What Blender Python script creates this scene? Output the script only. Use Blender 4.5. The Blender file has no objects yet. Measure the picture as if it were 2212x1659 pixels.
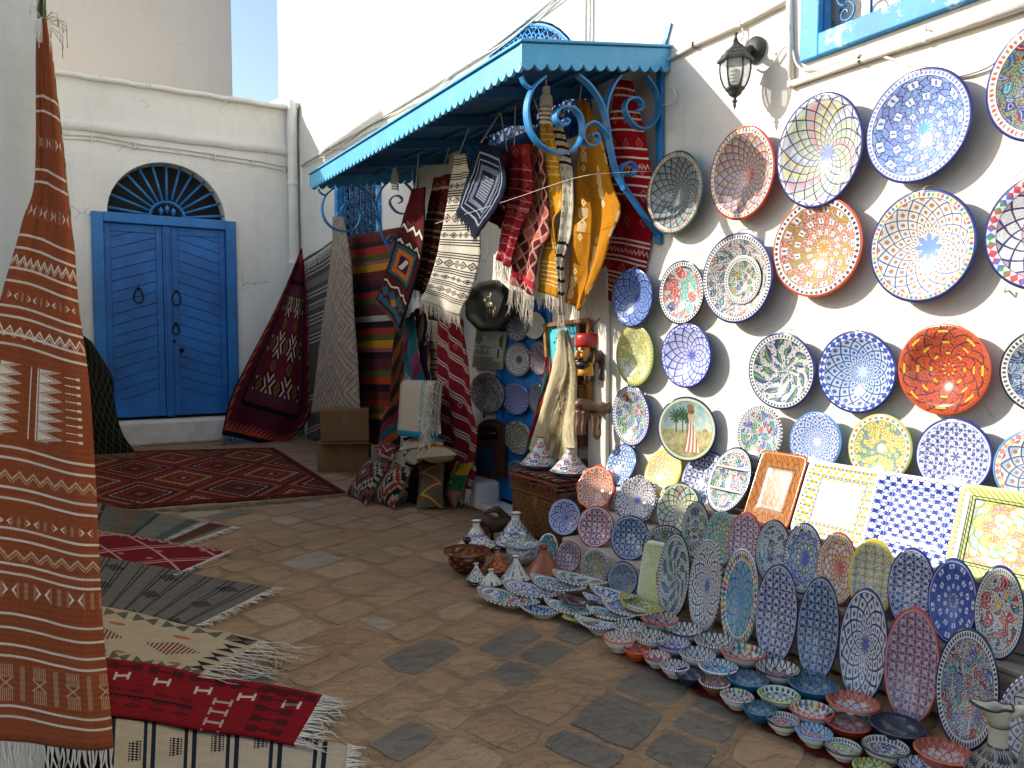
import bpy, math, random, colorsys
import numpy as np
from mathutils import Vector, Matrix
PI = math.pi
S = bpy.context.scene
COL = S.collection
random.seed(7)
# ---------------------------------------------------------------- camera
YAW, PITCH, FPX, CAMH = math.radians(31.2), math.radians(3.26), 1661.0, 1.3
cam_d = bpy.data.cameras.new('camera'); cam = bpy.data.objects.new('camera', cam_d); COL.objects.link(cam)
cam_d.sensor_width = 36; cam_d.lens = 36 * FPX / 2212.0; cam_d.clip_start = .05; cam_d.clip_end = 500
cam.location = (0, 0, CAMH)
cam.rotation_euler = (math.radians(90) - PITCH, 0, -YAW)
S.camera = cam
# ---------------------------------------------------------------- light
SUN = Vector((1, -.78, -.68)).normalized()          # direction the light travels
w = bpy.data.worlds.new('World'); S.world = w; w.use_nodes = True
nt = w.node_tree; nt.nodes.clear()
sky = nt.nodes.new('ShaderNodeTexSky'); sky.sky_type = 'NISHITA'; sky.sun_disc = False
EL = math.asin(-SUN.z); sky.sun_elevation = EL
sky.sun_rotation = math.atan2(-SUN.x, -SUN.y)
sky.air_density = 1.0; sky.dust_density = 1.6; sky.ozone_density = 1.2
bg = nt.nodes.new('ShaderNodeBackground'); bg.inputs[1].default_value = 0.095
wo = nt.nodes.new('ShaderNodeOutputWorld')
nt.links.new(sky.outputs[0], bg.inputs[0]); nt.links.new(bg.outputs[0], wo.inputs[0])
sd = bpy.data.lights.new('sun', 'SUN'); sd.energy = 2.35; sd.angle = math.radians(.5); sd.color = (1, .95, .86)
so = bpy.data.objects.new('sun', sd); COL.objects.link(so)
so.rotation_euler = SUN.to_track_quat('-Z', 'Y').to_euler(); so.location = (-6, 6, 8)
S.view_settings.view_transform = 'Standard'; S.view_settings.look = 'None'
S.view_settings.exposure = 1.5; S.view_settings.gamma = 1; S.view_settings.use_curve_mapping = False
S.render.engine = 'CYCLES'
S.cycles.max_bounces = 7; S.cycles.diffuse_bounces = 5; S.cycles.glossy_bounces = 3
S.cycles.sample_clamp_indirect = 6; S.cycles.caustics_reflective = False; S.cycles.caustics_refractive = False
# ---------------------------------------------------------------- measuring: a pixel of the photograph (2212 wide) gives a ray, a plane of the place gives the point
_cp, _sp = math.cos(PITCH), math.sin(PITCH)
FW = Vector((math.sin(YAW) * _cp, math.cos(YAW) * _cp, -_sp)); RT = Vector((math.cos(YAW), -math.sin(YAW), 0)); UP = RT.cross(FW)
CAM = Vector((0, 0, CAMH))
def ray(px, py): return FW + RT * ((px - 1106) / FPX) + UP * ((829.5 - py) / FPX)
def onX(px, py, X): r = ray(px, py); return CAM + r * (X / r.x)
def onY(px, py, Y): r = ray(px, py); return CAM + r * (Y / r.y)
def onZ(px, py, Z=0.0): r = ray(px, py); return CAM + r * ((Z - CAMH) / r.z)
def proj(p):
    d = Vector(p) - CAM; z = d.dot(FW)
    return 1106 + FPX * d.dot(RT) / z, 829.5 - FPX * d.dot(UP) / z
def bbox(pts):
    q = [proj(p) for p in pts]; xs = [a for a, b in q]; ys = [b for a, b in q]
    return min(xs), min(ys), max(xs), max(ys)
def solve(p0, f, it=14):
    """Newton with finite differences; f(p) -> residuals, as many as unknowns"""
    p = np.array(p0, float)
    for _ in range(it):
        r = np.array(f(p)); J = np.zeros((len(r), len(p)))
        for j in range(len(p)):
            h = 1e-4; q = p.copy(); q[j] += h; J[:, j] = (np.array(f(q)) - r) / h
        try: d = np.linalg.lstsq(J, -r, rcond=None)[0]
        except Exception: break
        m = np.max(np.abs(d)); d = d * min(1, .3 / m) if m > 0 else d
        p = p + d
        if m < 1e-5: break
    return p
# ---------------------------------------------------------------- objects and tags
def tag(o, label=None, cat=None, group=None, kind=None):
    if label: o['label'] = label
    if cat: o['category'] = cat
    if group: o['group'] = group
    if kind: o['kind'] = kind
    return o
def empty(name, loc=(0, 0, 0), rz=0):
    o = bpy.data.objects.new(name, None); COL.objects.link(o); o.location = loc; o.rotation_euler = (0, 0, rz)
    o.empty_display_size = .05
    return o
class MB:
    """collects geometry, then links it as ONE mesh object"""
    def __init__(s): s.v = []; s.f = []; s.m = []; s.uv = []
    def face(s, idx, mi=0, uv=None): s.f.append(tuple(idx)); s.m.append(mi); s.uv.append(uv)
    def add(s, vs): b = len(s.v); s.v += [tuple(v) for v in vs]; return b
    def poly(s, pts, mi=0, uv=None): b = s.add(pts); s.face(range(b, b + len(pts)), mi, uv); return s
    def box(s, c, d, rot=None, mi=0):
        c = Vector(c); h = Vector(d) / 2; R = rot or Matrix.Identity(3); b = len(s.v)
        for x in (-1, 1):
            for y in (-1, 1):
                for z in (-1, 1): s.v.append(tuple(c + R @ Vector((x * h.x, y * h.y, z * h.z))))
        for f in ((0, 1, 3, 2), (4, 6, 7, 5), (0, 4, 5, 1), (2, 3, 7, 6), (0, 2, 6, 4), (1, 5, 7, 3)): s.face([b + i for i in f], mi)
        return s
    def bb(s, lo, hi, mi=0): lo = Vector(lo); hi = Vector(hi); return s.box((lo + hi) / 2, hi - lo, None, mi)
    def tube(s, pts, r, seg=6, mi=0, cap=True):
        pts = [Vector(p) for p in pts]; n = len(pts); rr = r if hasattr(r, '__len__') else [r] * n
        t = (pts[1] - pts[0]).normalized(); a = t.orthogonal().normalized(); rings = []
        for i, p in enumerate(pts):
            t2 = (pts[min(i + 1, n - 1)] - pts[max(i - 1, 0)])
            t2 = t2.normalized() if t2.length > 1e-9 else t
            a = (a - t2 * a.dot(t2)); a = a.normalized() if a.length > 1e-6 else t2.orthogonal().normalized()
            b_ = t2.cross(a); t = t2
            rings.append(s.add([p + (a * math.cos(2 * PI * k / seg) + b_ * math.sin(2 * PI * k / seg)) * rr[i] for k in range(seg)]))
        for i in range(n - 1):
            for k in range(seg):
                k2 = (k + 1) % seg
                s.face((rings[i] + k, rings[i] + k2, rings[i + 1] + k2, rings[i + 1] + k), mi)
        if cap:
            s.face([rings[0] + k for k in range(seg)][::-1], mi); s.face([rings[-1] + k for k in range(seg)], mi)
        return s
    def strip(s, pts, wdir, wd, th, mi=0):
        """flat bar following pts, broad side along wdir"""
        pts = [Vector(p) for p in pts]; wv = Vector(wdir).normalized() * wd / 2; n = len(pts); rings = []
        for i, p in enumerate(pts):
            t = (pts[min(i + 1, n - 1)] - pts[max(i - 1, 0)]).normalized(); nn = t.cross(wv).normalized() * th / 2
            rings.append(s.add([p + wv + nn, p - wv + nn, p - wv - nn, p + wv - nn]))
        for i in range(n - 1):
            for k in range(4): s.face((rings[i] + k, rings[i + 1] + k, rings[i + 1] + (k + 1) % 4, rings[i] + (k + 1) % 4), mi)
        s.face([rings[0] + k for k in range(4)], mi); s.face([rings[-1] + k for k in (3, 2, 1, 0)], mi)
        return s
    def lathe(s, c, prof, seg=32, mi=0, M=None, uvmode=False, close=False):
        """prof: (r, z[, mat]) points turned round z through c"""
        c = Vector(c); M = M or Matrix.Identity(3); rings = []
        L = [0]
        for i in range(1, len(prof)): L.append(L[-1] + math.hypot(prof[i][0] - prof[i - 1][0], prof[i][1] - prof[i - 1][1]))
        for pr in prof: rings.append(s.add([c + M @ Vector((pr[0] * math.cos(2 * PI * k / seg), pr[0] * math.sin(2 * PI * k / seg), pr[1])) for k in range(seg)]))
        for i in range(len(prof) - 1):
            m_ = prof[i + 1][2] if len(prof[i + 1]) > 2 else mi
            for k in range(seg):
                k2 = (k + 1) % seg
                uv = ((k / seg, L[i]), ((k + 1) / seg, L[i]), ((k + 1) / seg, L[i + 1]), (k / seg, L[i + 1]))
                s.face((rings[i] + k, rings[i] + k2, rings[i + 1] + k2, rings[i + 1] + k), m_, uv)
        return s
    def build(s, name, mats, parent=None, smooth=False, bevel=0, loc=None, rot=None, sharp=None):
        me = bpy.data.meshes.new(name); me.from_pydata(s.v, [], s.f)
        mats = mats if isinstance(mats, (list, tuple)) else [mats]
        for m in mats: me.materials.append(m)
        if len(mats) > 1: me.polygons.foreach_set('material_index', [min(i, len(mats) - 1) for i in s.m])
        if any(u is not None for u in s.uv):
            ul = me.uv_layers.new(name='UVMap'); flat = []
            for f, u in zip(s.f, s.uv):
                if u is None: flat += [0.0] * (2 * len(f))
                else:
                    for a in u: flat += [a[0], a[1]]
            ul.data.foreach_set('uv', flat)
        if smooth:
            me.polygons.foreach_set('use_smooth', [True] * len(me.polygons))
            if sharp is not None: me.set_sharp_from_angle(angle=math.radians(sharp))
        me.update(); me.validate()
        o = bpy.data.objects.new(name, me); COL.objects.link(o)
        if loc is not None: o.location = loc
        if rot is not None: o.rotation_euler = rot
        if parent: o.parent = parent
        if bevel:
            b = o.modifiers.new('bevel', 'BEVEL'); b.width = bevel; b.segments = 2; b.limit_method = 'ANGLE'; b.angle_limit = math.radians(40)
        return o
def rebase(o, base):
    """move the origin of a mesh thing built in world coordinates to its own base"""
    base = Vector(base); o.data.transform(Matrix.Translation(-base)); o.location = base; return o
def catmull(pts, n=6):
    pts = [Vector(p) for p in pts]; out = []
    P = [pts[0] * 2 - pts[1]] + pts + [pts[-1] * 2 - pts[-2]]
    for i in range(1, len(P) - 2):
        for k in range(n):
            t = k / n; a, b, c, d = P[i - 1], P[i], P[i + 1], P[i + 2]
            out.append(.5 * ((2 * b) + (c - a) * t + (2 * a - 5 * b + 4 * c - d) * t * t + (3 * b - a - 3 * c + d) * t ** 3))
    out.append(pts[-1]); return out
# ---------------------------------------------------------------- colours and node graphs
def C(h, k=1.0):
    if isinstance(h, str):
        h = h.lstrip('#'); c = [int(h[i:i + 2], 16) / 255 for i in (0, 2, 4)]
        c = [(x / 12.92 if x <= .04045 else ((x + .055) / 1.055) ** 2.4) * k for x in c]
        return (*c, 1)
    return tuple(h) if len(h) == 4 else (*h, 1)
class E:
    def __init__(s, g, x): s.g = g; s.x = x
    def _m(s, op, *a, clamp=False):
        n = s.g.nt.nodes.new('ShaderNodeMath'); n.operation = op; n.use_clamp = clamp
        for i, v in enumerate((s,) + a):
            if isinstance(v, E): s.g.nt.links.new(v.x, n.inputs[i])
            else: n.inputs[i].default_value = v
        return E(s.g, n.outputs[0])
    def __add__(s, o): return s._m('ADD', o)
    __radd__ = __add__
    def __sub__(s, o): return s._m('SUBTRACT', o)
    def __rsub__(s, o): return (s * -1) + o
    def __mul__(s, o): return s._m('MULTIPLY', o)
    __rmul__ = __mul__
    def __truediv__(s, o): return s._m('DIVIDE', o)
    def __neg__(s): return s * -1
    def fr(s): return s._m('FRACT')
    def fl(s): return s._m('FLOOR')
    def ab(s): return s._m('ABSOLUTE')
    def sin(s): return s._m('SINE')
    def cos(s): return s._m('COSINE')
    def sq(s): return s._m('SQRT')
    def pw(s, k): return s._m('POWER', k)
    def mn(s, o): return s._m('MINIMUM', o)
    def mx(s, o): return s._m('MAXIMUM', o)
    def lt(s, o): return s._m('LESS_THAN', o)
    def gt(s, o): return s._m('GREATER_THAN', o)
    def pp(s): return (s.fr() - .5).ab()                 # 0 in the middle of each period, .5 at its ends
    def ss(s, a, b): return ((s - a) / (b - a))._m('ADD', 0.0, clamp=True)
class Gr:
    def __init__(s, name, rough=.6, spec=.5, metal=0.0):
        s.mat = bpy.data.materials.new(name); s.mat.use_nodes = True; s.nt = s.mat.node_tree
        s.b = s.nt.nodes['Principled BSDF']; s.b.inputs['Roughness'].default_value = rough
        s.b.inputs['Specular IOR Level'].default_value = spec; s.b.inputs['Metallic'].default_value = metal
        s._c = {}
    def coord(s, kind):
        if kind not in s._c:
            if 'tc' not in s._c: s._c['tc'] = s.nt.nodes.new('ShaderNodeTexCoord')
            s._c[kind] = s._c['tc'].outputs[kind]
        return s._c[kind]
    def xyz(s, kind):
        sp = s.nt.nodes.new('ShaderNodeSeparateXYZ'); s.nt.links.new(s.coord(kind), sp.inputs[0])
        return [E(s, o) for o in sp.outputs]
    def vec(s, x, y, z=0.0):
        n = s.nt.nodes.new('ShaderNodeCombineXYZ')
        for i, v in enumerate((x, y, z)):
            if isinstance(v, E): s.nt.links.new(v.x, n.inputs[i])
            else: n.inputs[i].default_value = v
        return n.outputs[0]
    def at2(s, y, x): return y._m('ARCTAN2', x)
    def mix(s, f, a, b):
        n = s.nt.nodes.new('ShaderNodeMix'); n.data_type = 'RGBA'
        for i, v in ((0, f), (6, a), (7, b)):
            if isinstance(v, E): s.nt.links.new(v.x, n.inputs[i])
            elif i == 0: n.inputs[0].default_value = v
            elif isinstance(v, (str, tuple, list)): n.inputs[i].default_value = C(v)
            else: s.nt.links.new(v, n.inputs[i])
        return n.outputs[2]
    def noise(s, sc, vec=None, det=4, rough=.55, dist=0.0):
        n = s.nt.nodes.new('ShaderNodeTexNoise'); n.inputs['Scale'].default_value = sc; n.inputs['Detail'].default_value = det
        n.inputs['Roughness'].default_value = rough; n.inputs['Distortion'].default_value = dist
        s.nt.links.new(vec if vec is not None else s.coord('Object'), n.inputs['Vector']); return E(s, n.outputs['Fac'])
    def voro(s, sc, vec=None, feature='F1', rnd=1.0):
        n = s.nt.nodes.new('ShaderNodeTexVoronoi'); n.inputs['Scale'].default_value = sc; n.feature = feature
        n.inputs['Randomness'].default_value = rnd
        if vec is not None: n.voronoi_dimensions = '2D'
        s.nt.links.new(vec if vec is not None else s.coord('Object'), n.inputs['Vector'])
        if feature == 'DISTANCE_TO_EDGE': return E(s, n.outputs['Distance']), None
        sp = s.nt.nodes.new('ShaderNodeSeparateColor'); s.nt.links.new(n.outputs['Color'], sp.inputs[0])
        return E(s, n.outputs['Distance']), E(s, sp.outputs[0])
    def ramp(s, f, stops, const=True):
        n = s.nt.nodes.new('ShaderNodeValToRGB'); cr = n.color_ramp; cr.interpolation = 'CONSTANT' if const else 'LINEAR'
        while len(cr.elements) < min(32, len(stops)): cr.elements.new(1.0)
        for i, (p, c) in enumerate(stops[:32]): cr.elements[i].position = p; cr.elements[i].color = C(c)
        s.nt.links.new(f.x, n.inputs[0]); return n.outputs[0]
    def pal(s, idx, cols):
        """idx float, picks cols[floor(idx) mod n]"""
        n = len(cols); f = ((idx + .01).fl() / n).fr() + .002
        return s.ramp(f, [(i / n, c) for i, c in enumerate(cols)])
    def hash(s, a, b=None, k=12.9898):
        x = a * k if b is None else a * k + b * 78.233
        return (x.sin() * 43758.5453).fr()
    def rnd(s):
        n = s.nt.nodes.new('ShaderNodeObjectInfo'); return E(s, n.outputs['Random'])
    def bump(s, h, strength=.3, dist=.01, prev=None):
        n = s.nt.nodes.new('ShaderNodeBump'); n.inputs['Strength'].default_value = strength; n.inputs['Distance'].default_value = dist
        s.nt.links.new(h.x, n.inputs['Height'])
        if prev is not None: s.nt.links.new(prev, n.inputs['Normal'])
        s.nt.links.new(n.outputs[0], s.b.inputs['Normal']); return n.outputs[0]
    def out(s, col=None, rough=None):
        if col is not None:
            if isinstance(col, (str, tuple)): s.b.inputs['Base Color'].default_value = C(col)
            else: s.nt.links.new(col, s.b.inputs['Base Color'])
        if rough is not None: s.nt.links.new(rough.x, s.b.inputs['Roughness'])
        return s.mat
# ================================================================ MATERIALS
def plain(name, col, rough=.6, var=.12, sc=30, metal=0, bump=0, spec=.5, bsc=None):
    g = Gr(name, rough, spec, metal); n = g.noise(sc)
    c = C(col); d = tuple(x * (1 - var) for x in c[:3]); l = tuple(min(1, x * (1 + var)) for x in c[:3])
    g.out(g.mix(n.ss(.3, .7), d, l))
    if bump: g.bump(g.noise(bsc or sc * 4), bump, .004)
    return g.mat
def plaster(name, col='dad5ca', stain='a9a08e', amt=.5):
    g = Gr(name, .85, .25)
    n1 = g.noise(1.3, det=6, rough=.65); n2 = g.noise(14, det=5); x, y, z = g.xyz('Object')
    drip = g.noise(1, g.vec(x * 9, y * 9, z * .8), det=5)
    f = (n1.ss(.5, .78) * .55 + drip.ss(.55, .8) * .45) * amt
    c = g.mix(f, col, stain)
    spots = g.noise(38, det=2).ss(.72, .76) * g.noise(3).ss(.5, .6)
    c = g.mix(spots * .55, c, '8d8577')
    dirt = (1 - z.ss(.0, .55)) * g.noise(5, det=5).ss(.35, .65)
    c = g.mix(dirt * .4, c, '8f8472')
    # hairline cracks
    wv = g.vec(x + n2 * .12, y + n2 * .12, z + n2 * .12)
    e, _ = g.voro(1.1, wv, 'DISTANCE_TO_EDGE'); e.x.node.voronoi_dimensions = '3D'
    crk = (1 - e.ss(.0, .006)) * g.noise(1.7).ss(.56, .62)
    c = g.mix(crk * .6, c, '77705f')
    g.out(c)
    h = g.noise(3.5, det=3) * 1.6 + g.noise(22, det=5, rough=.6) * .45 + g.noise(120, det=3) * .12 - crk * .25
    g.bump(h, .5, .018)
    return g.mat
M_PL = plaster('white_plaster'); M_PLB = plaster('back_white_plaster', 'e2ded6', 'a8a396', .5)
M_PLL = plaster('left_white_plaster', 'e6e4d6', 'b8b6a2', .35)
M_TALL = plaster('beige_render', 'cec5ba', 'b5ab9e', .4)
def blue_paint(name, col='1f6fb0', dark='124a80', light='6fb4dd', wear=.35, rough=.45):
    g = Gr(name, rough, .5); n = g.noise(9, det=6, rough=.7); x, y, z = g.xyz('Object')
    c = g.mix(g.noise(2.3).ss(.35, .7), dark, col)
    c = g.mix(n.ss(.56, .66) * wear, c, light)
    sc = g.noise(40, det=4).ss(.68, .72) * wear
    c = g.mix(sc, c, 'd9dcd6'); g.out(c)
    g.bump(g.noise(26, det=6, rough=.65) + n.ss(.55, .6) * .3, .35, .004); return g.mat
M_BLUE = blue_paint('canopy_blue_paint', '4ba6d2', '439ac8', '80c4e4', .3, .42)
M_BLUEU = blue_paint('canopy_blue_shaded', '1e5f94', '164f80', '3d83b0', .25, .7)  # canopy blue again, darkened: the shade underneath is put into the colour
M_DOOR = blue_paint('door_blue_paint', '0e70be', '0a5498', '2f86c8', .25, .5)
M_DOORF = blue_paint('door_frame_blue_paint', '1f7ac0', '17609f', '4a9ed6', .3, .5)
M_WINF = blue_paint('window_blue_paint', '2b93cf', '1b78b6', 'c5e4f2', .75, .55)
M_IRON = blue_paint('blue_iron_paint', '2f86c4', '20669c', '5fb0e2', .2, .32)
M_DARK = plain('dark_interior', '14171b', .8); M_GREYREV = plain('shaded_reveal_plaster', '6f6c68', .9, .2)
M_BLACK = plain('black_iron', '1b1a19', .45, .3, metal=.6); M_WIRE = plain('painted_cable', 'cfcabf', .6, .15)
M_PIPE = plain('white_pipe_paint', 'e6e3da', .5, .08, 6); M_LAMP = plain('weathered_lamp_metal', '3f3f3c', .6, .45, 45, metal=.3, bump=.4)
M_CLAY = plain('terracotta_glaze', '9a4a2c', .22, .12, 6); M_WOODC = plain('carved_camel_wood', '6b4b35', .42, .3, 14, bump=.3)
M_WOODD = plain('dark_carved_wood', '3f2a1f', .5, .3, 14, bump=.3); M_RED = plain('red_fez_paint', 'a3251f', .32, .12, 8)
M_OCHRE = plain('ochre_face_paint', 'c9821c', .4, .15, 12); M_BEARD = plain('black_beard_paint', '17181a', .45)
M_CORD = plain('undyed_fringe_yarn', 'd8cfbd', .9, .1, 60); M_BLUEYARN = plain('blue_fringe_yarn', '3f5a8c', .9)
M_BROWNYARN = plain('brown_fringe_yarn', '8d7a5f', .9)
def glass():
    g = Gr('lamp_glass', .06, .6); g.b.inputs['Alpha'].default_value = .38
    return g.out('dfe8e4')
M_GLASS = glass()
def wood(name, col, dark, ax='y', sc=1):
    g = Gr(name, .75, .3); x, y, z = g.xyz('Object')
    v = g.vec(x * (2 if ax == 'x' else 26), y * (2 if ax == 'y' else 26), z * (2 if ax == 'z' else 26))
    n = g.noise(sc, v, det=6, rough=.65); g.out(g.mix(n.ss(.32, .68), dark, col)); g.bump(n, .5, .004); return g.mat
M_PLANK = wood('weathered_grey_plank', '9b8f7f', '57504a'); M_FRAMEW = wood('light_wood_frame', 'a8743f', '7a4f28')
M_DKWOOD = wood('brown_mirror_wood', '5a3524', '35201a', 'z')
def card():
    g = Gr('brown_cardboard', .85, .2); n = g.noise(6, det=4); g.out(g.mix(n, '6a4c34', '836243')); g.bump(g.noise(60), .15, .002); return g.mat
M_CARD = card(); M_TAPE = plain('packing_tape', '6f5236', .3)
def leather():
    g = Gr('studded_chest_leather', .5, .4); n = g.noise(10, det=5); g.out(g.mix(n.ss(.3, .7), '3f2414', '6a4022')); g.bump(n, .3, .004); return g.mat
M_LEATHER = leather(); M_STUD = plain('brass_stud', 'a9813c', .35, .2, metal=.8)
# ---- ground
def worn(g, c, k=1.0):
    """the same flaky wear runs over stones and mortar alike"""
    x, y, z = g.xyz('Object'); n = g.noise(1.6, det=6, rough=.65); q = x * .83 - y * .55; w_ = x * .55 + y * .83
    l = g.noise(1, g.vec(q * 6 + n * 3, w_ * 13 + n * 5, 0), det=6, rough=.6, dist=.5); m = g.noise(46, det=5, rough=.7)
    c = g.mix(n.ss(.36, .64) * .62 * k, c, '8f765a'); c = g.mix((1 - n).ss(.5, .68) * .4 * k, c, '6b5442'); crk = (l - .5).ab().ss(.0, .03); c = g.mix((1 - crk) * g.noise(3.3).ss(.5, .62) * .25 * k, c, '3a2e24')
    c = g.mix(m.ss(.62, .74) * .45, c, '3f342b'); c = g.mix(g.noise(90, det=2).ss(.74, .78) * .6, c, 'a89c8a')
    g.bump(n * 1.4 + l * .6 + m * .22 - (1 - crk) * .12 + g.noise(6, det=4) * .9, 1.0, .022); return c
def ground_mat():
    g = Gr('mortar_and_dirt', .85, .25); n = g.noise(2.2, det=6, rough=.62); g.out(worn(g, g.mix(n.ss(.3, .7), '7d664d', '9a7e60'), .7)); return g.mat
M_GROUND = ground_mat()
def stone_mat(name, a, b, rough=.75, k=1.0):
    g = Gr(name, rough, .35); n = g.noise(4, det=5, rough=.65, dist=.4); c = g.mix(n.ss(.3, .7), a, b); c = g.mix(g.rnd() * .7, c, b); g.out(worn(g, c, k)); return g.mat
M_ST = [stone_mat('brown_flagstone', '8b6c50', 'a58562'), stone_mat('tan_flagstone', '947a5c', 'b09470'), stone_mat('rusty_flagstone', '936749', 'a37d59'),
        stone_mat('grey_slate_flagstone', '57544b', '67635a', .55, .5), stone_mat('pale_flagstone', '8f8370', 'a09480', .75, .6)]
# ================================================================ GLAZED PATTERNS
WH = 'd3d1ca'
def pol(g, sx=1, sy=1):
    u, v, _ = g.xyz('UV'); u = u * 1.0; x = u * sx; y = v * sy
    return u, v, (u * u + v * v).sq(), g.at2(v, u)
def glaze(name): return Gr(name, .13, .38)
def line_at(r, c, w_): return (r - c).ab().lt(w_)
def finish(g, col, r, th, rim, base):
    """rim: dict(r0, bg, line, dot, n)"""
    if rim:
        r0 = rim.get('r0', .84); t = r.ss(r0, 1.0); a = th * (rim.get('n', 40) / (2 * PI))
        rc = rim.get('bg', WH)
        st = rim.get('style', 'dot')
        if st == 'dot':
            d = ((a.pp() * 2.0).pw(2) + ((t - .5) * 2.2).pw(2)).sq().lt(.62); c2 = g.mix(d, rc, rim.get('dot', '1d2450'))
            if rim.get('dots2'): c2 = g.mix(d, rc, g.pal(a + .5, rim['dots2']))
        elif st == 'check':
            k = ((a * 1.0).pp() * 2 - (t - .5).ab() * 2).gt(0); c2 = g.mix(k, rim.get('bg', WH), rim.get('dot', '1d2f8a'))
            if rim.get('dots2'): c2 = g.mix(k, rc, g.pal(a, rim['dots2']))
        elif st == 'zig':
            k = (t - (a.pp() * 2)).ab().lt(.22); c2 = g.mix(k, rc, rim.get('dot', '1d2450'))
        else: c2 = rc
        c2 = g.mix((t - .5).ab().gt(.42), c2, rim.get('bg', WH))
        c2 = g.mix(r.gt(.975), c2, rim.get('line', '15193c'))
        c2 = g.mix(line_at(r, r0, .012), c2, rim.get('line', '15193c'))
        col = g.mix(r.gt(r0), col, c2)
    # hand painted wash and tiny pooling in the glaze
    n = g.noise(3.1, det=3)
    col = g.mix((n.ss(.45, .75)) * .12, col, base)
    br = g.noise(26, g.coord('UV'), det=3); col = g.mix(br.ss(.35, .75) * .14 + .03, col, 'a8a59c')
    g.out(col); h = g.noise(5, g.coord('UV'), det=2); g.bump(h, .08, .004)
    return g.mat
def wob(g, u, v, k=.02, sc=4):
    n = g.noise(sc, g.vec(u, v, 0), det=2); m = g.noise(sc, g.vec(v + 7.3, u, 1), det=2)
    return u + (n - .5) * k * 2, v + (m - .5) * k * 2
def p_lat(name, line='1b1f38', cells=(WH,), n=18, k=5.0, lw=.085, tri=None, dot=None, ctr=None, rim=None, base='9aa0b0', one=False, ctr_r=.14, pw=.75):
    """spiral lattice: two families of curves from the centre, cells filled by turn"""
    g = glaze(name); u, v, r, th = pol(g); u, v = wob(g, u, v, .018); r = (u * u + v * v).sq(); th = g.at2(v, u)
    rk = r.pw(pw) * k; A = th * (n / (2 * PI)) + rk; B = th * (n / (2 * PI)) - rk
    c = g.pal(A if one else A.fl() + B.fl() * 2, list(cells)) if len(cells) > 1 else C(cells[0])
    if tri is not None:
        f = A.fr() - B.fr(); c = g.mix(f.gt(0), c, tri)
    if dot is not None:
        d = ((A.pp() * 2).pw(2) + (B.pp() * 2).pw(2)).sq().lt(.42); c = g.mix(d, c, dot)
    sp = g.voro(34, g.vec(u, v, 0))[0].lt(.3) * .55; c = g.mix(sp, c, base)
    ln = A.pp().gt(.5 - lw).mx(B.pp().gt(.5 - lw)); c = g.mix(ln, c, line)
    if ctr:
        pet = (th * 4).cos().ab() * ctr_r * .7 + ctr_r * .6; c = g.mix(r.lt(pet) * .85, c, ctr)
    return finish(g, c, r, th, rim, base)
def p_pet(name, line='23285e', a='3c63ad', b=WH, n=12, k=5.0, amp=.55, dot='b5792a', rim=None, base='98a4c8', ctr=None, lw=.09):
    """rings of overlapping petals round a star"""
    g = glaze(name); u, v, r, th = pol(g); u, v = wob(g, u, v, .01); r = (u * u + v * v).sq(); th = g.at2(v, u)
    s1 = (th * (n / 2)).sin().ab(); s2 = (th * (n / 2)).cos().ab()
    q1 = r * k - s1 * amp * (r + .35); q2 = r * k - s2 * amp * (r + .35) + .5
    c = g.mix((q1.fl() / 2).fr().gt(.2), a, b)
    if dot:
        d = ((th * (n / (2 * PI))).pp() * 3).pw(2) + (q1.pp() * 2.3).pw(2); c = g.mix(d.lt(.3), c, dot)
    sp = g.voro(30, g.vec(u, v, 0))[0].lt(.28) * .5; c = g.mix(sp, c, base)
    c = g.mix(q1.pp().gt(.5 - lw).mx(q2.pp().gt(.5 - lw)), c, line)
    if ctr: c = g.mix(r.lt(s1 * .16 + .1), c, ctr)
    return finish(g, c, r, th, rim, base)
def p_hat(name, c1='232a63', c2='8d93c4', bg=WH, dot='1a1d3e', k=5.0, sx=1.0, sy=1.0, rim=None, base='9aa0b8', star=None):
    """crossing leaf strokes with dots"""
    k *= 1.15; g = glaze(name); u, v, r, th = pol(g); uw, vw = wob(g, u, v, .012, 6); x = uw * (sx * k); y = vw * (sy * k); p = x + y; q = x - y
    lf = lambda s, t, w_: s.pp().lt((t * PI).sin().ab() * w_)
    sp = g.voro(9.0 * k / 3, g.vec(u * sx, v * sy, 0))[0].lt(.3); c = g.mix(sp * .75, bg, dot)
    c = g.mix(lf(x * 1.0 + .5, y, .17), c, c2); c = g.mix(lf(y * 1.0 + .5, x, .13), c, c2)
    c = g.mix(lf(p, q, .15), c, c1); c = g.mix(lf(q, p, .15), c, c1)
    dd = (x.pp() * x.pp() + y.pp() * y.pp()).sq(); c = g.mix(((x + .5).pp().pw(2) + (y + .5).pp().pw(2)).sq().lt(.1), c, dot)
    if star:
        c = g.mix(r.lt((th * 3).cos().ab() * .16 + .1), c, WH); c = g.mix(r.lt((th * 3).cos().ab() * .13 + .02), c, star)
    return finish(g, c, r, th, rim, base)
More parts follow.
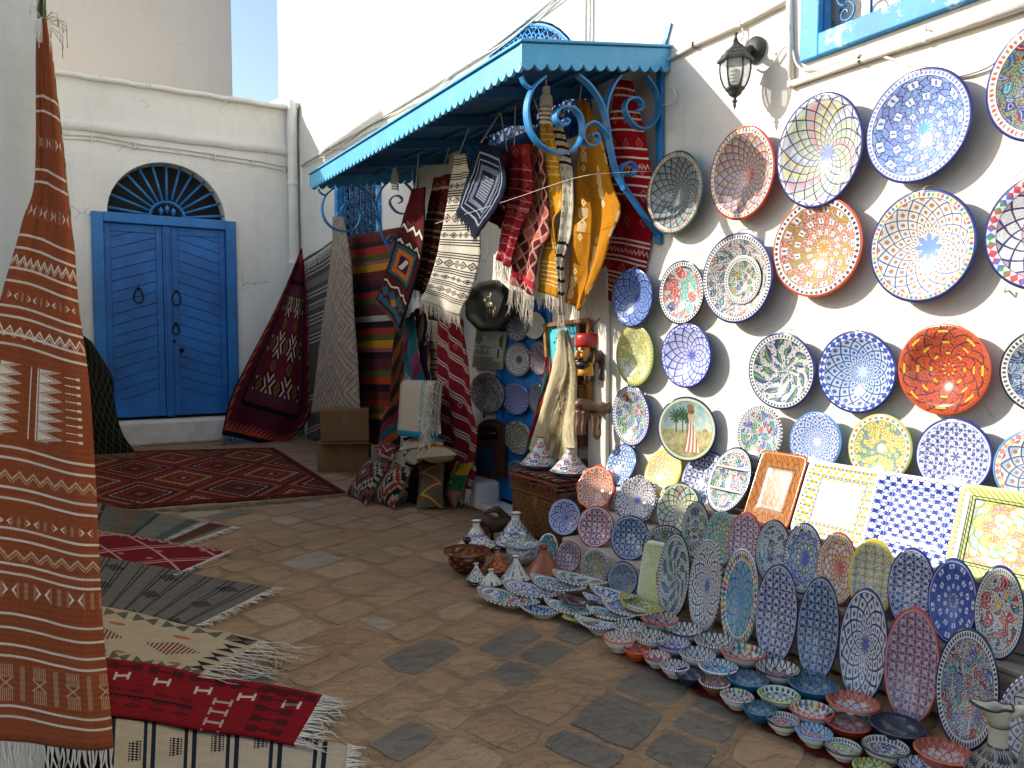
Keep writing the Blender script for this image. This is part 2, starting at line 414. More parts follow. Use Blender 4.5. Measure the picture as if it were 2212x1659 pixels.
def p_fish(name, cols=('c83224', '2f4fae', 'e6b020', '2f8f8a', '6f76b8', '4b8a3a', '1b2350'), bg=WH, dots='17182b', sc=3.2, rim=None, base='8a8d92', size=.34, sx=1.0, sy=1.0, stretch=1.0):
    """swimming shapes with dark outlines over a dotted ground"""
    sc *= 1.2; g = glaze(name); u, v, r, th = pol(g); n1 = g.noise(2.2, g.vec(u * sx, v * sy, 3), det=1)
    x = u * sx; y = v * sy; wx = x + (n1 * 9).sin() * .13; wy = (y + (n1 * 9).cos() * .13) * stretch
    d, cr = g.voro(sc, g.vec(wx, wy, 0)); d2, cr2 = g.voro(sc * 3.1, g.vec(wx, wy, 4))
    sp = g.voro(28, g.vec(x, y, 0))[0].lt(.3); c = g.mix(sp, bg, dots)
    c = g.mix(d2.lt(.26), c, g.pal(cr2 * 9, list(cols)))
    c = g.mix(d.lt(size + .05), c, dots); c = g.mix(d.lt(size), c, g.pal(cr * 17, list(cols)))
    c = g.mix((d.lt(size * .62)) * (d.gt(size * .5)), c, WH); c = g.mix(d.lt(.06), c, dots)
    return finish(g, c, r, th, rim, base)
def p_flo(name, line='c7502a', a=WH, b='d9b28a', dotc='3a4fae', leaf='6f8a2c', n=10, k=3.0, rim=None, base='c9b9a8', swirl=0.0, ctr='e07a3c'):
    """painted blossoms in rings joined by scrolls"""
    n = round(n * 1.35); k *= 1.4; g = glaze(name); u, v, r, th = pol(g); u, v = wob(g, u, v, .02, 5); r = (u * u + v * v).sq(); th = g.at2(v, u)
    R = r * k; row = R.fl(); A = th * (n / (2 * PI)) + (row / 2).fr() + R * swirl
    du = A.pp() * 2.0; dv = R.pp() * 2.0; d = (du * du * 1.3 + dv * dv).sq(); lob = (g.at2(R.fr() - .5, A.fr() - .5) * 4).cos() * .08
    sp = g.voro(26, g.vec(u, v, 0)); c = g.mix(sp[0].lt(.34), b, dotc)
    patch = g.noise(3.0, g.vec(u, v, 2), det=1); c = g.mix(patch.gt(.53) * .75, c, leaf)
    sc = ((A * (2 * PI)).sin() * .35 + R * 2).pp().lt(.07); c = g.mix(sc, c, line)
    c = g.mix(((R * (2 * PI)).sin() * .28 + A * 2).pp().lt(.06), c, line)
    c = g.mix((d + lob).lt(.66), c, line); c = g.mix((d + lob).lt(.56), c, a)
    c = g.mix((du * 6).pw(2).__add__((dv * 1.8).pw(2)).lt(.5), c, dotc)
    c = g.mix(r.lt((th * 5).cos().ab() * .09 + .06), c, ctr)
    return finish(g, c, r, th, rim, base)
def p_leafy(name, cols=('5d9a2c', '30408a'), bg=WH, dots='1a1b30', n=11, rim=None, base='8a908a'):
    """curved leaves whirling out of the centre"""
    g = glaze(name); u, v, r, th = pol(g); A = th * (n / (2 * PI)) + r * 1.9 + (r * 9).sin() * .06; R = r * 2.6
    sp = g.voro(28, g.vec(u, v, 0))[0].lt(.3); c = g.mix(sp, bg, dots)
    wd = ((R + (A.fl() * .37)) * PI).sin().ab(); m = A.pp().lt(wd * .34 - .02); m2 = A.pp().lt(wd * .26 - .05)
    c = g.mix(m, c, dots); c = g.mix(m2, c, g.pal((A.fr() * 2 + A.fl()), list(cols)))
    c = g.mix(g.voro(7, g.vec(u, v, 3))[0].lt(.2), c, cols[-1])
    return finish(g, c, r, th, rim, base)
def p_solid(name, col, dark=None, line=None, n=9):
    g = glaze(name); u, v, r, th = pol(g); c = C(col)
    if line:
        q = r * 4 - (th * (n / 2)).sin().ab() * .7; q2 = (th * (n / (2 * PI)) + r * 2)
        c = g.mix(q.pp().gt(.42).mx(q2.pp().gt(.45)), col, line); c = g.mix(g.voro(16, g.vec(u, v, 0))[0].lt(.25) * .8, c, line)
        if dark: c = g.mix((r * 4).pp().lt(.1) * ((th * 8).cos().gt(.5)), c, dark)
    return finish(g, c, r, th, None, col)
def p_edge(name, a=WH, b='1b1f38', n=44):
    """serrated painted edge"""
    g = glaze(name); u, v, r, th = pol(g); a_ = th * (n / (2 * PI)); return g.out(g.mix(a_.pp().lt(.22), a, b))
_gl = {}
def gl(col, rough=.12):
    k = (col, rough)
    if k not in _gl:
        g = Gr('glaze_' + 'plain', rough, .5); n = g.noise(12, det=3); c = C(col); g.out(g.mix(n.ss(.4, .8) * .25, col, tuple(x * .75 for x in c[:3]))); g.bump(g.noise(18), .05, .003); _gl[k] = g.mat
    return _gl[k]
# ================================================================ WALLS AND BUILDINGS
def wallgrid(name, P0, U, V, Lu, Lv, holes, mat, parent, step=.12, th=.25, amp=.004, revmat=None, depth=.14, nrm=None):
    """a plaster wall: plane P0 + u U + v V, thickness away from the street; holes = (u0, v0, u1, v1, arched) with real reveals"""
    U = Vector(U); V = Vector(V); N = nrm or U.cross(V).normalized(); P0 = Vector(P0)
    def cuts(L, i):
        s = {0.0, L}
        for h in holes: s |= {h[i], h[i + 2]}
        s = sorted(s); out = [s[0]]
        for a, b in zip(s, s[1:]):
            n = max(1, round((b - a) / step)); out += [a + (b - a) * k / n for k in range(1, n + 1)]
        return out
    us, vs = cuts(Lu, 0), cuts(Lv, 1); m = MB(); idx = {}
    hb = {h[i] for h in holes for i in (0, 2)}; hv = {h[i] for h in holes for i in (1, 3)}
    rs = random.Random(len(us) * 7 + len(vs))
    from mathutils import noise as NZ
    for i, u in enumerate(us):
        for j, v in enumerate(vs):
            nearh = any(h[0] - 1e-6 <= u <= h[2] + 1e-6 and h[1] - 1e-6 <= v <= h[3] + 1e-6 for h in holes)
            p = P0 + U * u + V * v
            d = 0 if (nearh or i in (0, len(us) - 1) or j in (0,)) else amp * NZ.noise(p * 1.7) * 2 + amp * .6 * NZ.noise(p * 6)
            idx[i, j] = m.add([p + N * d])
    for i in range(len(us) - 1):
        for j in range(len(vs) - 1):
            cu, cv = (us[i] + us[i + 1]) / 2, (vs[j] + vs[j + 1]) / 2
            if any(h[0] < cu < h[2] and h[1] < cv < h[3] for h in holes): continue
            m.face((idx[i, j], idx[i + 1, j], idx[i + 1, j + 1], idx[i, j + 1]))
    at = lambda u, v, d=0: P0 + U * u + V * v - N * d
    for h in holes:
        u0, v0, u1, v1 = h[:4]; arch = len(h) > 4 and h[4]; dp = h[5] if len(h) > 5 else depth
        if arch:
            cx = (u0 + u1) / 2; rx = (u1 - u0) / 2; ry = min(rx, v1 - v0); vb = v1 - ry; n = 24
            arc = [(cx - rx * math.cos(PI * k / n), vb + ry * math.sin(PI * k / n)) for k in range(n + 1)]
            for k in range(n):
                a, b = arc[k], arc[k + 1]; top = v1
                m.poly([at(*a), at(*b), at(b[0], top), at(a[0], top)])
            out = [(u0, v0)] + arc + [(u1, v0)] if vb > v0 + 1e-4 else arc
        else: out = [(u0, v0), (u0, v1), (u1, v1), (u1, v0)]
        for a, b in zip(out, out[1:] + out[:1]): m.poly([at(*a), at(*b), at(b[0], b[1], dp), at(a[0], a[1], dp)], 1)
    # back, top and sides
    c = [at(0, 0, th), at(Lu, 0, th), at(Lu, Lv, th), at(0, Lv, th)]; f = [at(0, 0), at(Lu, 0), at(Lu, Lv), at(0, Lv)]
    m.poly(c[::-1])
    for k in range(4): m.poly([f[k], f[(k + 1) % 4], c[(k + 1) % 4], c[k]][::-1])
    return m.build(name, [mat, revmat or mat], parent, smooth=True, sharp=35)
# ---- right hand wall, X = 3, runs along Y
shop = tag(empty('shop_building', (3, 5.5, 0)), 'white plastered shop building along the right with plates, canopy and blue windows', 'building')
def loc_(o, root): o.location = o.location - root.location; return o
Y0 = -1.6                                             # the wall starts behind the camera; u grows with Y
dY1, dY2 = onX(1193, 800, 3.0).y, onX(1073, 800, 3.0).y
dZ = onX(1130, 660, 3.0).z + .04
wl, wr, wb = 1.02, onX(1735, 139, 3.0).y, onX(1735, 139, 3.0).z
fwa, fwb = onX(825, 500, 3.0).y, onX(728, 500, 3.0).y
H1 = [(wl - Y0 + .0, wb, wr - Y0, 3.75, False, .16), (3.962 - Y0, 2.629, 5.848 - Y0, 3.572, True, .10), (fwa - Y0, 2.1, fwb - Y0, 3.3, False, .12), (dY1 - Y0, 0.0, dY2 - Y0, dZ, False, .03)]
w_ = wallgrid('wall', (3.0, Y0, 0), (0, 1, 0), (0, 0, 1), 11.48 - Y0, 9.5, H1, M_PL, None, .12, .3, .006, nrm=Vector((-1, 0, 0)))
w_.parent = shop; w_.location = -shop.location
m = MB(); m.bb((2.965, onX(1319, 800, 3.0).y, 0), (2.998, onX(1276, 800, 3.0).y, 1.9)); p = m.build('door_pilaster', M_PL, shop, bevel=.01, loc=-shop.location)
# ---- windows
def scroll(c, r, turns, a0, cw, ax, ay, n=22, r0=.12):
    out = []
    for k in range(n + 1):
        t = k / n; rr = r * (1 - t * (1 - r0)); a = a0 + cw * turns * 2 * PI * t; out.append(c + ax * (rr * math.cos(a)) + ay * (rr * math.sin(a)))
    return out
AX, AZ = Vector((0, -1, 0)), Vector((0, 0, 1))
def rect_window(name, y0, y1, z0, z1, grid, par, fw=.085, X=3.0, fmat=M_WINF, back=M_DARK, cell=.16, seed=0):
    fr = MB(); d = .05; b = MB()
    fr.bb((X - .03, y0 + .001, z0 + .001), (X + .06, y0 + fw, z1)); fr.bb((X - .03, y1 - fw, z0 + .001), (X + .06, y1 - .001, z1))
    fr.bb((X - .033, y0 + fw, z0 + .002), (X + .058, y1 - fw, z0 + fw)); fr.bb((X - .033, y0 + fw, z1 - fw), (X + .058, y1 - fw, z1 - .002))
    f = fr.build(name, fmat, par, bevel=.006, loc=-par.location)
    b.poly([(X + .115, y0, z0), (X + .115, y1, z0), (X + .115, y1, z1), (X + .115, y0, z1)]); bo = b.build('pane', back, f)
    g = MB(); iy0, iy1, iz0, iz1 = y0 + fw, y1 - fw, z0 + fw, z1 - fw; nx = max(1, round((iy1 - iy0) / cell)); nz = max(1, round((iz1 - iz0) / cell)); cx, cz = (iy1 - iy0) / nx, (iz1 - iz0) / nz
    for i in range(nx + 1): g.tube([(X + .005, iy0 + cx * i, iz0), (X + .005, iy0 + cx * i, iz1)], .006, 5)
    for i in range(nx):
        for j in range(nz):
            c = Vector((X, iy0 + cx * (i + .5), iz0 + cz * (j + .5))); s = 1 if (i + j) % 2 else -1
            g.tube(scroll(c + AZ * cz * .2, min(cx, cz * .6) * .46, 1.4, PI / 2 * s, s, AX, AZ), .0055, 4)
            g.tube(scroll(c - AZ * cz * .24, min(cx, cz * .6) * .40, 1.3, -PI / 2 * s, s, AX, AZ), .0055, 4)
    g.build('grille', M_IRON if fmat is M_WINF else M_IRON, f, smooth=True); return f
def lace():
    g = Gr('lace_curtain_behind_glass', .35, .5); n = g.noise(26, det=5, rough=.7); d, _ = g.voro(22); g.out(g.mix((n + d * .3).ss(.5, .62), '6b6660', 'c9c4ba')); return g.mat
rect_window('upper_window', wl, wr, wb, 3.75, 1, shop, .10, back=lace(), cell=.22)
rect_window('far_window', fwa, fwb, 2.1, 3.3, 1, shop, .09, cell=.19)
# arched transom over the canopy
yc, R, zc = 4.905, .942, 2.63
fr = MB(); n = 28; pts = [Vector((3.02, yc - (R - .03) * math.cos(PI * k / n), zc + (R - .03) * math.sin(PI * k / n))) for k in range(n + 1)]
fr.strip(pts, (1, 0, 0), .05, .03); fa = fr.build('arched_window', M_WINF, shop, loc=-shop.location)
b = MB(); b.poly([(3.10, yc - R * math.cos(PI * k / n), zc + R * math.sin(PI * k / n)) for k in range(n + 1)]); b.build('pane', blue_paint('shutter_blue', '2a5f94', '1c3f66', '5b9ac8', .3), fa)
g = MB()
for k in range(1, 22):
    a = PI * k / 22; d = Vector((0, -math.cos(a), math.sin(a))); c = Vector((2.995, yc, zc)); g.tube([c + d * .3, c + d * (R - .03)], .006, 5)
for rr, nn in ((.815, 22), (.60, 18), (.42, 12)):
    for k in range(nn):
        a = PI * (k + .5) / nn; c = Vector((2.99, yc, zc)) + Vector((0, -math.cos(a), math.sin(a))) * rr; e1 = Vector((0, -math.cos(a), math.sin(a))); e2 = Vector((0, math.sin(a), math.cos(a)))
        for s in (1, -1): g.tube(scroll(c + e2 * s * .03 + e1 * .01, .042, 1.4, 0 if s > 0 else PI, s, e2, e1), .0065, 4); g.tube(catmull([c - e1 * .09, c - e1 * .04 + e2 * s * .05, c + e2 * s * .062 + e1 * .02, c + e1 * .085], 4), .0055, 4)
    g.tube([Vector((2.99, yc - (rr + .095) * math.cos(PI * k / n), zc + (rr + .095) * math.sin(PI * k / n))) for k in range(n + 1)], .006, 4)
g.build('grille', M_IRON, fa, smooth=True)
# ---- shop door, a blue board door hung with plates
dr = MB(); dr.bb((3.03, dY1, 0.06), (3.08, dY2, dZ)); dd = dr.build('shop_door', M_DOOR, shop, loc=-shop.location)
for k in range(4):
    s = MB(); wd_ = (dY2 - dY1 - .1) / 4; s.bb((3.012, dY1 + .05 + k * wd_ + .003, .07), (3.029, dY1 + .05 + (k + 1) * wd_ - .003, dZ - .06)); s.build('board', M_DOOR, dd, bevel=.003)
s = MB(); s.bb((2.985, dY2 - .05, .06), (3.028, dY2 - .001, dZ - .001)); s.bb((2.985, dY1 + .001, .06), (3.028, dY1 + .05, dZ - .001)); s.build('door_frame', M_DOORF, dd, bevel=.004)
s = MB(); s.bb((2.80, dY1 - .1, 0), (2.999, dY2 + .1, .055)); s.build('doorstep', M_PLB, shop, bevel=.015, loc=-shop.location)
# ---- conduits and cables on the shop wall
def wallcable(pts, r, X=2.985, lb='', nm='cable', mat=None, clips=0, cat='cable', seg=6, sm=True):
    P = [onX(a, b, X) for a, b in pts]; Q = catmull(P, 5) if sm else P; m = MB(); m.tube(Q, r, seg); root = m.build(nm, mat or M_WIRE, smooth=True)
    tag(root, lb, cat)
    if clips:
        for k in range(clips):
            q = Q[int((k + .5) / clips * (len(Q) - 1))]; c = MB(); c.box(q, (.03, .018, .03)); c.build('clip', mat or M_WIRE, root, bevel=.003)
    return root
M_WL = M_PL
wallcable([(650, 357), (700, 327), (760, 292), (850, 238), (950, 176), (1050, 112), (1190, 2), (1220, -24)], .012, 2.982, 'thick painted cable rising along the shop wall above the canopy', 'wall_cable', M_WIRE, 14)
wallcable([(652, 361), (720, 325), (790, 275), (860, 240), (930, 203), (990, 150), (1080, 98), (1180, 22), (1230, -16)], .007, 2.978, 'thin slack cable hanging just under the thick painted one', 'wall_cable')
wallcable([(700, 322), (745, 318), (790, 288), (850, 262), (920, 217), (1000, 160), (1110, 80), (1208, -8)], .005, 2.98, 'thinnest cable looping below the other two on the shop wall', 'wall_cable')
wallcable([(658, 362), (690, 372), (730, 345), (745, 312)], .004, 2.98, 'short loose loop of wire near the drainpipe', 'wall_cable')
wallcable([(1266, -20), (1265, 50), (1265, 112)], .012, 2.98, 'upright white cable left of the lantern, running down to the canopy', 'wall_cable')
wallcable([(1274, -20), (1274, 50), (1273, 112)], .010, 2.98, 'second upright white cable running beside the first above the canopy', 'wall_cable')
wallcable([(1442, 130), (1500, 97), (1600, 52), (1702, 2)], .013, 2.98, 'white conduit rising from the canopy corner past the lantern', 'conduit', M_WL, 4, 'conduit', 8, False)
wallcable([(1704, -30), (1706, 60), (1709, 182)], .014, 2.98, 'upright white conduit beside the upper blue window', 'conduit', M_WL, 2, 'conduit', 8, False)
wallcable([(1708, 182), (1860, 130), (2000, 84), (2240, 4)], .016, 2.978, 'white conduit under the upper blue window', 'conduit', M_WL, 4, 'conduit', 8, False)
wallcable([(1712, 108), (1722, 140), (1745, 151), (1790, 140), (1860, 118)], .006, 2.982, 'thin white wire sagging under the corner of the upper window', 'wall_cable', M_WL)
wallcable([(1900, 119), (1940, 133), (1985, 156), (2060, 164), (2120, 150), (2160, 128)], .006, 2.982, 'thin white wire crossing behind the big blue scrollwork plate', 'wall_cable', M_WL)
wallcable([(1632, 148), (1650, 156), (1668, 140), (1690, 106), (1706, 98)], .005, 2.975, 'thin wire looping from the lantern to the upright conduit', 'wall_cable', M_WL)
wallcable([(1600, 54), (1606, 72), (1600, 92), (1612, 100)], .004, 2.982, 'short wire from the rising conduit to the lantern plate', 'wall_cable', M_WL)
wallcable([(1440, 190), (1453, 192), (1459, 208), (1450, 224), (1432, 226)], .004, 2.97, 'loose ring of wire beside the canopy bracket', 'wall_cable', M_WL)
for (a, b), lb in (((1717, 178), 'below the corner of the upper window'), ((2010, 66), 'right of the big conduit over the blue plate'), ((1506, 702), 'between the net plate and the red fish plate'), ((2180, 628), 'under the navy scale plate')):
    P = onX(a, b, 2.998); m = MB(); m.tube([P, P + Vector((-.03, 0, -.006)), P + Vector((-.034, 0, .014))], .0035, 5); tag(rebase(m.build('wall_hook', M_WIRE, smooth=True), P), 'bare nail hook in the wall ' + lb, 'hook', 'bare hooks in the shop wall')
# ---- back building with the blue double door, Y = 10.6
BY = 10.6
bk = tag(empty('back_building', (1.2, BY, 0)), 'low white building at the end of the yard with a blue arched double door', 'building')
def onB(px, py, d=0): return onY(px, py, BY - d)
pa, pb = onB(122, 165), onB(640, 240); X0b = -.28
fl, fr_ = onB(205, 935), onB(512, 935); tl, tr = onB(205, 450), onB(508, 487)
dx0, dx1 = onB(203, 700).x, onB(513, 700).x; dz0 = .3
al, ar, at_ = onB(231, 450).x, onB(487, 470).x, onB(350, 350).z
dzt = (onB(205, 448).z + onB(508, 487).z) / 2
arz = dzt - .0
hb = [(dx0 - X0b, dz0, dx1 - X0b, dzt - .02, False, .1), (al - X0b, dzt + .0, ar - X0b, at_, True, .28)]
top = 4.42
w2 = wallgrid('wall', (X0b, BY, 0), (1, 0, 0), (0, 0, 1), 3.0 - X0b, top, hb, M_PLB, None, .12, .5, .01, M_PLB, .1, nrm=Vector((0, -1, 0)))
w2.parent = bk; w2.location = -bk.location
m = MB()                                              # swelling cornice
cz0 = onB(300, 290).z
for k in range(30):
    pass
c_pts = [Vector((X0b + (3.0 - X0b) * k / 24, BY - .015, 3.86 + .006 * math.sin(k * 1.3))) for k in range(25)]
m.strip(c_pts, (0, 0, 1), .15, .035); m.build('cornice', M_PLB, bk, smooth=True, loc=-bk.location)
m = MB(); m.strip([Vector((X0b + (3.0 - X0b) * k / 20, BY - .03, top - .01 + .006 * math.sin(k * 2.1))) for k in range(21)], (0, 1, 0), .12, .05); m.build('coping', M_PLB, bk, smooth=True, loc=-bk.location)
m = MB(); m.bb((dx0 - .18, BY - .22, 0), (dx1 + .16, BY - .001, dz0)); m.build('threshold', M_PLB, bk, bevel=.03, loc=-bk.location)
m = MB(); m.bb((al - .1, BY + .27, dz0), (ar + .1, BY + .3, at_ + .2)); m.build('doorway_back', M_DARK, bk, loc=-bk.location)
# frame
ft = .13
m = MB(); m.bb((dx0 + .001, BY - .045, dz0 + .001), (dx0 + ft, BY + .09, dzt)); m.bb((dx1 - ft, BY - .045, dz0 + .001), (dx1 - .001, BY + .09, dzt)); m.bb((dx0 + ft, BY - .047, dzt - ft * .9), (dx1 - ft, BY + .088, dzt + .002))
dfr = m.build('double_door', M_DOORF, bk, bevel=.01, loc=-bk.location)
mid = (dx0 + dx1) / 2; dp = BY + .02
for s, (xa, xb) in enumerate(((dx0 + ft, mid - .05), (mid + .05, dx1 - ft))):
    m = MB(); za, zb_ = dz0 + .04, dzt - ft * .9
    st = .075
    m.bb((xa + .002, dp, za), (xa + st, dp + .045, zb_)); m.bb((xb - st, dp, za), (xb - .002, dp + .045, zb_)); m.bb((xa + st, dp, zb_ - .1), (xb - st, dp + .044, zb_ - .002)); m.bb((xa + st, dp, za + .001), (xb - st, dp + .044, za + .22))
    m.build('leaf_frame', M_DOOR, dfr, bevel=.006)
    # chevron boards, one by one, cut to the panel
    pa_, pb_, qa, qb = xa + st, xb - st, za + .22, zb_ - .1; W_ = pb_ - pa_; sl = (.32 if s == 0 else -.32) * W_; bh = .135
    z = qa - abs(sl)
    while z < qb + abs(sl):
        zl, zr2 = (z, z + sl) if sl > 0 else (z - sl, z); zl2, zr3 = zl + bh - .007, zr2 + bh - .007
        pol_ = [(pa_, zl), (pb_, zr2), (pb_, zr3), (pa_, zl2)]
        def clip(P, zc_, up):
            out = []
            for a, b in zip(P, P[1:] + P[:1]):
                ia, ib2 = (a[1] >= zc_) == up or a[1] == zc_, (b[1] >= zc_) == up or b[1] == zc_
                if ia: out.append(a)
                if ia != ib2:
                    t = (zc_ - a[1]) / (b[1] - a[1]); out.append((a[0] + (b[0] - a[0]) * t, zc_))
            return out
        P = clip(pol_, qa, True); P = clip(P, qb, False) if len(P) > 2 else []
        if len(P) > 2:
            mm = MB(); fy = dp + .012; b0 = mm.add([(x, fy, zz_) for x, zz_ in P]); b1 = mm.add([(x, fy + .02, zz_) for x, zz_ in P]); n_ = len(P)
            mm.face([b0 + k for k in range(n_)]); mm.face([b1 + k for k in range(n_)][::-1])
            for k in range(n_): mm.face((b0 + k, b1 + k, b1 + (k + 1) % n_, b0 + (k + 1) % n_))
            mm.build('plank', M_DOOR, dfr, bevel=.004)
        z += bh
    m = MB(); m.bb((xa, dp + .034, za), (xb, dp + .044, zb_ - .01)); m.build('leaf_back', M_DOOR, dfr)
m = MB(); m.bb((mid - .049, dp - .02, dz0 + .03), (mid + .049, dp + .03, dzt - ft * .9 - .002)); m.bb((mid - .02, dp - .034, dz0 + .05), (mid + .02, dp - .021, dzt - .2)); m.build('centre_post', M_DOOR, dfr, bevel=.006)
def knocker(px, py, s):
    c = onY(px, py, dp - .025); m = MB(); m.tube([c + Vector((math.sin(a) * s * (.55 + .25 * (1 - math.cos(a))) * .62, 0, -math.cos(a) * -s * .9 - s * .6)) for a in [2 * PI * k / 20 for k in range(21)]], .009, 6)
    m.tube([c + Vector((0, .02, s * .3)), c + Vector((0, -.02, s * .3))], .018, 8); m.build('knocker', M_BLACK, dfr, smooth=True)
knocker(299, 628, .1); knocker(381, 633, .1); knocker(380, 703, .075)
m = MB(); 
for px, py, r in ((377, 737, .018), (393, 756, .03)):
    c = onY(px, py, dp - .02); m.lathe(c, [(0, -.02), (r, -.015), (r, .01), (0, .02)], 12, M=Matrix.Rotation(PI / 2, 3, 'X'))
m.build('lock', M_BLACK, dfr, smooth=True)
# fanlight
cx_, rz_ = (al + ar) / 2, (ar - al) / 2; ry_ = at_ - dzt; fy = BY + .1
m = MB()
for k in range(13):
    a = PI * (k + .5) / 13; d = Vector((-math.cos(a) * rz_, 0, math.sin(a) * ry_)); c = Vector((cx_, fy, dzt)); m.tube([c + d * .26, c + d * 1.0], .015, 6)
m.tube([Vector((cx_ - math.cos(PI * k / 16) * rz_ * .3, fy, dzt + math.sin(PI * k / 16) * ry_ * .3)) for k in range(17)], .016, 6)
for k in range(3):
    a = PI * (k + 1) / 4; c = Vector((cx_ - math.cos(a) * rz_ * .15, fy, dzt + math.sin(a) * ry_ * .16)); m.lathe(c, [(0, -.05), (.028, -.01), (.03, .02), (0, .06)], 8)
m.build('fanlight', M_IRON, dfr, smooth=True)
# cables on the back wall
for off, r, lb in ((0, .011, 'upper of the painted cables over the blue double door'), (9, .009, 'lower of the painted cables over the blue double door')):
    P = [onB(a, b + off + (2 * math.sin(a * .05)), .015) for a, b in ((100, 284), (135, 289), (215, 297), (310, 312), (400, 322), (480, 338), (560, 348), (625, 362), (648, 363))]
    m = MB(); m.tube(catmull(P, 5), r, 6); o = tag(m.build('wall_cable', M_WIRE, smooth=True), lb, 'cable')
    if off == 0:
        for k in range(7): q = catmull(P, 5)[4 + k * 5]; c = MB(); c.box(q + Vector((0, 0, -.03)), (.02, .03, .09)); c.build('clip', M_WIRE, o, bevel=.004)
# drainpipe
dp_t = onY(631, 222, BY - .12); m = MB()
P = [onY(585, 232, BY + .25), onY(612, 222, BY + .05), Vector((dp_t.x, BY - .1, dp_t.z - .02)), Vector((dp_t.x + .0, BY - .1, dp_t.z - .25)), Vector((dp_t.x, BY - .1, 0.02))]
m.tube(catmull(P[:4], 6) + [P[4]], .065, 14); pipe = m.build('drainpipe', M_PIPE, smooth=True); tag(pipe, 'white plastic drainpipe in the corner beside the blue double door', 'drainpipe')
for z in (1.2, 2.35, 3.4): m = MB(); m.lathe((dp_t.x, BY - .1, z), [(.066, -.03), (.076, -.028), (.076, .028), (.066, .03)], 14); m.build('pipe_collar', M_PIPE, pipe, smooth=True)
m = MB(); m.tube(catmull([Vector((dp_t.x, BY - .1, dp_t.z - .1)), Vector((dp_t.x + .1, BY - .2, dp_t.z - .02)), Vector((dp_t.x + .13, BY - .24, dp_t.z - .3)), Vector((dp_t.x + .09, BY - .2, dp_t.z - 1.2))], 5), .03, 10); m.build('branch_pipe', M_PIPE, pipe, smooth=True)
# ---- tall beige house behind and the buildings on the left
def block(name, lo, hi, mat, lb, step=None):
    m = MB(); m.bb(lo, hi); o = m.build(name, mat, bevel=.02); rebase(o, (lo[0], lo[1], 0)); return tag(o, lb, 'building')
X_t = onY(501, 110, 14).x
block('tall_house', (-.25, 14, 0), (X_t, 18, 7.9), M_TALL, 'tall beige windowless house rising behind the low white building')
block('tower_house', (-5, 10.1, 0), (-.3, 12.0, 5.9), M_PLL, 'white house end hidden behind the left corner wall, taller than the back building')
block('left_house', (-5, 2.62, 0), (-.12, 10.08, 2.42), M_PLL, 'low flat white house along the left side of the yard behind the rust brown rug')
X_c = onY(82, 100, 2.3).x
lw = wallgrid('corner_wall', (-4, 2.3, -.0), (1, 0, 0), (0, 0, 1), X_c + 4, 4.2, [], M_PLL, None, .15, .3, .006, nrm=Vector((0, -1, 0)))
rebase(lw, (-1, 2.3, 0)); tag(lw, 'white corner wall at the left edge with hairline cracks', 'wall')
# ================================================================ GROUND
gm = MB(); n = 46; xs = [-60, -20, -6] + [-2.5 + 6.2 * k / n for k in range(n + 1)] + [8, 20, 60]; ys = [-60, -15, -2] + [0 + 11 * k / 80 for k in range(81)] + [14, 30, 80]
from mathutils import noise as NZ
for y in ys:
    for x in xs: gm.add([(x, y, .0035 * NZ.noise(Vector((x * 2.2, y * 2.2, 0))) if -2.4 < x < 3.6 and .1 < y < 10.9 else 0)])
for j in range(len(ys) - 1):
    for i in range(len(xs) - 1): b = j * len(xs) + i; gm.face((b, b + 1, b + len(xs) + 1, b + len(xs)))
ground = gm.build('ground', M_GROUND, smooth=True); tag(ground, kind='structure')
rs = random.Random(11); ang = math.radians(24); ca, sa = math.cos(ang), math.sin(ang)
rows = []; far = MB(); cnt = 0; q = -7.0; stones = []
while q < 11.0:
    rh = rs.uniform(.17, .3); p_ = -6 + rs.uniform(0, .4)
    while p_ < 12:
        rw = rs.uniform(.2, .4) * (1 if rs.random() < .75 else .6); cx, cy = p_ + rw / 2, q + rh / 2
        X, Y = cx * ca - cy * sa, cx * sa + cy * ca
        if -.35 < X < 2.6 and .75 < Y < 10.3: stones.append((X, Y, rw, rh))
        p_ += rw + .0
    q += rh
def vis(X, Y):
    if Y < .5: return False
    px, py = proj((X, Y, 0)); return -150 < px < 2100 and py < 1760
stones = [s for s in stones if vis(s[0], s[1])]
stones.sort(key=lambda s: s[0] ** 2 + s[1] ** 2)
def stone_poly(X, Y, rw, rh):
    gap = rs.uniform(.005, .014); a, b = rw / 2 - gap, rh / 2 - gap; pts = []
    for k in range(12):
        t = 2 * PI * (k + .5) / 12; c, s = math.cos(t), math.sin(t); f = (abs(c) ** 9 + abs(s) ** 9) ** (-1 / 9); f *= rs.uniform(.9, 1.02)
        lx, ly = a * c * f, b * s * f; lx += ly * .12
        pts.append((X + lx * ca - ly * sa, Y + lx * sa + ly * ca))
    return pts
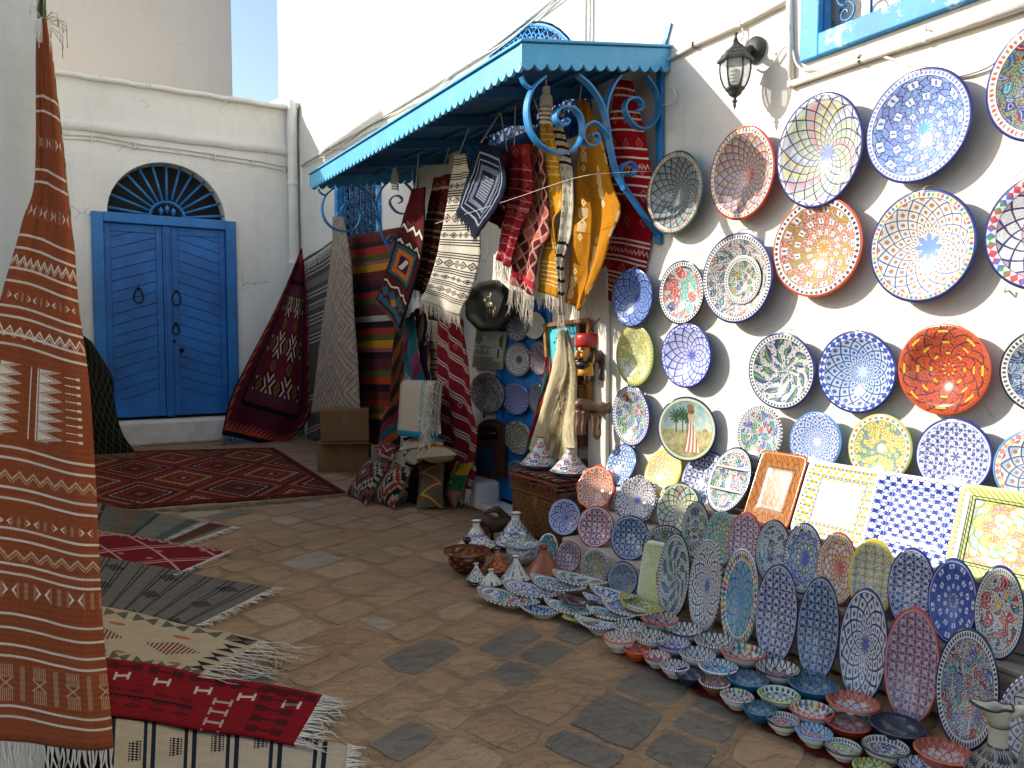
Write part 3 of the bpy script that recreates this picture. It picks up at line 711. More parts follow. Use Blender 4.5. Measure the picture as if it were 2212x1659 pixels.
for i, (X, Y, rw, rh) in enumerate(stones):
    P = stone_poly(X, Y, rw, rh); h = rs.uniform(.002, .007); tl_ = (rs.uniform(-.012, .012), rs.uniform(-.012, .012)); zt = lambda x, y: h + tl_[0] * (x - X) + tl_[1] * (y - Y)
    m = MB() if i < 300 else far; cx_s, cy_s = X, Y
    r1 = m.add([(x, y, -.01) for x, y in P]); r2 = m.add([(x + (X - x) * .03, y + (Y - y) * .03, zt(x, y) - .0025) for x, y in P]); r3 = m.add([(x + (X - x) * .14, y + (Y - y) * .14, zt(x, y)) for x, y in P]); cc_ = m.add([(X, Y, zt(X, Y) + rs.uniform(0, .002))])
    k_ = len(P); v = rs.random(); mi = 0 if v < .62 else 1 if v < .80 else 2 if v < .93 else 3 if v < .965 else 4
    near_grey = 1.2 < X < 2.3 and 1.3 < Y < 2.9 and v > .55
    if near_grey: mi = 3
    for a_, b_ in ((r1, r2), (r2, r3)):
        for k in range(k_): m.face((a_ + k, a_ + (k + 1) % k_, b_ + (k + 1) % k_, b_ + k), mi)
    for k in range(k_): m.face((r3 + k, r3 + (k + 1) % k_, cc_), mi)
    if i < 300: m.m = [0] * len(m.f); m.build('flagstone', M_ST[mi], ground, smooth=True, sharp=60)
if far.v: tag(far.build('distant_flagstones', M_ST, ground, smooth=True, sharp=60), kind='stuff')
# ================================================================ STEPS FOR THE CERAMICS
steps = tag(empty('display_steps', (2.6, 2, 0)), 'weathered grey plank shelves in steps under the plates against the shop wall', 'shelves')
def plank(lo, hi, mat=None, nm='plank'):
    m = MB(); m.bb(lo, hi); return m.build(nm, mat or M_PLANK, steps, bevel=.005, loc=-steps.location)
ye = 2.86
plank((2.55, .3, .252), (2.70, ye, .272)); plank((2.553, .3, .15), (2.572, ye, .25)); plank((2.556, .3, .03), (2.575, ye - .01, .145))
plank((2.685, .3, .462), (2.83, 2.76, .482)); plank((2.688, .3, .38), (2.706, 2.76, .46)); plank((2.69, .3, .275), (2.708, 2.75, .376))
plank((2.845, .3, .69), (2.98, 2.66, .713)); plank((2.85, .3, .60), (2.868, 2.66, .688)); plank((2.85, .3, .485), (2.868, 2.65, .596))
for y in (.5, 1.5, 2.5):
    plank((2.875, y, 0), (2.92, y + .05, .688), nm='post'); plank((2.72, y, 0), (2.76, y + .05, .46), nm='post')
M_STEP = plaster('grubby_step_plaster', 'b9b3a6', '8a8272', .6)
ws = tag(empty('white_steps', (2.6, 3.4, 0)), 'low white plastered steps at the far end of the plate display', 'steps')
for lo, hi in (((2.555, 2.87, 0), (2.98, 3.66, .147)), ((2.72, 2.78, .147), (2.98, 3.63, .288)), ((2.85, 2.785, .288), (2.98, 3.60, .436))):
    m = MB(); m.bb(lo, hi); m.build('step', M_STEP, ws, bevel=.012, loc=-ws.location)
pb_ = MB(); pb_.bb((2.12, .9, .012), (2.25, 1.32, .2)); 
# red cloth under the bowls
def cloth_mat():
    g = Gr('dark_red_cloth', .95, .1); n = g.noise(9); g.out(g.mix(n, '4c1512', '6e221c')); g.bump(g.noise(160, det=2) + n, .3, .003); return g.mat
m = MB(); nx, ny = 8, 40; c1, c2, c3, c4 = onZ(1336, 1408, .01), onZ(1880, 1690, .01), Vector((2.42, .6, .01)), Vector((2.42, 2.75, .01))
for j in range(ny + 1):
    for i in range(nx + 1):
        a = c1.lerp(c2, j / ny); b = c4.lerp(c3, j / ny); p = a.lerp(b, i / nx); m.add([(p.x + .012 * math.sin(j * 1.1) * (1 - i / nx), p.y, .0125 + .003 * NZ.noise(p * 9))])
for j in range(ny):
    for i in range(nx): b = j * (nx + 1) + i; m.face((b, b + nx + 1, b + nx + 2, b + 1))
tag(m.build('ground_cloth', cloth_mat(), smooth=True), 'thin dark red cloth spread on the stones under the bowls', 'cloth')

m = MB(); rs = random.Random(31)
for k in range(420):
    x, y = rs.uniform(-.2, 2.4), rs.uniform(1.0, 7); r = rs.uniform(.002, .006); z = .009; a = rs.uniform(0, 3); b = m.add([(x + r * math.cos(a + t) * rs.uniform(.6, 1.2), y + r * math.sin(a + t) * rs.uniform(.6, 1.2), z) for t in (0, 1.5, 3.1, 4.6)] + [(x, y, z + r * .5)])
    for t in range(4): m.face((b + t, b + (t + 1) % 4, b + 4))
tag(m.build('grit', plain('pale_grit', '9a9080', .9, .3)), kind='stuff')
# ================================================================ CERAMIC SHAPES
def o_round(t): return math.cos(t), math.sin(t)
def o_wavy(n=8, a=.045):
    return lambda t: ((1 + a * math.cos(n * t)) * math.cos(t), (1 + a * math.cos(n * t)) * math.sin(t))
def o_rect(p=9):
    def f(t):
        c, s = math.cos(t), math.sin(t); k = (abs(c) ** p + abs(s) ** p) ** (-1 / p); return c * k, s * k
    return f
def o_leaf(t):
    s = math.sin(t); return math.cos(t), math.copysign(abs(s) ** 1.55, s)
def frame(tilt, yaw, roll=0):
    """dish leaning against something to its +X side: face looks to -X, tipped up by tilt, turned by yaw towards the viewer"""
    n = Vector((-math.cos(tilt), 0, math.sin(tilt))); up = Vector((math.sin(tilt), 0, math.cos(tilt)))
    R = Matrix.Rotation(yaw, 3, 'Z'); n = R @ n; up = R @ up; x = up.cross(n)
    if roll:
        Q = Matrix.Rotation(roll, 3, n); up = Q @ up; x = Q @ x
    return Matrix((x, up, n)).transposed()
def dish(name, a, b, depth, mats, M, c, outline=o_round, rimw=.1, rimup=.0, th=.008, seg=56, foot=.42, inner=None, power=2.0, flat=0.0, leaf=0, footh=.006):
    """a, b half axes of the rim; M, c put the rim plane in the world. mats: inside, outside, edge"""
    m = MB(); ri = 1 - rimw
    def zin(q):
        if q >= ri: return rimup * (q - ri) / max(rimw, 1e-6)
        t = q / ri
        if power is None: return -depth * (1 - t * t) ** .5
        t = max(0, (t - flat) / (1 - flat)); return -depth * (1 - t ** power)
    qs = [0, .12, .25, .38, .5, .62, .73, .83, .9] ; qs = [q * ri for q in qs] + [ri, ri + rimw * .5, .985, 1.0] if power is not None else [q * ri for q in (0, .2, .4, .58, .72, .82, .89, .94, .975, .993)] + [ri, ri + rimw * .5, 1.0]
    def z_extra(x): return leaf * abs(x) ** 2.2
    rings = []; s2 = th / max(a, b)
    outl = [outline(2 * PI * k / seg) for k in range(seg)]
    def ring(q, z):
        return m.add([(a * q * x, b * q * y, z + z_extra(q * x)) for x, y in outl])
    prev = None
    c0 = m.add([(0, 0, zin(0))])
    for q in qs[1:]:
        rg = ring(q, zin(q)); q_ = q
        if prev is None:
            for k in range(seg):
                k2 = (k + 1) % seg; m.face((c0, rg + k, rg + k2), 0, ((0, 0), (q * outl[k][0], q * outl[k][1]), (q * outl[k2][0], q * outl[k2][1])))
        else:
            mi = 0
            for k in range(seg):
                k2 = (k + 1) % seg
                m.face((prev + k, rg + k, rg + k2, prev + k2), mi, tuple((qq * outl[kk][0], qq * outl[kk][1]) for qq, kk in ((pq, k), (q, k), (q, k2), (pq, k2))))
        prev = rg; pq = q
    zr = zin(1.0)
    ext = [(1 + s2 * .8, zr - th * .5, 2), (1 + s2 * .3, zr - th * 1.1, 2)]
    for q in ((.93, .84, .72, .6, foot + .03) if power is not None else (.985, .95, .9, .82, .72, .6, foot + .03)): ext.append((q, zin(q) - th * 1.25 if q > foot + .05 else -depth * 1.0 - th * 1.3, 1))
    ext[-1] = (foot + .03, max(-depth - th, -depth * (1 - ((foot) / ri) ** (power or 4)) - th * 1.4), 1)
    zb = -depth - th * 1.2 - footh
    ext += [(foot, zb, 1), (foot - .06, zb, 1), (foot - .08, -depth - th, 1)]
    for q, z, mi in ext:
        rg = ring(q, z)
        for k in range(seg):
            k2 = (k + 1) % seg; m.face((prev + k, rg + k, rg + k2, prev + k2), mi, tuple((outl[kk][0], outl[kk][1]) for kk in (k, k, k2, k2)))
        prev = rg
    m.face([prev + k for k in range(seg)], 1)
    o = m.build(name, mats, smooth=True, sharp=50)
    o.matrix_world = Matrix.Translation(c) @ M.to_4x4()
    return o
def rimpts(a, b, M, c, outline=o_round, n=40):
    return [Vector(c) + M @ Vector((a * x, b * y, 0)) for x, y in (outline(2 * PI * k / n) for k in range(n))]
LOG = []
def wall_dish(x0, y0, x1, y1, mats, label, depth=.3, X=3.0, name='hanging_plate', cat='plate', group='painted plates hanging on the shop wall', outline=o_round, yaw=0, tilt=0, gap=.012, **kw):
    """hangs on the wall: pixel box gives where and how big"""
    M = frame(tilt, yaw)
    c0 = onX((x0 + x1) / 2, (y0 + y1) / 2, X - .09); R0 = (y1 - y0) / 2 / FPX * (c0 - CAM).dot(FW)
    def st(p): return X - gap - max(.02, depth * p[3]) - .012
    def f(p):
        b = bbox(rimpts(p[2], p[3], M, (st(p), p[0], p[1]), outline)); return [b[0] - x0, b[1] - y0, b[2] - x1, b[3] - y1]
    p = solve((c0.y, c0.z, R0, R0), f)
    LOG.append((label[:34], 'a/b %.2f' % (p[2] / p[3]), 'b %.3f' % p[3]))
    o = dish(name, p[2], p[3], max(.02, depth * p[3]), mats, M, (st(p), p[0], p[1]), outline, **kw)
    if name == 'hanging_plate' and not yaw:
        m = MB(); bb = p[3]; z0 = -(X - st(p)) + .004
        m.tube([(0, bb * 1.13, z0), (0, bb * 1.12, z0 * .45), (0, bb * 1.06, z0 * .2), (-.012, bb * .99, .004), (-.012, bb * .95, .004)], .0017, 5); m.tube([(.012, bb * .95, .004), (.012, bb * .99, .004), (0, bb * 1.06, z0 * .2)], .0017, 5); m.build('wire_hanger', M_WIRE, o, smooth=True)
    return tag(o, label, cat, group)
def lean_dish(x0, y0, x1, Xb, Zb, mats, label, depth=.3, tilt=20, yaw=0, name='leaning_plate', cat='plate', group=None, outline=o_round, ratio=None, roll=0, y1=None, **kw):
    """stands on edge on a shelf at (Xb, Zb), leaning back"""
    tl = math.radians(tilt); M = frame(tl, math.radians(yaw), math.radians(roll)); up = M @ Vector((0, 1, 0)); nn = M @ Vector((0, 0, 1))
    c0 = onX((x0 + x1) / 2, y0, Xb + .08)
    def cc(Y, a, b):
        pts = rimpts(a, b, M, (0, 0, 0), outline, 32); zb = min(p.z for p in pts); off = [p for p in pts if p.z == zb][0]
        return Vector((Xb, Y, Zb)) - Vector((off.x, 0, off.z))
    if ratio is None and y1 is None:
        def f(p):
            b = bbox(rimpts(p[1], p[2], M, cc(p[0], p[1], p[2]), outline)); return [b[0] - x0, b[2] - x1, b[1] - y0]
        h = max(.05, (c0.z - Zb) / 2); p = solve((c0.y, h * .8, h), f); a, b = p[1], p[2]; Y = p[0]; c = cc(Y, a, b)
    elif y1 is None:
        def f(p):
            b = bbox(rimpts(p[1] * ratio, p[1], M, cc(p[0], p[1] * ratio, p[1]), outline)); return [(b[0] + b[2] - x0 - x1), b[1] - y0]
        h = max(.05, (c0.z - Zb) / 2); p = solve((c0.y, h), f); b = p[1]; a = b * ratio; Y = p[0]; c = cc(Y, a, b)
    LOG.append((label[:34], 'a/b %.2f' % (a / b), 'b %.3f' % b, 'Y %.2f' % Y))
    o = dish(name, a, b, max(.012, depth * min(a, b)), mats, M, c, outline, **kw)
    return tag(o, label, cat, group)
def floor_bowl(x0, x1, y0, mats, label, hr=1.0, zb=.014, name='bowl', cat='bowl', group='bowls in rows on the red cloth', rimw=.03, ratio=1.0, yaw=0, outline=o_round, **kw):
    """stands upright; x0, x1 and the far edge of the rim y0 give place and size"""
    Rz = Matrix.Rotation(yaw, 3, 'Z')
    def f(p):
        b = bbox(rimpts(p[2], p[2] * ratio, Rz, (p[0], p[1], zb + hr * p[2]), outline)); return [b[0] - x0, b[2] - x1, b[1] - y0]
    c0 = onZ((x0 + x1) / 2, y0 + 14, zb + .07); R0 = (x1 - x0) / 2 / FPX * (c0 - CAM).dot(FW)
    p = solve((c0.x, c0.y, R0), f); R = p[2]
    LOG.append((label[:34], 'R %.3f' % R, 'X %.2f Y %.2f' % (p[0], p[1])))
    d = hr * R - .016
    kw.setdefault('power', None)
    o = dish(name, R, R * ratio, d * .97, mats, Rz, (p[0], p[1], zb + hr * R), outline, rimw=rimw, th=.006, seg=44, foot=.5, footh=.002, **kw)
    o.location.z += zb - (o.location.z - d * .97 - .006 * 1.2 - .002)
    return tag(o, label, cat, group)
# ================================================================ ROWS OF CERAMICS
NAVY, DK, REDL, TURQ = '1b2458', '17192c', 'b4352c', '2f86a6'
r_dot = dict(r0=.86, dot='23295a', n=44, line='1a2048'); r_multi = dict(r0=.88, style='dot', dots2=['c23a30', '3f6fb0', 'd9b23a', '3f8a55'], n=60, line='1a1c30')
E_B = p_edge('edge_black_white_stripes'); E_N = p_edge('edge_navy_white_stripes', WH, '24306e', 50)
G_W = gl('d9d5ca'); G_N = gl('1f2a66'); G_TQ = gl('1d5f7d'); G_O = gl('c8501c'); G_R = gl('a83628'); G_BR = gl('6a3a20'); G_Y = gl('c8b432'); G_DT = gl('27605f'); G_LB = gl('5b8fc0'); G_K = gl('1a1c28'); G_OR = gl('b9553a'); G_LG = gl('9fae6a'); G_PG = gl('c6cda6'); G_NV = gl('17253f'); G_DR = gl('8c2f20')
multi = ['b9c3cf', 'c9b870', '8fb0d6', 'c77f7a', 'a9bd78', 'c5c8cf']
W = {}
def wd(*a, **k): return wall_dish(*a, **k)
wd(1397, 327, 1516, 504, (p_lat('dark_green_lattice', '10231f', ('8f9a90', '7f9aa8', 'a9ab86', '9c7f78', '8fa0a0'), 20, 5.2, .085, '777d78', rim=dict(r0=.87, bg='a5aa9a', dots2=['b64b40', '3f6f90', 'c4b050'], n=56, line='1a3a36')), G_DT, G_DT), 'dark green lattice plate with green edge, beside the foot of the blue canopy bracket', yaw=0)
wd(1534, 274, 1671, 473, (p_lat('red_lattice', '9a2620', ('c0b9a6', '9fb1c4', 'c9bf88', 'b9a9a0'), 20, 5.4, .08, '9a8f88', ctr='b03028', rim=dict(r0=.87, bg='d9d2bd', dots2=['3b4a80', 'c23a30', 'd0b040'], n=56, line='a03028')), G_R, G_R), 'red lattice plate with red edge, hanging below the lantern')
wd(1679, 202, 1862, 447, (p_lat('rainbow_spirals', '22244a', ('c9ced6', 'd8ca7c', '9cc0e0', 'd98f8a', 'c2d19a', 'aab2bc'), 18, 5.0, .06, 'a9aeb6', one=True, ctr='5a78c8', rim=dict(r0=.9, style='zig', dot='2b3166', n=18, line='232a66')), G_N, G_N), 'pastel plate of yellow, blue and pink spirals between the lantern and the big blue plate')
wd(1872, 148, 2097, 393, (p_flo('blue_scrollwork', '35407a', 'e4e8f2', '90a8d8', '5f7fc0', '7c8fce', 8, 3.2, dict(r0=.88, bg='dfe4f2', dot='4a5aa8', n=70, line='35407a'), 'a9b6dc', ctr='2f8fb0'), G_N, G_N), 'large pale blue scrollwork plate with white medallions, under the blue window')
wd(2132, 36, 2385, 303, (p_fish('green_ground_fish', ('b8282a', '3a4a94', '6d8a4a', '2f8fb0', '7c88b8', '8f9c50'), '8f9a70', '23261f', 3.6, dict(r0=.84, bg='e6e2d0', dot='5a5a50', dots2=['c23a30', 'cfc98a', '9a9a90'], n=60, line='25297a'), size=.3), G_N, G_N), 'dark green fish plate with cream rim, cut by the right edge at the top')
wd(1322, 581, 1408, 704, (p_lat('deep_blue_net', '182a72', ('6f9bd8', '8fb2e0', '5a84c8'), 13, 4.0, .11, '4f74b8', dot='1f3a90', ctr='1a2c8a'), G_N, G_N), 'small deep blue net plate beside the striped red rug fringe', gap=.04)
wd(1424, 565, 1520, 699, (p_fish('red_fish_big', ('c4473c', '5fb0a4', 'a8b040', '2a2f66', 'c4473c', '7fc0b8'), WH, '6a6a70', 2.3, dict(r0=.85, bg='e4e2da', dot='2a2d40', n=56, line='20244a'), size=.4), G_W, G_K), 'small round plate with red curling fish and turquoise patches')
cd = wd(1518, 505, 1667, 696, (p_fish('grey_fish_outer', ('d8702a', '2f6f6a', '1f2a5e', '2f4a7a'), 'd0d0cc', '23243a', 4.2, dict(r0=.87, bg='e0dfd8', dot='3a3a48', n=80, line='232a66'), size=.22), G_N, G_N), 'grey chip plate with a small fish bowl set in its lower right', depth=.36)
wd(1671, 427, 1860, 639, (p_flo('coral_blossoms', 'c24f2e', 'ece6d8', 'd9ae88', '2f3f90', '7f9a3a', 10, 3.2, dict(r0=.86, bg='ebe8e0', dot='2c3150', n=52, line='b5492e'), 'd8a98c', ctr='e0843c'), G_OR, G_OR), 'coral flower plate with white blossoms and orange edge, under the rainbow spiral plate')
wd(1881, 411, 2107, 650, (p_lat('white_diamonds_net', '27337a', ('e4e2d8',), 16, 5.0, .05, None, 'b5722a', '4f86c8', dict(r0=.87, bg='d8d2c0', dots2=['c23a30', 'd9b23a', '3f8a55', '3f6fb0'], n=64, line='27337a'), ctr_r=.2), G_N, G_N), 'large white plate with a blue net and star centre, under the blue scrollwork plate')
wd(2128, 372, 2392, 624, (p_lat('navy_scales', '1c2258', ('d9d8d8', '8fa0c8', 'b9929a'), 14, 4.4, .08, 'e4e4e4', rim=dict(r0=.82, bg='d0cfd0', style='check', dots2=['b02a5a', '3f5fb0', '3a8a4a', 'c23a30'], n=36, line='1c2258')), G_N, G_N), 'large navy scale plate with pink and green rim, cut by the right edge')
wd(1331, 704, 1409, 831, (p_fish('yellow_green_fan', ('c8c888', '9fae5a', 'c9988a', 'b8c4c0', 'd0b868'), 'c2bf7a', '6a6a38', 3.0, dict(r0=.87, bg='c6c97c', dot='8a9440', n=50, line='7a8438'), size=.42, base='b0a868'), G_LG, G_LG), 'yellow green plate under the small deep blue net plate')
wd(1429, 700, 1535, 836, (p_lat('violet_blue_net', '263a9a', ('c9cbe4', '9db4e0', 'd8b8c8'), 13, 4.0, .085, 'a9b4dc', ctr='2338a8', rim=dict(r0=.88, style='zig', dot='2b3aa0', bg='c0c8e8', n=22, line='1f2c8a')), G_N, G_N), 'violet blue net plate with zigzag rim, under the red fish plate')
wd(1323, 836, 1402, 962, (p_fish('small_bright_fish', rim=dict(r0=.84, bg='dcdbd6', dot='2a3a70', n=56, line='26307a'), sc=3.4), G_N, G_N), 'small plate of bright fish beside the carved camel heads')
def woman_plate():
    g = glaze('woman_and_palms_scene'); u, v, r, th = pol(g); n = g.noise(5, g.vec(u, v, 0), det=4)
    c = g.mix(v.ss(-.1, .8), 'b9cbb8', '7fb4c0'); c = g.mix((n).ss(.45, .7) * v.gt(0), c, 'd8dccb')
    c = g.mix(v.lt(-.05), c, g.mix(n.ss(.4, .6), '9a9a58', 'c8b484')); c = g.mix(v.lt(-.5), c, g.mix(n.ss(.4, .6), '6f8040', 'b39a68'))
    for tx, tz in ((-.42, .38), (-.2, .48), (-.05, .36)):
        dx = u - tx; dy = v - tz; rr = (dx * dx + dy * dy).sq(); aa = g.at2(dy, dx)
        c = g.mix(dx.ab().lt(.02) * v.lt(tz) * v.gt(-.15), c, '5a4630'); c = g.mix(rr.lt((aa * 5).cos().ab() * .17 + .05), c, '2f5a34')
    bx = u - .12; sk = (bx - (v + .3) * -.08).ab().lt((.35 - v) * .24 + .03) * v.lt(.32) * v.gt(-.72)
    c = g.mix(sk, c, g.mix((bx * 14 / (1.3 - v)).pp().lt(.25), 'e4dccb', 'b0584a'))
    c = g.mix(((bx * 1.3).pw(2) + (v - .4).pw(2)).sq().lt(.17), c, 'c9b394'); c = g.mix((bx.pw(2) + (v - .58).pw(2)).sq().lt(.11), c, '8a5a3a')
    c = g.mix(((bx + .02).pw(2) * .6 + (v - .7).pw(2)).sq().lt(.1), c, '9a7a50')
    cx = u - .62; cy = v + .02; c = g.mix(((cx * 1.2).pw(2) + (cy * 2.2).pw(2)).sq().lt(.12), c, 'a8895a'); c = g.mix((cx.ab() - .06).ab().lt(.015) * cy.lt(0) * cy.gt(-.2), c, '8a6a40')
    return finish(g, c, r, th, dict(r0=.88, style='none', bg='d8dcae', line='27306a'), 'c8c8a0')
wd(1422, 859, 1546, 995, (woman_plate(), G_N, G_N), 'picture plate of a woman in a striped skirt by palm trees', depth=.18, yaw=.42, gap=.07)
wd(1618, 721, 1758, 882, (p_leafy('green_leaf_whirl', rim=dict(r0=.86, bg='dfded4', dot='3a3d50', n=60, line='232a5e')), G_N, G_N), 'plate of green leaves whirling on white, left of the checked blue plate')
wd(1768, 717, 1934, 890, (p_lat('blue_shield_net', '1c2766', ('a9bddf', 'd5dbe8', '8fb4e0'), 13, 4.2, .07, None, '22306e', 'a9c4e8', dict(r0=.84, style='check', bg='c9d6ee', dot='1c3f9a', n=30, line='1c2766')), G_N, G_N), 'pale blue net plate with dark checked rim, left of the orange bowl')
wd(1942, 703, 2136, 893, (p_solid('orange_red_blossom', 'b5401a', 'e0a820', '4a1a12', 10), G_O, gl('c8541f', .3)), 'big orange bowl with yellow petal marks and wide orange rim', rimw=.16)
wd(2161, 713, 2352, 891, (p_fish('navy_and_blue_fish', ('1f2f66', '2f5f9a', '3f86b0', '1b2350'), 'b9bfc8', '1b1e36', 2.8, dict(r0=.83, bg='dcdad2', dot='4a4a50', n=50, line='1b2048')), G_K, G_K), 'dark blue fish plate right of the orange bowl, cut by the right edge')
# small bowl set in the chip plate
cdm = cd.matrix_world
# ---- row of plates on wire stands against the foot of the wall
TC = .715
tier_c = 'plates on wire stands along the top shelf'
for x0, y0, x1, xr, mats, lb in [
    (1582, 879, 1699, .97, (p_fish('stand_fish', sc=3.0, rim=dict(r0=.86, bg='dedcd4', dot='30384a', n=60, line='2a3070')), G_W, E_B), 'fish plate on the top shelf, below the green leaf plate'),
    (1694, 892, 1827, .97, (p_lat('pale_blue_arches', '35407e', ('b9c6e6', 'd3daee', '9ab6e4'), 13, 4.0, .06, None, '3a4a90', 'dfe6f4', dict(r0=.88, style='zig', bg='c8d2ec', dot='3f4f9a', n=26, line='35407e')), G_LB, G_LB), 'pale blue arch pattern plate on a stand below the checked blue plate'),
    (1829, 897, 1972, .97, (p_flo('lime_flower_garden', '5a7a1c', 'd8e07a', 'd8dca0', 'd8602a', '2f7fa8', 9, 3.3, dict(r0=.84, style='dot', bg='e4e2ce', dots2=['d8602a', '2a3560', '2f8fa0'], n=30, line='9aa040'), 'c8d48a', ctr='e8e6d0'), G_LG, G_LG), 'lime green plate of orange and blue flowers on a stand'),
    (1977, 906, 2144, .97, (p_hat('violet_star_mesh', '34407e', '8f96c8', 'dcdfe8', '2c3468', 3.6, star='4a5490', rim=dict(r0=.92, style='none', bg='c8cfe4', line='2c3880')), G_N, G_N), 'violet blue mesh plate with a white star centre, below the orange bowl'),
    (2153, 931, 2325, .97, (p_lat('cream_diamond_star', '2a3566', ('e0ded2', 'c9cfd8'), 10, 3.4, .06, '9fb6c8', 'b0642a', None, dict(r0=.84, bg='c9d2d8', style='check', dots2=['d07a6a', '6a8fb0', 'c9b070'], n=30, line='4a6aa0')), G_LB, G_LB), 'cream diamond plate on the top shelf, cut by the right edge')]:
    lean_dish(x0, y0, x1, 2.885, TC + .01, mats, lb, .16, 7, 0, 'stand_plate', 'plate', tier_c, ratio=1.0)
# ---- second group: tilted plates at the far end and the big trays
LB = 'tilted plates on the far upper step'
lean_dish(1290, 960, 1390, 2.865, .439, (p_hat('bright_blue_star_mesh', '1f3f8a', '5f92d0', 'cfdcea', '1c3068', 3.8, star='2a4a8a', rim=dict(r0=.93, style='none', bg='7fa8dc', line='1c3474')), G_N, G_N), 'bright blue star mesh plate just right of the white wall strip', .2, 22, 0, group=LB, ratio=1.0)
lean_dish(1374, 971, 1487, 2.865, .439, (p_hat('yellow_star_mesh', 'c8a820', 'd6c65a', 'd6d2c0', '6f7690', 4.2, star='e0c030', rim=dict(r0=.92, style='dot', bg='dcc95a', dot='a89030', n=50, line='c8ac28')), G_Y, G_Y), 'yellow star mesh plate between the two blue mesh plates', .2, 22, 0, group=LB, ratio=1.0)
lean_dish(1462, 976, 1575, 2.865, .439, (p_hat('navy_cross_mesh', '222c66', '6a74b0', 'dcdde2', '1b2146', 4.0, star='2a3468', rim=dict(r0=.93, style='none', bg='aab2d4', line='222c66')), G_N, G_N), 'navy cross mesh plate half hidden by the three part oval dish', .2, 22, 0, group=LB, ratio=1.0)
M_3P = p_fish('three_part_fish', sc=4.4, rim=dict(r0=.87, bg='dedcd6', dot='30384a', n=70, line='23265a'), sx=.6, size=.28)
tp = lean_dish(1527, 968, 1622, 2.71, .487, (M_3P, G_W, G_K), 'long oval dish in three parts with fish', .22, 24, 0, 'divided_dish', 'dish', None, rimw=.1)
E_O = gl('a8561c'); TRY = 'square and oblong trays on the middle shelf'
def tray(x0, y0, x1, Xb, Zb, mats, lb, yaw=0, ratio=None, tilt=23.5, n='serving_tray', depth=.12, **k):
    return lean_dish(x0, y0, x1, Xb, Zb, mats, lb, depth, tilt, yaw, n, 'tray', TRY, o_rect(14), ratio, rimw=.04, flat=.62, power=1.3, seg=80, foot=.5, **k)
g_ = glaze('amber_tray_glaze'); u_, v_, r_, t_ = pol(g_); n_ = g_.noise(4, g_.vec(u_, v_, 0), det=1)
sc_ = (u_ * 4 + (v_ * 7).sin() * .5).pp().lt(.06).mx((v_ * 4 + (u_ * 8).sin() * .6).pp().lt(.05)); edge_ = u_.ab().mx(v_.ab())
M_AMB = finish(g_, g_.mix(line_at(edge_, .6, .02).mx(sc_), g_.mix(n_, '8f4f10', 'b5701e'), '4a2508'), r_, t_, None, 'a0601c')
tray(1606, 975, 1741, 2.71, .487, (M_AMB, G_BR, E_O), 'amber brown oblong tray glaring in the sun')
def p_tray(name, c1, c2, dot, k, edge_col, bgc='e4e2da', inner=.62):
    g = glaze(name); u, v, _ = g.xyz('UV'); x = u * k; y = v * k; p = x + y; q = x - y
    lf = lambda s, t, w_: s.pp().lt((t * PI).sin().ab() * w_)
    c = g.mix(g.voro(26, g.vec(u, v, 0))[0].lt(.3) * .7, bgc, dot); c = g.mix(lf(y + .5, x, .2), c, c2); c = g.mix(lf(p, q, .17), c, c1); c = g.mix(lf(q, p, .17), c, c1)
    e = u.ab().mx(v.ab()); c = g.mix(e.gt(.965), c, edge_col); c = g.mix(line_at(e, inner, .012), c, c2); g.out(c); g.bump(g.noise(5, g.coord('UV')), .06, .003); return g.mat
tray(1711, 998, 1903, 2.71, .487, (p_tray('yellow_grey_hatch_tray', 'cdb51c', '6a6f92', '7a80a0', 4.5, 'e8e6dc'), G_W, gl('e6e3d6')), 'square tray of yellow and grey strokes glaring in the sun')
tray(1864, 1022, 2090, 2.71, .487, (p_tray('blue_hatch_tray', '23348c', '6f82c4', '1c2a74', 4.0, 'dfe2ee'), G_N, gl('e0e2ec')), 'square tray of dark and light blue strokes', tilt=19)
def p_tray2():
    g = glaze('yellow_green_star_tray'); u, v, r, th = pol(g); A = th * (8 / (2 * PI)); e = u.ab().mx(v.ab())
    q1 = r * 5 - (th * 4).sin().ab() * .7; q2 = r * 5 - (th * 4).cos().ab() * .7 + .5
    c = g.pal(q1.fl() + A.fl(), ['c4807a', 'd2c87c', '9fb4c8', 'dcd8b0']); c = g.mix(g.voro(24, g.vec(u, v, 0))[0].lt(.3) * .6, c, 'e2e0d0')
    c = g.mix(q1.pp().gt(.43).mx(q2.pp().gt(.44)), c, '9aa03a'); z = ((u + v) * 8).pp()
    c = g.mix(e.gt(.72), c, g.mix(z.lt(.2), 'd8da9c', 'a0aa48')); c = g.mix(line_at(e, .72, .015).mx(line_at(e, .78, .01)), c, '3a4024'); c = g.mix(e.gt(.96), c, 'd4d68c')
    g.out(c); return g.mat
tray(2047, 1050, 2300, 2.71, .487, (p_tray2(), G_LG, gl('c8cc80')), 'square tray with a yellow green star, cut by the right edge', tilt=18.5)
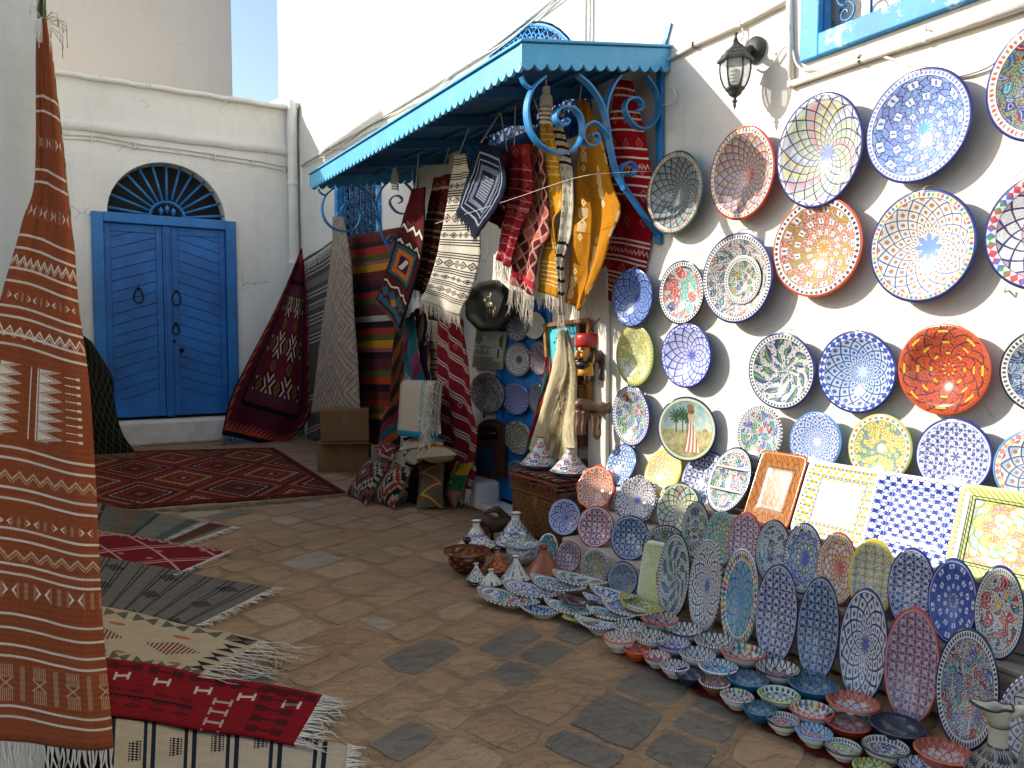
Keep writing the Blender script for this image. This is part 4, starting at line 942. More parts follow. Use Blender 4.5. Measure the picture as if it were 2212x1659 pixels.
# ---- wavy bowls
WV = 'wavy edged bowls on the far steps'
lean_dish(1245, 1005, 1326, 2.74, .291, (p_lat('orange_wavy_net', 'c24a26', ('d8c8a8', 'c89a80', 'b8b8a0'), 11, 3.4, .09, 'd89a78', dot='6a4a50', rim=dict(r0=.9, style='none', bg='d9a088', line='b8401f')), G_OR, gl('c25a36')), 'orange wavy edged bowl in front of the white tagines', .26, 22, 22, 'wavy_bowl', 'bowl', WV, o_wavy(8, .05), y1=None)
lean_dish(1328, 1028, 1418, 2.74, .291, (p_lat('white_blue_wavy_star', '1e2a68', ('d0d0cc',), 12, 3.4, .075, None, 'a0643a', '2a3ab0', dict(r0=.9, style='dot', dot='1e2450', n=60, line='1e2450')), G_W, E_B), 'white wavy edged bowl with a blue star centre', .26, 22, 22, 'wavy_bowl', 'bowl', WV, o_wavy(8, .05))
lean_dish(1417, 1042, 1512, 2.74, .291, (p_lat('green_wavy_net', '2a3a22', ('c9c47a', 'a9c0b8', 'c98a78', 'd8d4a8'), 13, 3.6, .09, 'b0b8a0', one=True, rim=dict(r0=.91, style='none', bg='c8cdb0', line='2a3a22')), G_W, G_DT), 'green wavy edged bowl with yellow and pink bands', .26, 22, 22, 'wavy_bowl', 'bowl', WV, o_wavy(8, .05))
# ---- round bowls leaning on the low steps
RA = 'round bowls leaning on the low far steps'
lean_dish(1185, 1078, 1253, 2.58, .15, (p_lat('violet_flower_net', '232f86', ('bcc4dc', 'd0c0d0', 'a8b4dc'), 9, 2.8, .1, None, '7a5a80', '2434a0', dict(r0=.86, dots2=['4a6ab0', 'c9b84a', '8a4a70'], n=44, line='232f86')), G_W, G_N), 'blue and violet net bowl leaning by the studded chest', .45, 20, 40, 'leaning_bowl', 'bowl', RA)
lean_dish(1249, 1095, 1324, 2.58, .15, (p_hat('red_star_mesh', '9a2430', 'b8404a', 'c4ccd8', '4a3048', 3.0, star='9a2430', rim=dict(r0=.92, style='none', bg='d0d2d8', line='9a2430')), G_W, gl('9c2c30')), 'red star mesh bowl leaning second in the low row', .45, 20, 40, 'leaning_bowl', 'bowl', RA)
lean_dish(1320, 1115, 1401, 2.58, .15, (p_hat('navy_star_mesh', '16264f', '2f568f', 'a9b9cc', '131c3a', 3.2, star='16264f', rim=dict(r0=.92, style='none', bg='9aa8bc', line='141f44')), G_W, G_NV), 'navy star mesh bowl leaning third in the low row', .45, 20, 40, 'leaning_bowl', 'bowl', RA)
lean_dish(1402, 1136, 1472, 2.58, .15, (p_fish('shadow_fish', sc=2.6, rim=dict(r0=.82, bg='b9b9b0', dot='23283a', n=40, line='1a1c30')), G_W, G_K), 'fish bowl half hidden behind the painted green tray', .4, 20, 35, 'leaning_bowl', 'bowl', RA, ratio=.95)
lean_dish(1162, 1154, 1203, 2.42, .02, (p_lat('teal_small_net', '16323a', ('4f8890', '7aa0a0'), 8, 2.6, .1), G_W, G_W), 'small teal bowl leaning behind the terracotta tagine', .3, 20, 40, 'leaning_bowl', 'bowl', 'small bowls leaning at the floor')
lean_dish(1201, 1170, 1253, 2.42, .02, (p_hat('dark_red_mesh', '6e1c2c', '8a3444', 'a9a9b8', '2c1c30', 3.0, star='6e1c2c', rim=dict(r0=.92, style='none', bg='b0a8b0', line='7a2430')), G_W, gl('84282e')), 'small dark red mesh bowl leaning right of the terracotta tagine', .3, 20, 40, 'leaning_bowl', 'bowl', 'small bowls leaning at the floor')
lean_dish(1255, 1188, 1313, 2.42, .02, (p_flo('olive_scroll', '14160f', 'b4b08c', 'a9a88c', '23260f', '6a7048', 9, 2.6, dict(r0=.82, style='zig', bg='a9a898', dot='14160f', n=24, line='14160f')), G_W, E_B), 'small olive bowl with black scrolls and a toothed edge', .3, 20, 40, 'leaning_bowl', 'bowl', 'small bowls leaning at the floor')
lean_dish(1313, 1214, 1376, 2.42, .02, (p_fish('night_fish_bowl', ('4a5a9a', '2a3a6a', 'a8303a', '5a8a4a', '3a6a8a'), '8a8f90', '15172a', 2.4, dict(r0=.84, bg='a9aab0', dot='1a1c30', n=44, line='151a36')), G_W, G_N), 'small night blue fish bowl leaning left of the painted green tray', .3, 20, 40, 'leaning_bowl', 'bowl', 'small bowls leaning at the floor')
def p_dancer():
    g = glaze('painted_figure_tray'); u, v, r, th = pol(g); n = g.noise(4, g.vec(u, v, 0), det=4)
    c = g.mix(n.ss(.35, .7), 'b9c08a', 'cfd2a8'); x = u - .35
    c = g.mix((x.pw(2) * 3 + (v - .05).pw(2) * 1.6).sq().lt(.42), c, g.mix((x * 9 + v * 4).pp().lt(.2), 'c8a860', '6a4a24'))
    c = g.mix((x.pw(2) * 2 + (v - .45).pw(2) * 4).sq().lt(.2), c, '7a4a28'); c = g.mix((v * 7 + x * 2).pp().lt(.05) * v.lt(-.3) * x.gt(-.25), c, '5a5038')
    c = g.mix(g.voro(9, g.vec(u, v, 0))[0].lt(.16) * v.gt(.25), c, '3f8078'); c = g.mix(v.ab().mx(u.ab()).gt(.93), c, 'd6d9b8'); return g.out(c)
lean_dish(1376, 1170, 1446, 2.42, .02, (p_dancer(), G_PG, G_PG), 'pale green oblong tray painted with a figure, first in the front row', .14, 14, 15, 'painted_tray', 'tray', None, o_rect(5), rimw=.05, flat=.5)
# ---- upright long oval dishes
OV1 = 'long oval dishes standing in the front row'; OV2 = 'long oval dishes standing in the back row'
def ov(x0, y0, x1, Xb, Zb, m_, out, edge, lb, grp, yaw=16, tilt=9):
    return lean_dish(x0, y0, x1, Xb, Zb, (m_, out, edge), lb, .30, tilt, yaw, 'oval_dish', 'oval dish', grp, rimw=.06, seg=60, power=2.4)
rN = dict(r0=.84, bg='cfcfcc', dot='1c2030', n=70, line='171b38')
zf = .02
ov(1420, 1153, 1489, 2.42, zf, p_leafy('blue_leaves_oval', ('3f5f96', '2a3f74', '4f7a58'), 'c4c6c2', '14161f', 9, rN), G_W, G_K, 'front oval dish with blue leaves and a black edge, right of the painted green tray', OV1)
ov(1487, 1168, 1558, 2.42, zf, p_lat('dotted_net_oval', '24305e', ('d4d2ca',), 13, 4.0, .085, None, '8f5a3a', '2f4a94', dict(r0=.84, bg='cfcac0', dots2=['4a7a50', '2a3060', 'a84a3a'], n=64, line='20264a')), G_W, E_N, 'front oval dish with brown dots in a blue net and blue flower centre', OV1)
ov(1557, 1188, 1636, 2.42, zf, p_lat('turquoise_scales_oval', '1f5f80', ('5fa4b8', '86bcc4', '4f98b8'), 12, 4, .08, None, 'b5803a', '2a8ab4', dict(r0=.76, style='check', bg='d8d8cc', dots2=['b8322c', '27407e', '4f9a3a', 'd08a2a'], n=44, line='2c4a5a')), G_W, gl('c9ccc4'), 'front oval dish in turquoise with a pinwheel rim', OV1)
ov(1632, 1220, 1722, 2.42, zf, p_hat('navy_grey_hatch_oval', '1a2050', '676c98', 'b9bcc8', '14162c', 5.4, .5, 1.0, dict(r0=.93, style='none', bg='a8acc0', line='14183a')), G_W, G_N, 'front oval dish of navy strokes on violet grey', OV1)
ov(1722, 1248, 1812, 2.42, zf, p_hat('navy_blue_hatch_oval', '131f50', '2c4f86', '93a4b4', '10162c', 5.4, .5, 1.0, dict(r0=.93, style='none', bg='8a9cb4', line='10183c')), G_W, G_NV, 'front oval dish of navy strokes on steel blue', OV1)
ov(1813, 1273, 1917, 2.42, zf, p_lat('white_leaf_net_oval', '1a2256', ('c9cbd0',), 12, 3.8, .085, None, '5a3f34', '20308a', dict(r0=.93, style='none', bg='bcbfc8', line='14183c')), G_W, G_N, 'front oval dish with a navy net and brown leaf marks on white', OV1)
ov(1910, 1314, 2030, 2.42, zf, p_hat('red_grey_hatch_oval', '922c32', '62668a', 'b0a8b0', '3a3048', 5.4, .55, 1.0, dict(r0=.92, style='none', bg='a88088', line='8a2a2c')), G_W, G_R, 'front oval dish of red strokes on grey with a red edge', OV1)
ov(2022, 1360, 2157, 2.42, zf, p_fish('big_fish_oval', ('3a4a86', 'a82c2c', 'c09a26', '3f8a8f', '5a6496', '56803f'), 'b4b6ac', '15171e', 4.4, rN, size=.3, sx=.62), G_W, G_NV, 'large front oval dish with blue, red and yellow fish, last in the row', OV1)
zq = .277
ov(1473, 1085, 1531, 2.585, zq, p_fish('paisley_oval', ('6a2434', '2f4a7a', '5a8040', '3f7f80'), 'c4c4bc', '1a1c2a', 2.6, rN, sx=.5), G_W, G_K, 'back oval dish with dark red paisley and fish, left of the teal one', OV2)
ov(1523, 1106, 1588, 2.585, zq, p_pet('teal_petals_oval', '24595c', '8fb0a8', 'c0c89a', 10, 4, .5, 'b59a4a', dict(r0=.84, style='zig', bg='a9c4bc', dot='2f6a70', n=30, line='2a5a60')), G_W, gl('7fa4a8'), 'back oval dish with pale teal and yellow petals', OV2)
ov(1574, 1108, 1644, 2.585, zq, p_hat('red_strokes_oval', '9c2a34', '7a7f9c', 'c8c8cc', '3a3048', 4.6, .5, 1.0, dict(r0=.92, style='none', bg='c4888a', line='a02c2c')), G_W, G_R, 'back oval dish of red strokes with a red edge', OV2)
ov(1632, 1125, 1707, 2.585, zq, p_fish('sparse_fish_oval', ('4f7f9a', '9a3a44', '2a3f74'), 'cfcfc8', '16182a', 2.2, rN, size=.24, sx=.5), G_W, G_K, 'back oval dish of black dots with three small fish', OV2)
ov(1693, 1132, 1776, 2.585, zq, p_pet('blue_flower_oval', '22307a', '8fa4cc', 'c4c8a4', 12, 4.4, .6, '5f6a3a', dict(r0=.86, dot='23284a', bg='cfd0c8', n=60, line='22307a'), ctr='3a4fa0'), G_W, G_N, 'back oval dish with a big blue flower', OV2)
ov(1765, 1152, 1851, 2.585, zq, p_pet('red_flower_oval', 'a83426', 'd8d2c0', 'c9b078', 12, 5, .6, None, dict(r0=.82, bg='d0c8b8', dots2=['5a7a50', 'a83426', 'c0a040'], n=50, line='a83426'), ctr='b03a2c'), G_OR, gl('c0503a'), 'back oval dish with a red flower and orange edge', OV2)
ov(1834, 1167, 1934, 2.585, zq, p_hat('yellow_strokes_oval', 'c4ae28', '777f98', 'c4c4b8', '5a5f78', 4.2, .55, 1.0, dict(r0=.93, style='none', bg='c9b840', line='c4a820')), G_Y, G_Y, 'back oval dish of yellow strokes with a yellow edge', OV2)
ov(1918, 1186, 2018, 2.585, zq, p_hat('navy_violet_strokes_oval', '20285e', '6f76aa', 'bcc0cc', '181c3a', 4.6, .5, 1.0, dict(r0=.93, style='none', bg='a4aac4', line='181d44')), G_W, G_N, 'back oval dish of navy strokes on violet, right of the yellow one', OV2)
ov(2005, 1209, 2110, 2.585, zq, p_flo('cobalt_flowers_oval', '16246a', 'c9d0e0', '3a5aa8', '1c2f80', '1f3f98', 8, 3.0, dict(r0=.93, style='none', bg='8a9cd0', line='141f58'), '5a74b8', ctr='16246a'), G_N, G_N, 'back oval dish in cobalt with white flowers round the rim', OV2)
ov(2105, 1225, 2211, 2.585, zq, p_fish('red_yellow_fish_oval', ('b82c2c', 'd0a828', '5a64a0', '1b1f40', '3f8fa0'), 'cacac4', '17192a', 3.2, dict(r0=.82, bg='c9c6b8', dots2=['7a7a50', '6a2a3a', '4a5a80'], n=64, line='1b2050'), size=.32, sx=.55), G_W, G_N, 'back oval dish with red and yellow fish, last of the back row', OV2)
ov(2150, 1455, 2345, 2.30, .02, p_lat('big_pale_net', '26346e', ('c8c6b8',), 14, 4, .06, None, '8a5a3a', None, dict(r0=.84, bg='bcb8b0', dots2=['8a3a4a', '4a5a8a'], n=50, line='26346e')), G_W, E_N, 'large pale net plate behind the feather patterned jug', 'plates at the near end of the stall', yaw=14, tilt=20)
# ---- pointed leaf dishes on the ground
LF = 'pointed leaf dishes lying in a fan on the stones'
def leafd(xa, ya, xb, yb, wid, m_, lb, z=.05, edge=None, L=None):
    A = onZ(xa, ya, z); B = onZ(xb, yb, z); c = (A + B) / 2; d = B - A; ang = math.atan2(d.y, d.x)
    o = dish('leaf_dish', d.length / 2 * 1.06, d.length / 2 * wid * 1.22, .034, (m_, G_W, edge or E_B), Matrix.Rotation(ang, 3, 'Z'), (c.x, c.y, z - .006), o_leaf, rimw=.16, seg=60, foot=.3, leaf=.02, th=.006)
    return tag(o, lb, 'leaf dish', LF)
lr = dict(r0=.74, style='dot', dot='20242e', bg='c4c4c0', n=60, line='1a1c28')
P_L1 = p_fish('leaf_fish', sc=3.4, rim=lr, sy=.4); P_L2 = p_pet('leaf_blue_flower', '23306a', 'a9b4cc', 'c9cbc8', 12, 4, .6, '7a4a3a', lr); P_L3 = p_pet('leaf_teal_flower', '2a3a50', '6fa0ac', 'c4c8c4', 12, 4, .6, '7a4a3a', lr); P_L4 = p_leafy('leaf_blue_fishes', ('2a4a8a', '5a8a4a'), 'c0c2bc', '17192a', 9, lr); P_L5 = p_hat('leaf_blue_mesh', '20407a', '4f80b0', 'b4c0c8', '15203a', 3.2, 1, .4, lr)
leafd(1037, 1272, 1160, 1306, .42, P_L1, 'leaf dish with red and yellow fish, nearest the small tagines')
leafd(1090, 1258, 1215, 1287, .42, P_L2, 'leaf dish with a navy flower, between the fish leaf dish and the terracotta tagine', .062)
leafd(1150, 1245, 1262, 1275, .40, P_L3, 'leaf dish with a turquoise star below the terracotta tagine', .075)
leafd(1198, 1235, 1308, 1263, .40, P_L4, 'leaf dish with blue fish, farthest from the camera', .09)
leafd(1122, 1308, 1222, 1320, .42, P_L5, 'leaf dish in blue mesh at the front of the fan', .045)
leafd(1180, 1298, 1292, 1325, .36, P_L3, 'leaf dish with turquoise petals beside the dark brown one', .06)
leafd(1205, 1285, 1288, 1306, .40, gl('3a1f1c'), 'plain dark brown leaf dish in the middle of the fan', .07, gl('341c1a'))
leafd(1262, 1285, 1330, 1300, .42, P_L2, 'narrow white leaf dish right of the dark brown one', .07)
leafd(1278, 1268, 1372, 1292, .42, P_L5, 'leaf dish with deep blue centre, under the olive bowl', .085)
leafd(1305, 1296, 1405, 1330, .40, P_L2, 'violet rimmed leaf dish left of the yellow oval', .07)
leafd(1270, 1312, 1370, 1335, .42, P_L3, 'pale leaf dish behind the toothed white bowl', .06)
leafd(1345, 1285, 1428, 1325, .42, p_pet('leaf_yellow', '5a6020', 'b4ac50', 'c0bc70', 12, 4, .5, None, dict(r0=.76, style='zig', bg='b4b050', dot='4a5020', n=40, line='4a5020')), 'yellow leaf dish under the blue leaf oval dish', .08, gl('a8a030'))
leafd(1245, 1335, 1340, 1355, .40, P_L2, 'grey leaf dish behind the yellow green oval dish', .05)
o = floor_bowl(1216, 1306, 1318, (p_flo('yellow_green_oval_star', '4a5420', 'd0cf8a', 'b4b050', '8a3f34', '5f8aa0', 6, 2.4, dict(r0=.86, style='dot', bg='b8b848', dot='6a7024', n=40, line='5a6020'), 'b0b058', ctr='8a9a40'), G_LG, gl('a9aa3e')), 'yellow green oval dish lying on the stones at the end of the fan', hr=.33, zb=.02, power=2.3, group=None, name='oval_dish', cat='oval dish', rimw=.12, ratio=.62, yaw=math.radians(-38))
# ---- bowls in rows
def ib(name, line, a, b, rimc=None, z='zig', dots=None, n=10):
    return p_pet(name, line, a, b, n, 3.4, .6, None, dict(r0=.82, style=z, bg=rimc or 'c4c4ba', dot=line, n=20, line=line, **({'dots2': dots} if dots else {})))
BW = [
 (1326, 1394, 1334, ('ib', '1d2226', 'a9b0a4', 'c8c8bc'), G_W, E_B, 'white toothed bowl beside the yellow green oval dish'),
 (1386, 1466, 1317, ('ib', '8c2a34', 'c4bcb8', 'b08a8c'), G_W, gl('9c3434'), 'red rimmed bowl at the foot of the blue leaf oval dish'),
 (1304, 1373, 1358, ('ib', '8a4a30', 'c0b09a', 'c4c8c0'), G_W, G_OR, 'orange rimmed white bowl at the far left corner of the rows'),
 (1368, 1440, 1354, ('ib', '20242a', 'c0b488', 'b8bcb4'), G_W, E_B, 'toothed white bowl with yellow and red marks, second row'),
 (1437, 1519, 1339, ('ib', '14161a', 'b0b4a8', 'c8c8c0'), G_W, G_K, 'black rimmed bowl with black scrolls'),
 (1348, 1404, 1385, ('solid', 'a83a1a'), G_O, G_O, 'small plain orange bowl at the corner of the red cloth'),
 (1390, 1448, 1399, ('ib', '8c2430', 'c8c0bc', '5a2a34'), G_W, gl('962c30'), 'small white bowl with red triangles, right of the orange one'),
 (1419, 1491, 1369, ('ib', '232c70', '8f96c4', 'b8a4b4'), gl('c4c4cc'), G_N, 'white bowl with a violet blue lining'),
 (1502, 1588, 1362, ('ib', '22343a', 'a9b8b0', 'b59a5a'), G_W, E_B, 'cream bowl with leaf points at the foot of the turquoise oval dish'),
 (1469, 1544, 1391, ('ib', '1c2c5e', 'a9b4c0', 'b49a60'), G_W, E_N, 'white bowl with blue and yellow fan marks'),
 (1559, 1653, 1384, ('chk', '7a2a24', 'c8c4b0', 'b8a880', ['8a2c26', 'b89a34', '3f7a5a', '3a5a8a']), G_W, G_OR, 'orange rimmed bowl with coloured triangles under the navy strokes oval dish'),
 (1427, 1488, 1419, ('ib', '23284a', 'b0a4a8', 'a8b4bc'), G_W, E_N, 'small toothed white bowl with red and blue beads'),
 (1511, 1592, 1417, ('ib', '1c4f78', '4f8fb4', '7fb0c0'), gl('c9cccc'), gl('c0c8cc'), 'white bowl with a turquoise lining'),
 (1632, 1729, 1418, ('ib', '14151a', 'b8b4a8', '8a4a4a'), G_W, G_K, 'large black rimmed bowl with scallops'),
 (1461, 1521, 1437, ('solid', '14283c'), G_NV, G_NV, 'small plain navy bowl at the edge of the stones'),
 (1512, 1576, 1453, ('ib', '3a2418', '8f6a4e', '6a4430', '7a5238'), gl('7f5236'), E_B, 'small brown bowl with dark arches'),
 (1573, 1659, 1441, ('ib', '0f2c3c', '2a6478', '3f8090', '2a5a70'), G_TQ, G_TQ, 'teal bowl with dark blossoms right of the brown one'),
 (1558, 1626, 1481, ('chk', '1c2048', 'a9b0b4', 'b49a60', ['8a2c26', '3f7a5a', 'b89a34', '3a5a8a']), G_W, E_N, 'small white bowl with a beaded navy and red rim'),
 (1639, 1727, 1474, ('ib', '1c4a44', '6fa09a', 'b8c0a4', 'c4c8b8', 'dot'), G_W, G_LG, 'green rimmed white bowl with teal scrolls'),
 (1705, 1810, 1450, ('ib', '0f2f40', '24607a', '3a7f90', '2a6078'), G_TQ, G_TQ, 'big teal bowl at the foot of the steel blue oval dish'),
 (1604, 1676, 1506, ('ib', '0f2c3c', '2a6478', '3f8090', '24566c'), G_TQ, G_TQ, 'small teal bowl in the front row'),
 (1787, 1898, 1485, ('ib', '8f3a24', 'c4b4a0', '9aacb8', 'b8705a'), G_W, G_OR, 'big orange rimmed bowl with blue and white diamonds'),
 (1707, 1801, 1506, ('chk', '8a2824', 'c9c4b4', 'b8b4a8', ['8a2c26', 'b89a34', '3f7a5a', '3a5a8a']), G_W, gl('9c3430'), 'white bowl with a red rim and row of white petals'),
 (1656, 1728, 1531, ('fish', ('2a4f8a', '5a8fb0', '8a3a4a')), G_W, G_K, 'white bowl with one blue fish, front row'),
 (1720, 1797, 1555, ('ib', '2a3f6a', '7fa0bc', 'b07a68', '9ab8c8'), G_W, G_LB, 'white bowl with a light blue rim, front row'),
 (1784, 1881, 1532, ('ib', '2f0f0a', '6e2418', '7a3020', '5a1e14'), G_DR, G_DR, 'red brown bowl with dark flowers'),
 (1878, 2000, 1532, ('solid', '111f33'), G_NV, G_NV, 'big plain navy bowl at the foot of the red strokes oval dish'),
 (1782, 1862, 1587, ('fish', ('9a2c30', '5a8a6a', '7a9a4a', '2a2f50')), G_W, G_K, 'white bowl with a red fish, front row'),
 (1863, 1966, 1581, ('fish', ('2f6a5a', '4a7a3a', '24306a', '2f7f8a')), G_W, G_K, 'dark rimmed bowl with green fish, near the bottom edge'),
 (1976, 2104, 1586, ('ib', '8c3a2a', 'c49a88', 'b8a498', 'b4664e'), gl('a8543c'), gl('b0563c'), 'salmon bowl with white triangles next to the jug'),
 (1844, 1926, 1630, ('ib', '3a4a1c', 'b4b060', '7f9a50', 'a8a850'), G_W, G_LG, 'yellow green bowl cut by the bottom edge'),
 (1941, 2042, 1625, ('ib', '1c2a66', 'c8ccd4', '8fa0c8'), G_W, G_N, 'white bowl with a navy star cut by the bottom edge')]
for i, (x0, x1, y0, sp, out, ed, lb) in enumerate(BW):
    nm = 'bowl_lining_' + lb.split(' ')[0] + '_' + lb.split(' ')[1] + '_' + 'abcdefghijklmnopqrstuvwxyzabcdefghij'[i]
    if sp[0] == 'solid': m_ = p_solid(nm, sp[1], None, '2a0f08' if i == 5 else None)
    elif sp[0] == 'fish': m_ = p_fish(nm, sp[1], 'bcbeb8', '17192a', 1.6, dict(r0=.84, bg='bcbcb4', dot='1a1c28', n=34, line='1a1c2c'), size=.36)
    elif sp[0] == 'chk': m_ = ib(nm, sp[1], sp[2], sp[3], None, 'check', sp[4])
    else: m_ = ib(nm, sp[1], sp[2], sp[3], sp[4] if len(sp) > 4 else None, sp[5] if len(sp) > 5 else 'zig', None, 8 + i % 5)
    floor_bowl(x0, x1, y0, (m_, out, ed), lb, hr=1.0 if x1 - x0 < 80 else .9)
# chip plate: the bowl in it
cd_b = cd.bound_box; Rr = max(p[0] for p in cd_b) * .5
nb = dish('dip_bowl', Rr, Rr * 1.02, .035, (p_fish('dip_bowl_fish', ('d8702a', '7f9a2a', '1f5f6a', '232f6a'), 'd8d8d0', '23243a', 3.0, dict(r0=.8, bg='e0dfd8', dot='3a3a48', n=50, line='3a3a50')), G_W, G_W), Matrix.Identity(3), (0, 0, 0), rimw=.14, th=.005, seg=48)
nb.matrix_world = Matrix.Identity(4); nb.parent = cd; nb.location = (Rr * .1, -Rr * .06, min(p[2] for p in cd_b) + .062)
# dividers of the three part dish
bx_ = tp.bound_box; aa = max(p[0] for p in bx_); bb_ = max(p[1] for p in bx_); zz = min(p[2] for p in bx_)
for s_ in (-.3, .36):
    m_ = MB(); m_.box((0, s_ * bb_, zz * .45 + .004), (aa * 1.62, .009, -zz * .9)); d_ = m_.build('divider', G_W, tp, bevel=.003)
# wire stands under the plates of the top shelf
for o in [o for o in COL.objects if o.name.startswith('stand_plate')]:
    p = o.matrix_world.translation; R = max(v[0] for v in o.bound_box); m_ = MB()
    for s_ in (-.35, .35):
        y = p.y + s_ * R
        m_.tube(catmull([(2.862, y, TC + .05), (2.852, y, TC + .022), (2.862, y, TC + .006), (2.90, y, TC + .005), (2.965, y, TC + .005), (2.975, y, TC + .07), (2.97, y, TC + R * 1.1)], 4), .0035, 5)
    m_.tube([(2.90, p.y - .35 * R, TC + .005), (2.90, p.y + .35 * R, TC + .005)], .0035, 5)
    s = rebase(m_.build('wire_stand', M_BLACK, smooth=True), (2.85, p.y, TC)); tag(s, 'black wire stand holding the ' + o['label'].split(',')[0].replace(' on a stand', '').replace(' on the top shelf', ''), 'plate stand', 'wire stands on the top shelf')
# ================================================================ CANOPY
CX, CY0, CY1 = 2.03, 3.255, 6.76; ZO, ZI = 2.745, 2.905; FD = .127
can = tag(empty('canopy', (3.0, 5.0, 2.6)), 'long sky blue wooden canopy with scalloped edge and iron scroll brackets over the shop door', 'canopy')
cl = lambda: -can.location
def fascia(A, B, dirn, depth, n, th, name):
    """board from A to B, lower edge cut in scallops"""
    A = Vector(A); B = Vector(B); d = B - A; m = MB(); top = []; bot = []; K = 8; r = depth * .27; L = d.length
    for i in range(n):
        for k in range(K + (1 if i == n - 1 else 0)):
            t = (i + k / K) / n; s = math.sin(PI * (k / K if k < K else 1)); top.append(A + d * t); bot.append(A + d * t + Vector((0, 0, -(depth - r) - r * s ** .7)))
    off = Vector(dirn).normalized() * th; N_ = len(top)
    a = m.add(top); b = m.add(bot); c = m.add([p + off for p in top]); e = m.add([p + off for p in bot])
    for k in range(N_ - 1):
        m.face((a + k, b + k, b + k + 1, a + k + 1)); m.face((c + k, c + k + 1, e + k + 1, e + k)); m.face((b + k, e + k, e + k + 1, b + k + 1)); m.face((a + k, a + k + 1, c + k + 1, c + k))
    m.face((a, c, e, b)); m.face((a + N_ - 1, b + N_ - 1, e + N_ - 1, c + N_ - 1)); return m.build(name, M_BLUE, can, loc=cl(), bevel=0)
fascia((CX, CY0 + .002, ZO), (CX, CY1, ZO), (1, 0, 0), FD, 46, .018, 'front_fascia')
fascia((CX - .003, CY0, ZO), (2.998, CY0, ZI), (0, 1, 0), FD, 13, .018, 'side_fascia')
fascia((CX - .003, CY1 + .018, ZO), (2.998, CY1 + .018, ZI), (0, -1, 0), FD, 13, .018, 'side_fascia')
zr = lambda x: ZO + (ZI - ZO) * (x - CX) / (3.0 - CX)
nb_ = 9
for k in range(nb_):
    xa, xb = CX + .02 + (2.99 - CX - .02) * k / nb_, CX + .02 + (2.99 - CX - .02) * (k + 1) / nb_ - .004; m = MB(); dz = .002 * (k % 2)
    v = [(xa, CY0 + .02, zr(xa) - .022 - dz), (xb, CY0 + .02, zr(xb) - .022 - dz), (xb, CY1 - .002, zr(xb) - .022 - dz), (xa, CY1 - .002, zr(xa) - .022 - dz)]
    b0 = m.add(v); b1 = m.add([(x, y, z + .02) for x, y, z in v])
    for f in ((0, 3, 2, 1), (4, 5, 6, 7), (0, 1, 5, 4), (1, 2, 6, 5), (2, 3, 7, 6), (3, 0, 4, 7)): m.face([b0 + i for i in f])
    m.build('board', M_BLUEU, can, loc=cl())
m = MB(); v = [(CX - .015, CY0 - .015, ZO + .004), (2.995, CY0 - .015, ZI + .004), (2.995, CY1 + .03, ZI + .004), (CX - .015, CY1 + .03, ZO + .004)]; b0 = m.add(v); b1 = m.add([(x, y, z + .014) for x, y, z in v])
for f in ((0, 3, 2, 1), (4, 5, 6, 7), (0, 1, 5, 4), (1, 2, 6, 5), (2, 3, 7, 6), (3, 0, 4, 7)): m.face([b0 + i for i in f])
m.build('roof_sheet', M_BLUE, can, loc=cl(), bevel=.004)
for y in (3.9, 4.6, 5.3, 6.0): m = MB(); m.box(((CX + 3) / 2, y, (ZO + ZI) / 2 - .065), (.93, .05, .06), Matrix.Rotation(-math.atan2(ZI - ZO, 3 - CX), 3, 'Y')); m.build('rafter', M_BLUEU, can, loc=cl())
P = onY(1436, 110, CY0 + .04); m = MB(); q = onY(1444, 72, CY0 + .04); m.strip([(2.97, CY0 + .05, ZI - .0), (2.985, CY0 + .03, ZI + .06), (2.985, CY0 - .0, ZI + .13)], (0, 1, 0), .03, .008); m.build('tie_strap', M_IRON, can, loc=cl())
# scroll brackets, traced in their own upright plane
r2 = lambda a, b: (658.3 + .3472 * a, .3472 * b)
g2 = lambda a, b: (1152 + .1736 * a, 109.7 + .1736 * b)
strokes = [
 ([g2(545, 300), g2(700, 440), g2(820, 620), g2(890, 800), g2(930, 1050), g2(965, 1250), g2(1010, 1450), g2(1090, 1640), r2(2060, 1270), r2(2130, 1370), r2(2200, 1465)], .045),
 ([g2(1080, 310), g2(990, 430), g2(920, 600), g2(895, 760), g2(893, 850)], .04),
 ([r2(1490, 478), r2(1410, 560), r2(1378, 680), r2(1395, 800), r2(1450, 890), r2(1530, 942), r2(1600, 955), r2(1675, 928), r2(1716, 860), r2(1725, 780), r2(1700, 705), r2(1650, 668), r2(1592, 672), r2(1560, 712), r2(1562, 752), r2(1592, 780), r2(1622, 776), r2(1634, 752), r2(1614, 742)], .045),
 ([r2(1905, 920), r2(1885, 850), r2(1850, 800), r2(1800, 762), r2(1757, 772), r2(1730, 812), r2(1730, 866), r2(1760, 903), r2(1800, 903), r2(1824, 876), r2(1816, 840), r2(1788, 834), r2(1776, 852)], .04),
 ([r2(2120, 475), r2(2175, 555), r2(2198, 640), r2(2192, 720), r2(2155, 780), r2(2100, 803), r2(2040, 775), r2(1998, 710), r2(1990, 655), r2(2018, 617), r2(2060, 612), r2(2092, 640), r2(2090, 678), r2(2062, 688)], .04),
 ([r2(1985, 1180), r2(1966, 1110), r2(1962, 1055), r2(1990, 1018), r2(2030, 1015), r2(2056, 1050), r2(2046, 1085), r2(2014, 1092), r2(1996, 1074)], .035),
 ([r2(1345, 478), r2(1368, 525), r2(1408, 548), r2(1440, 520)], .03)]
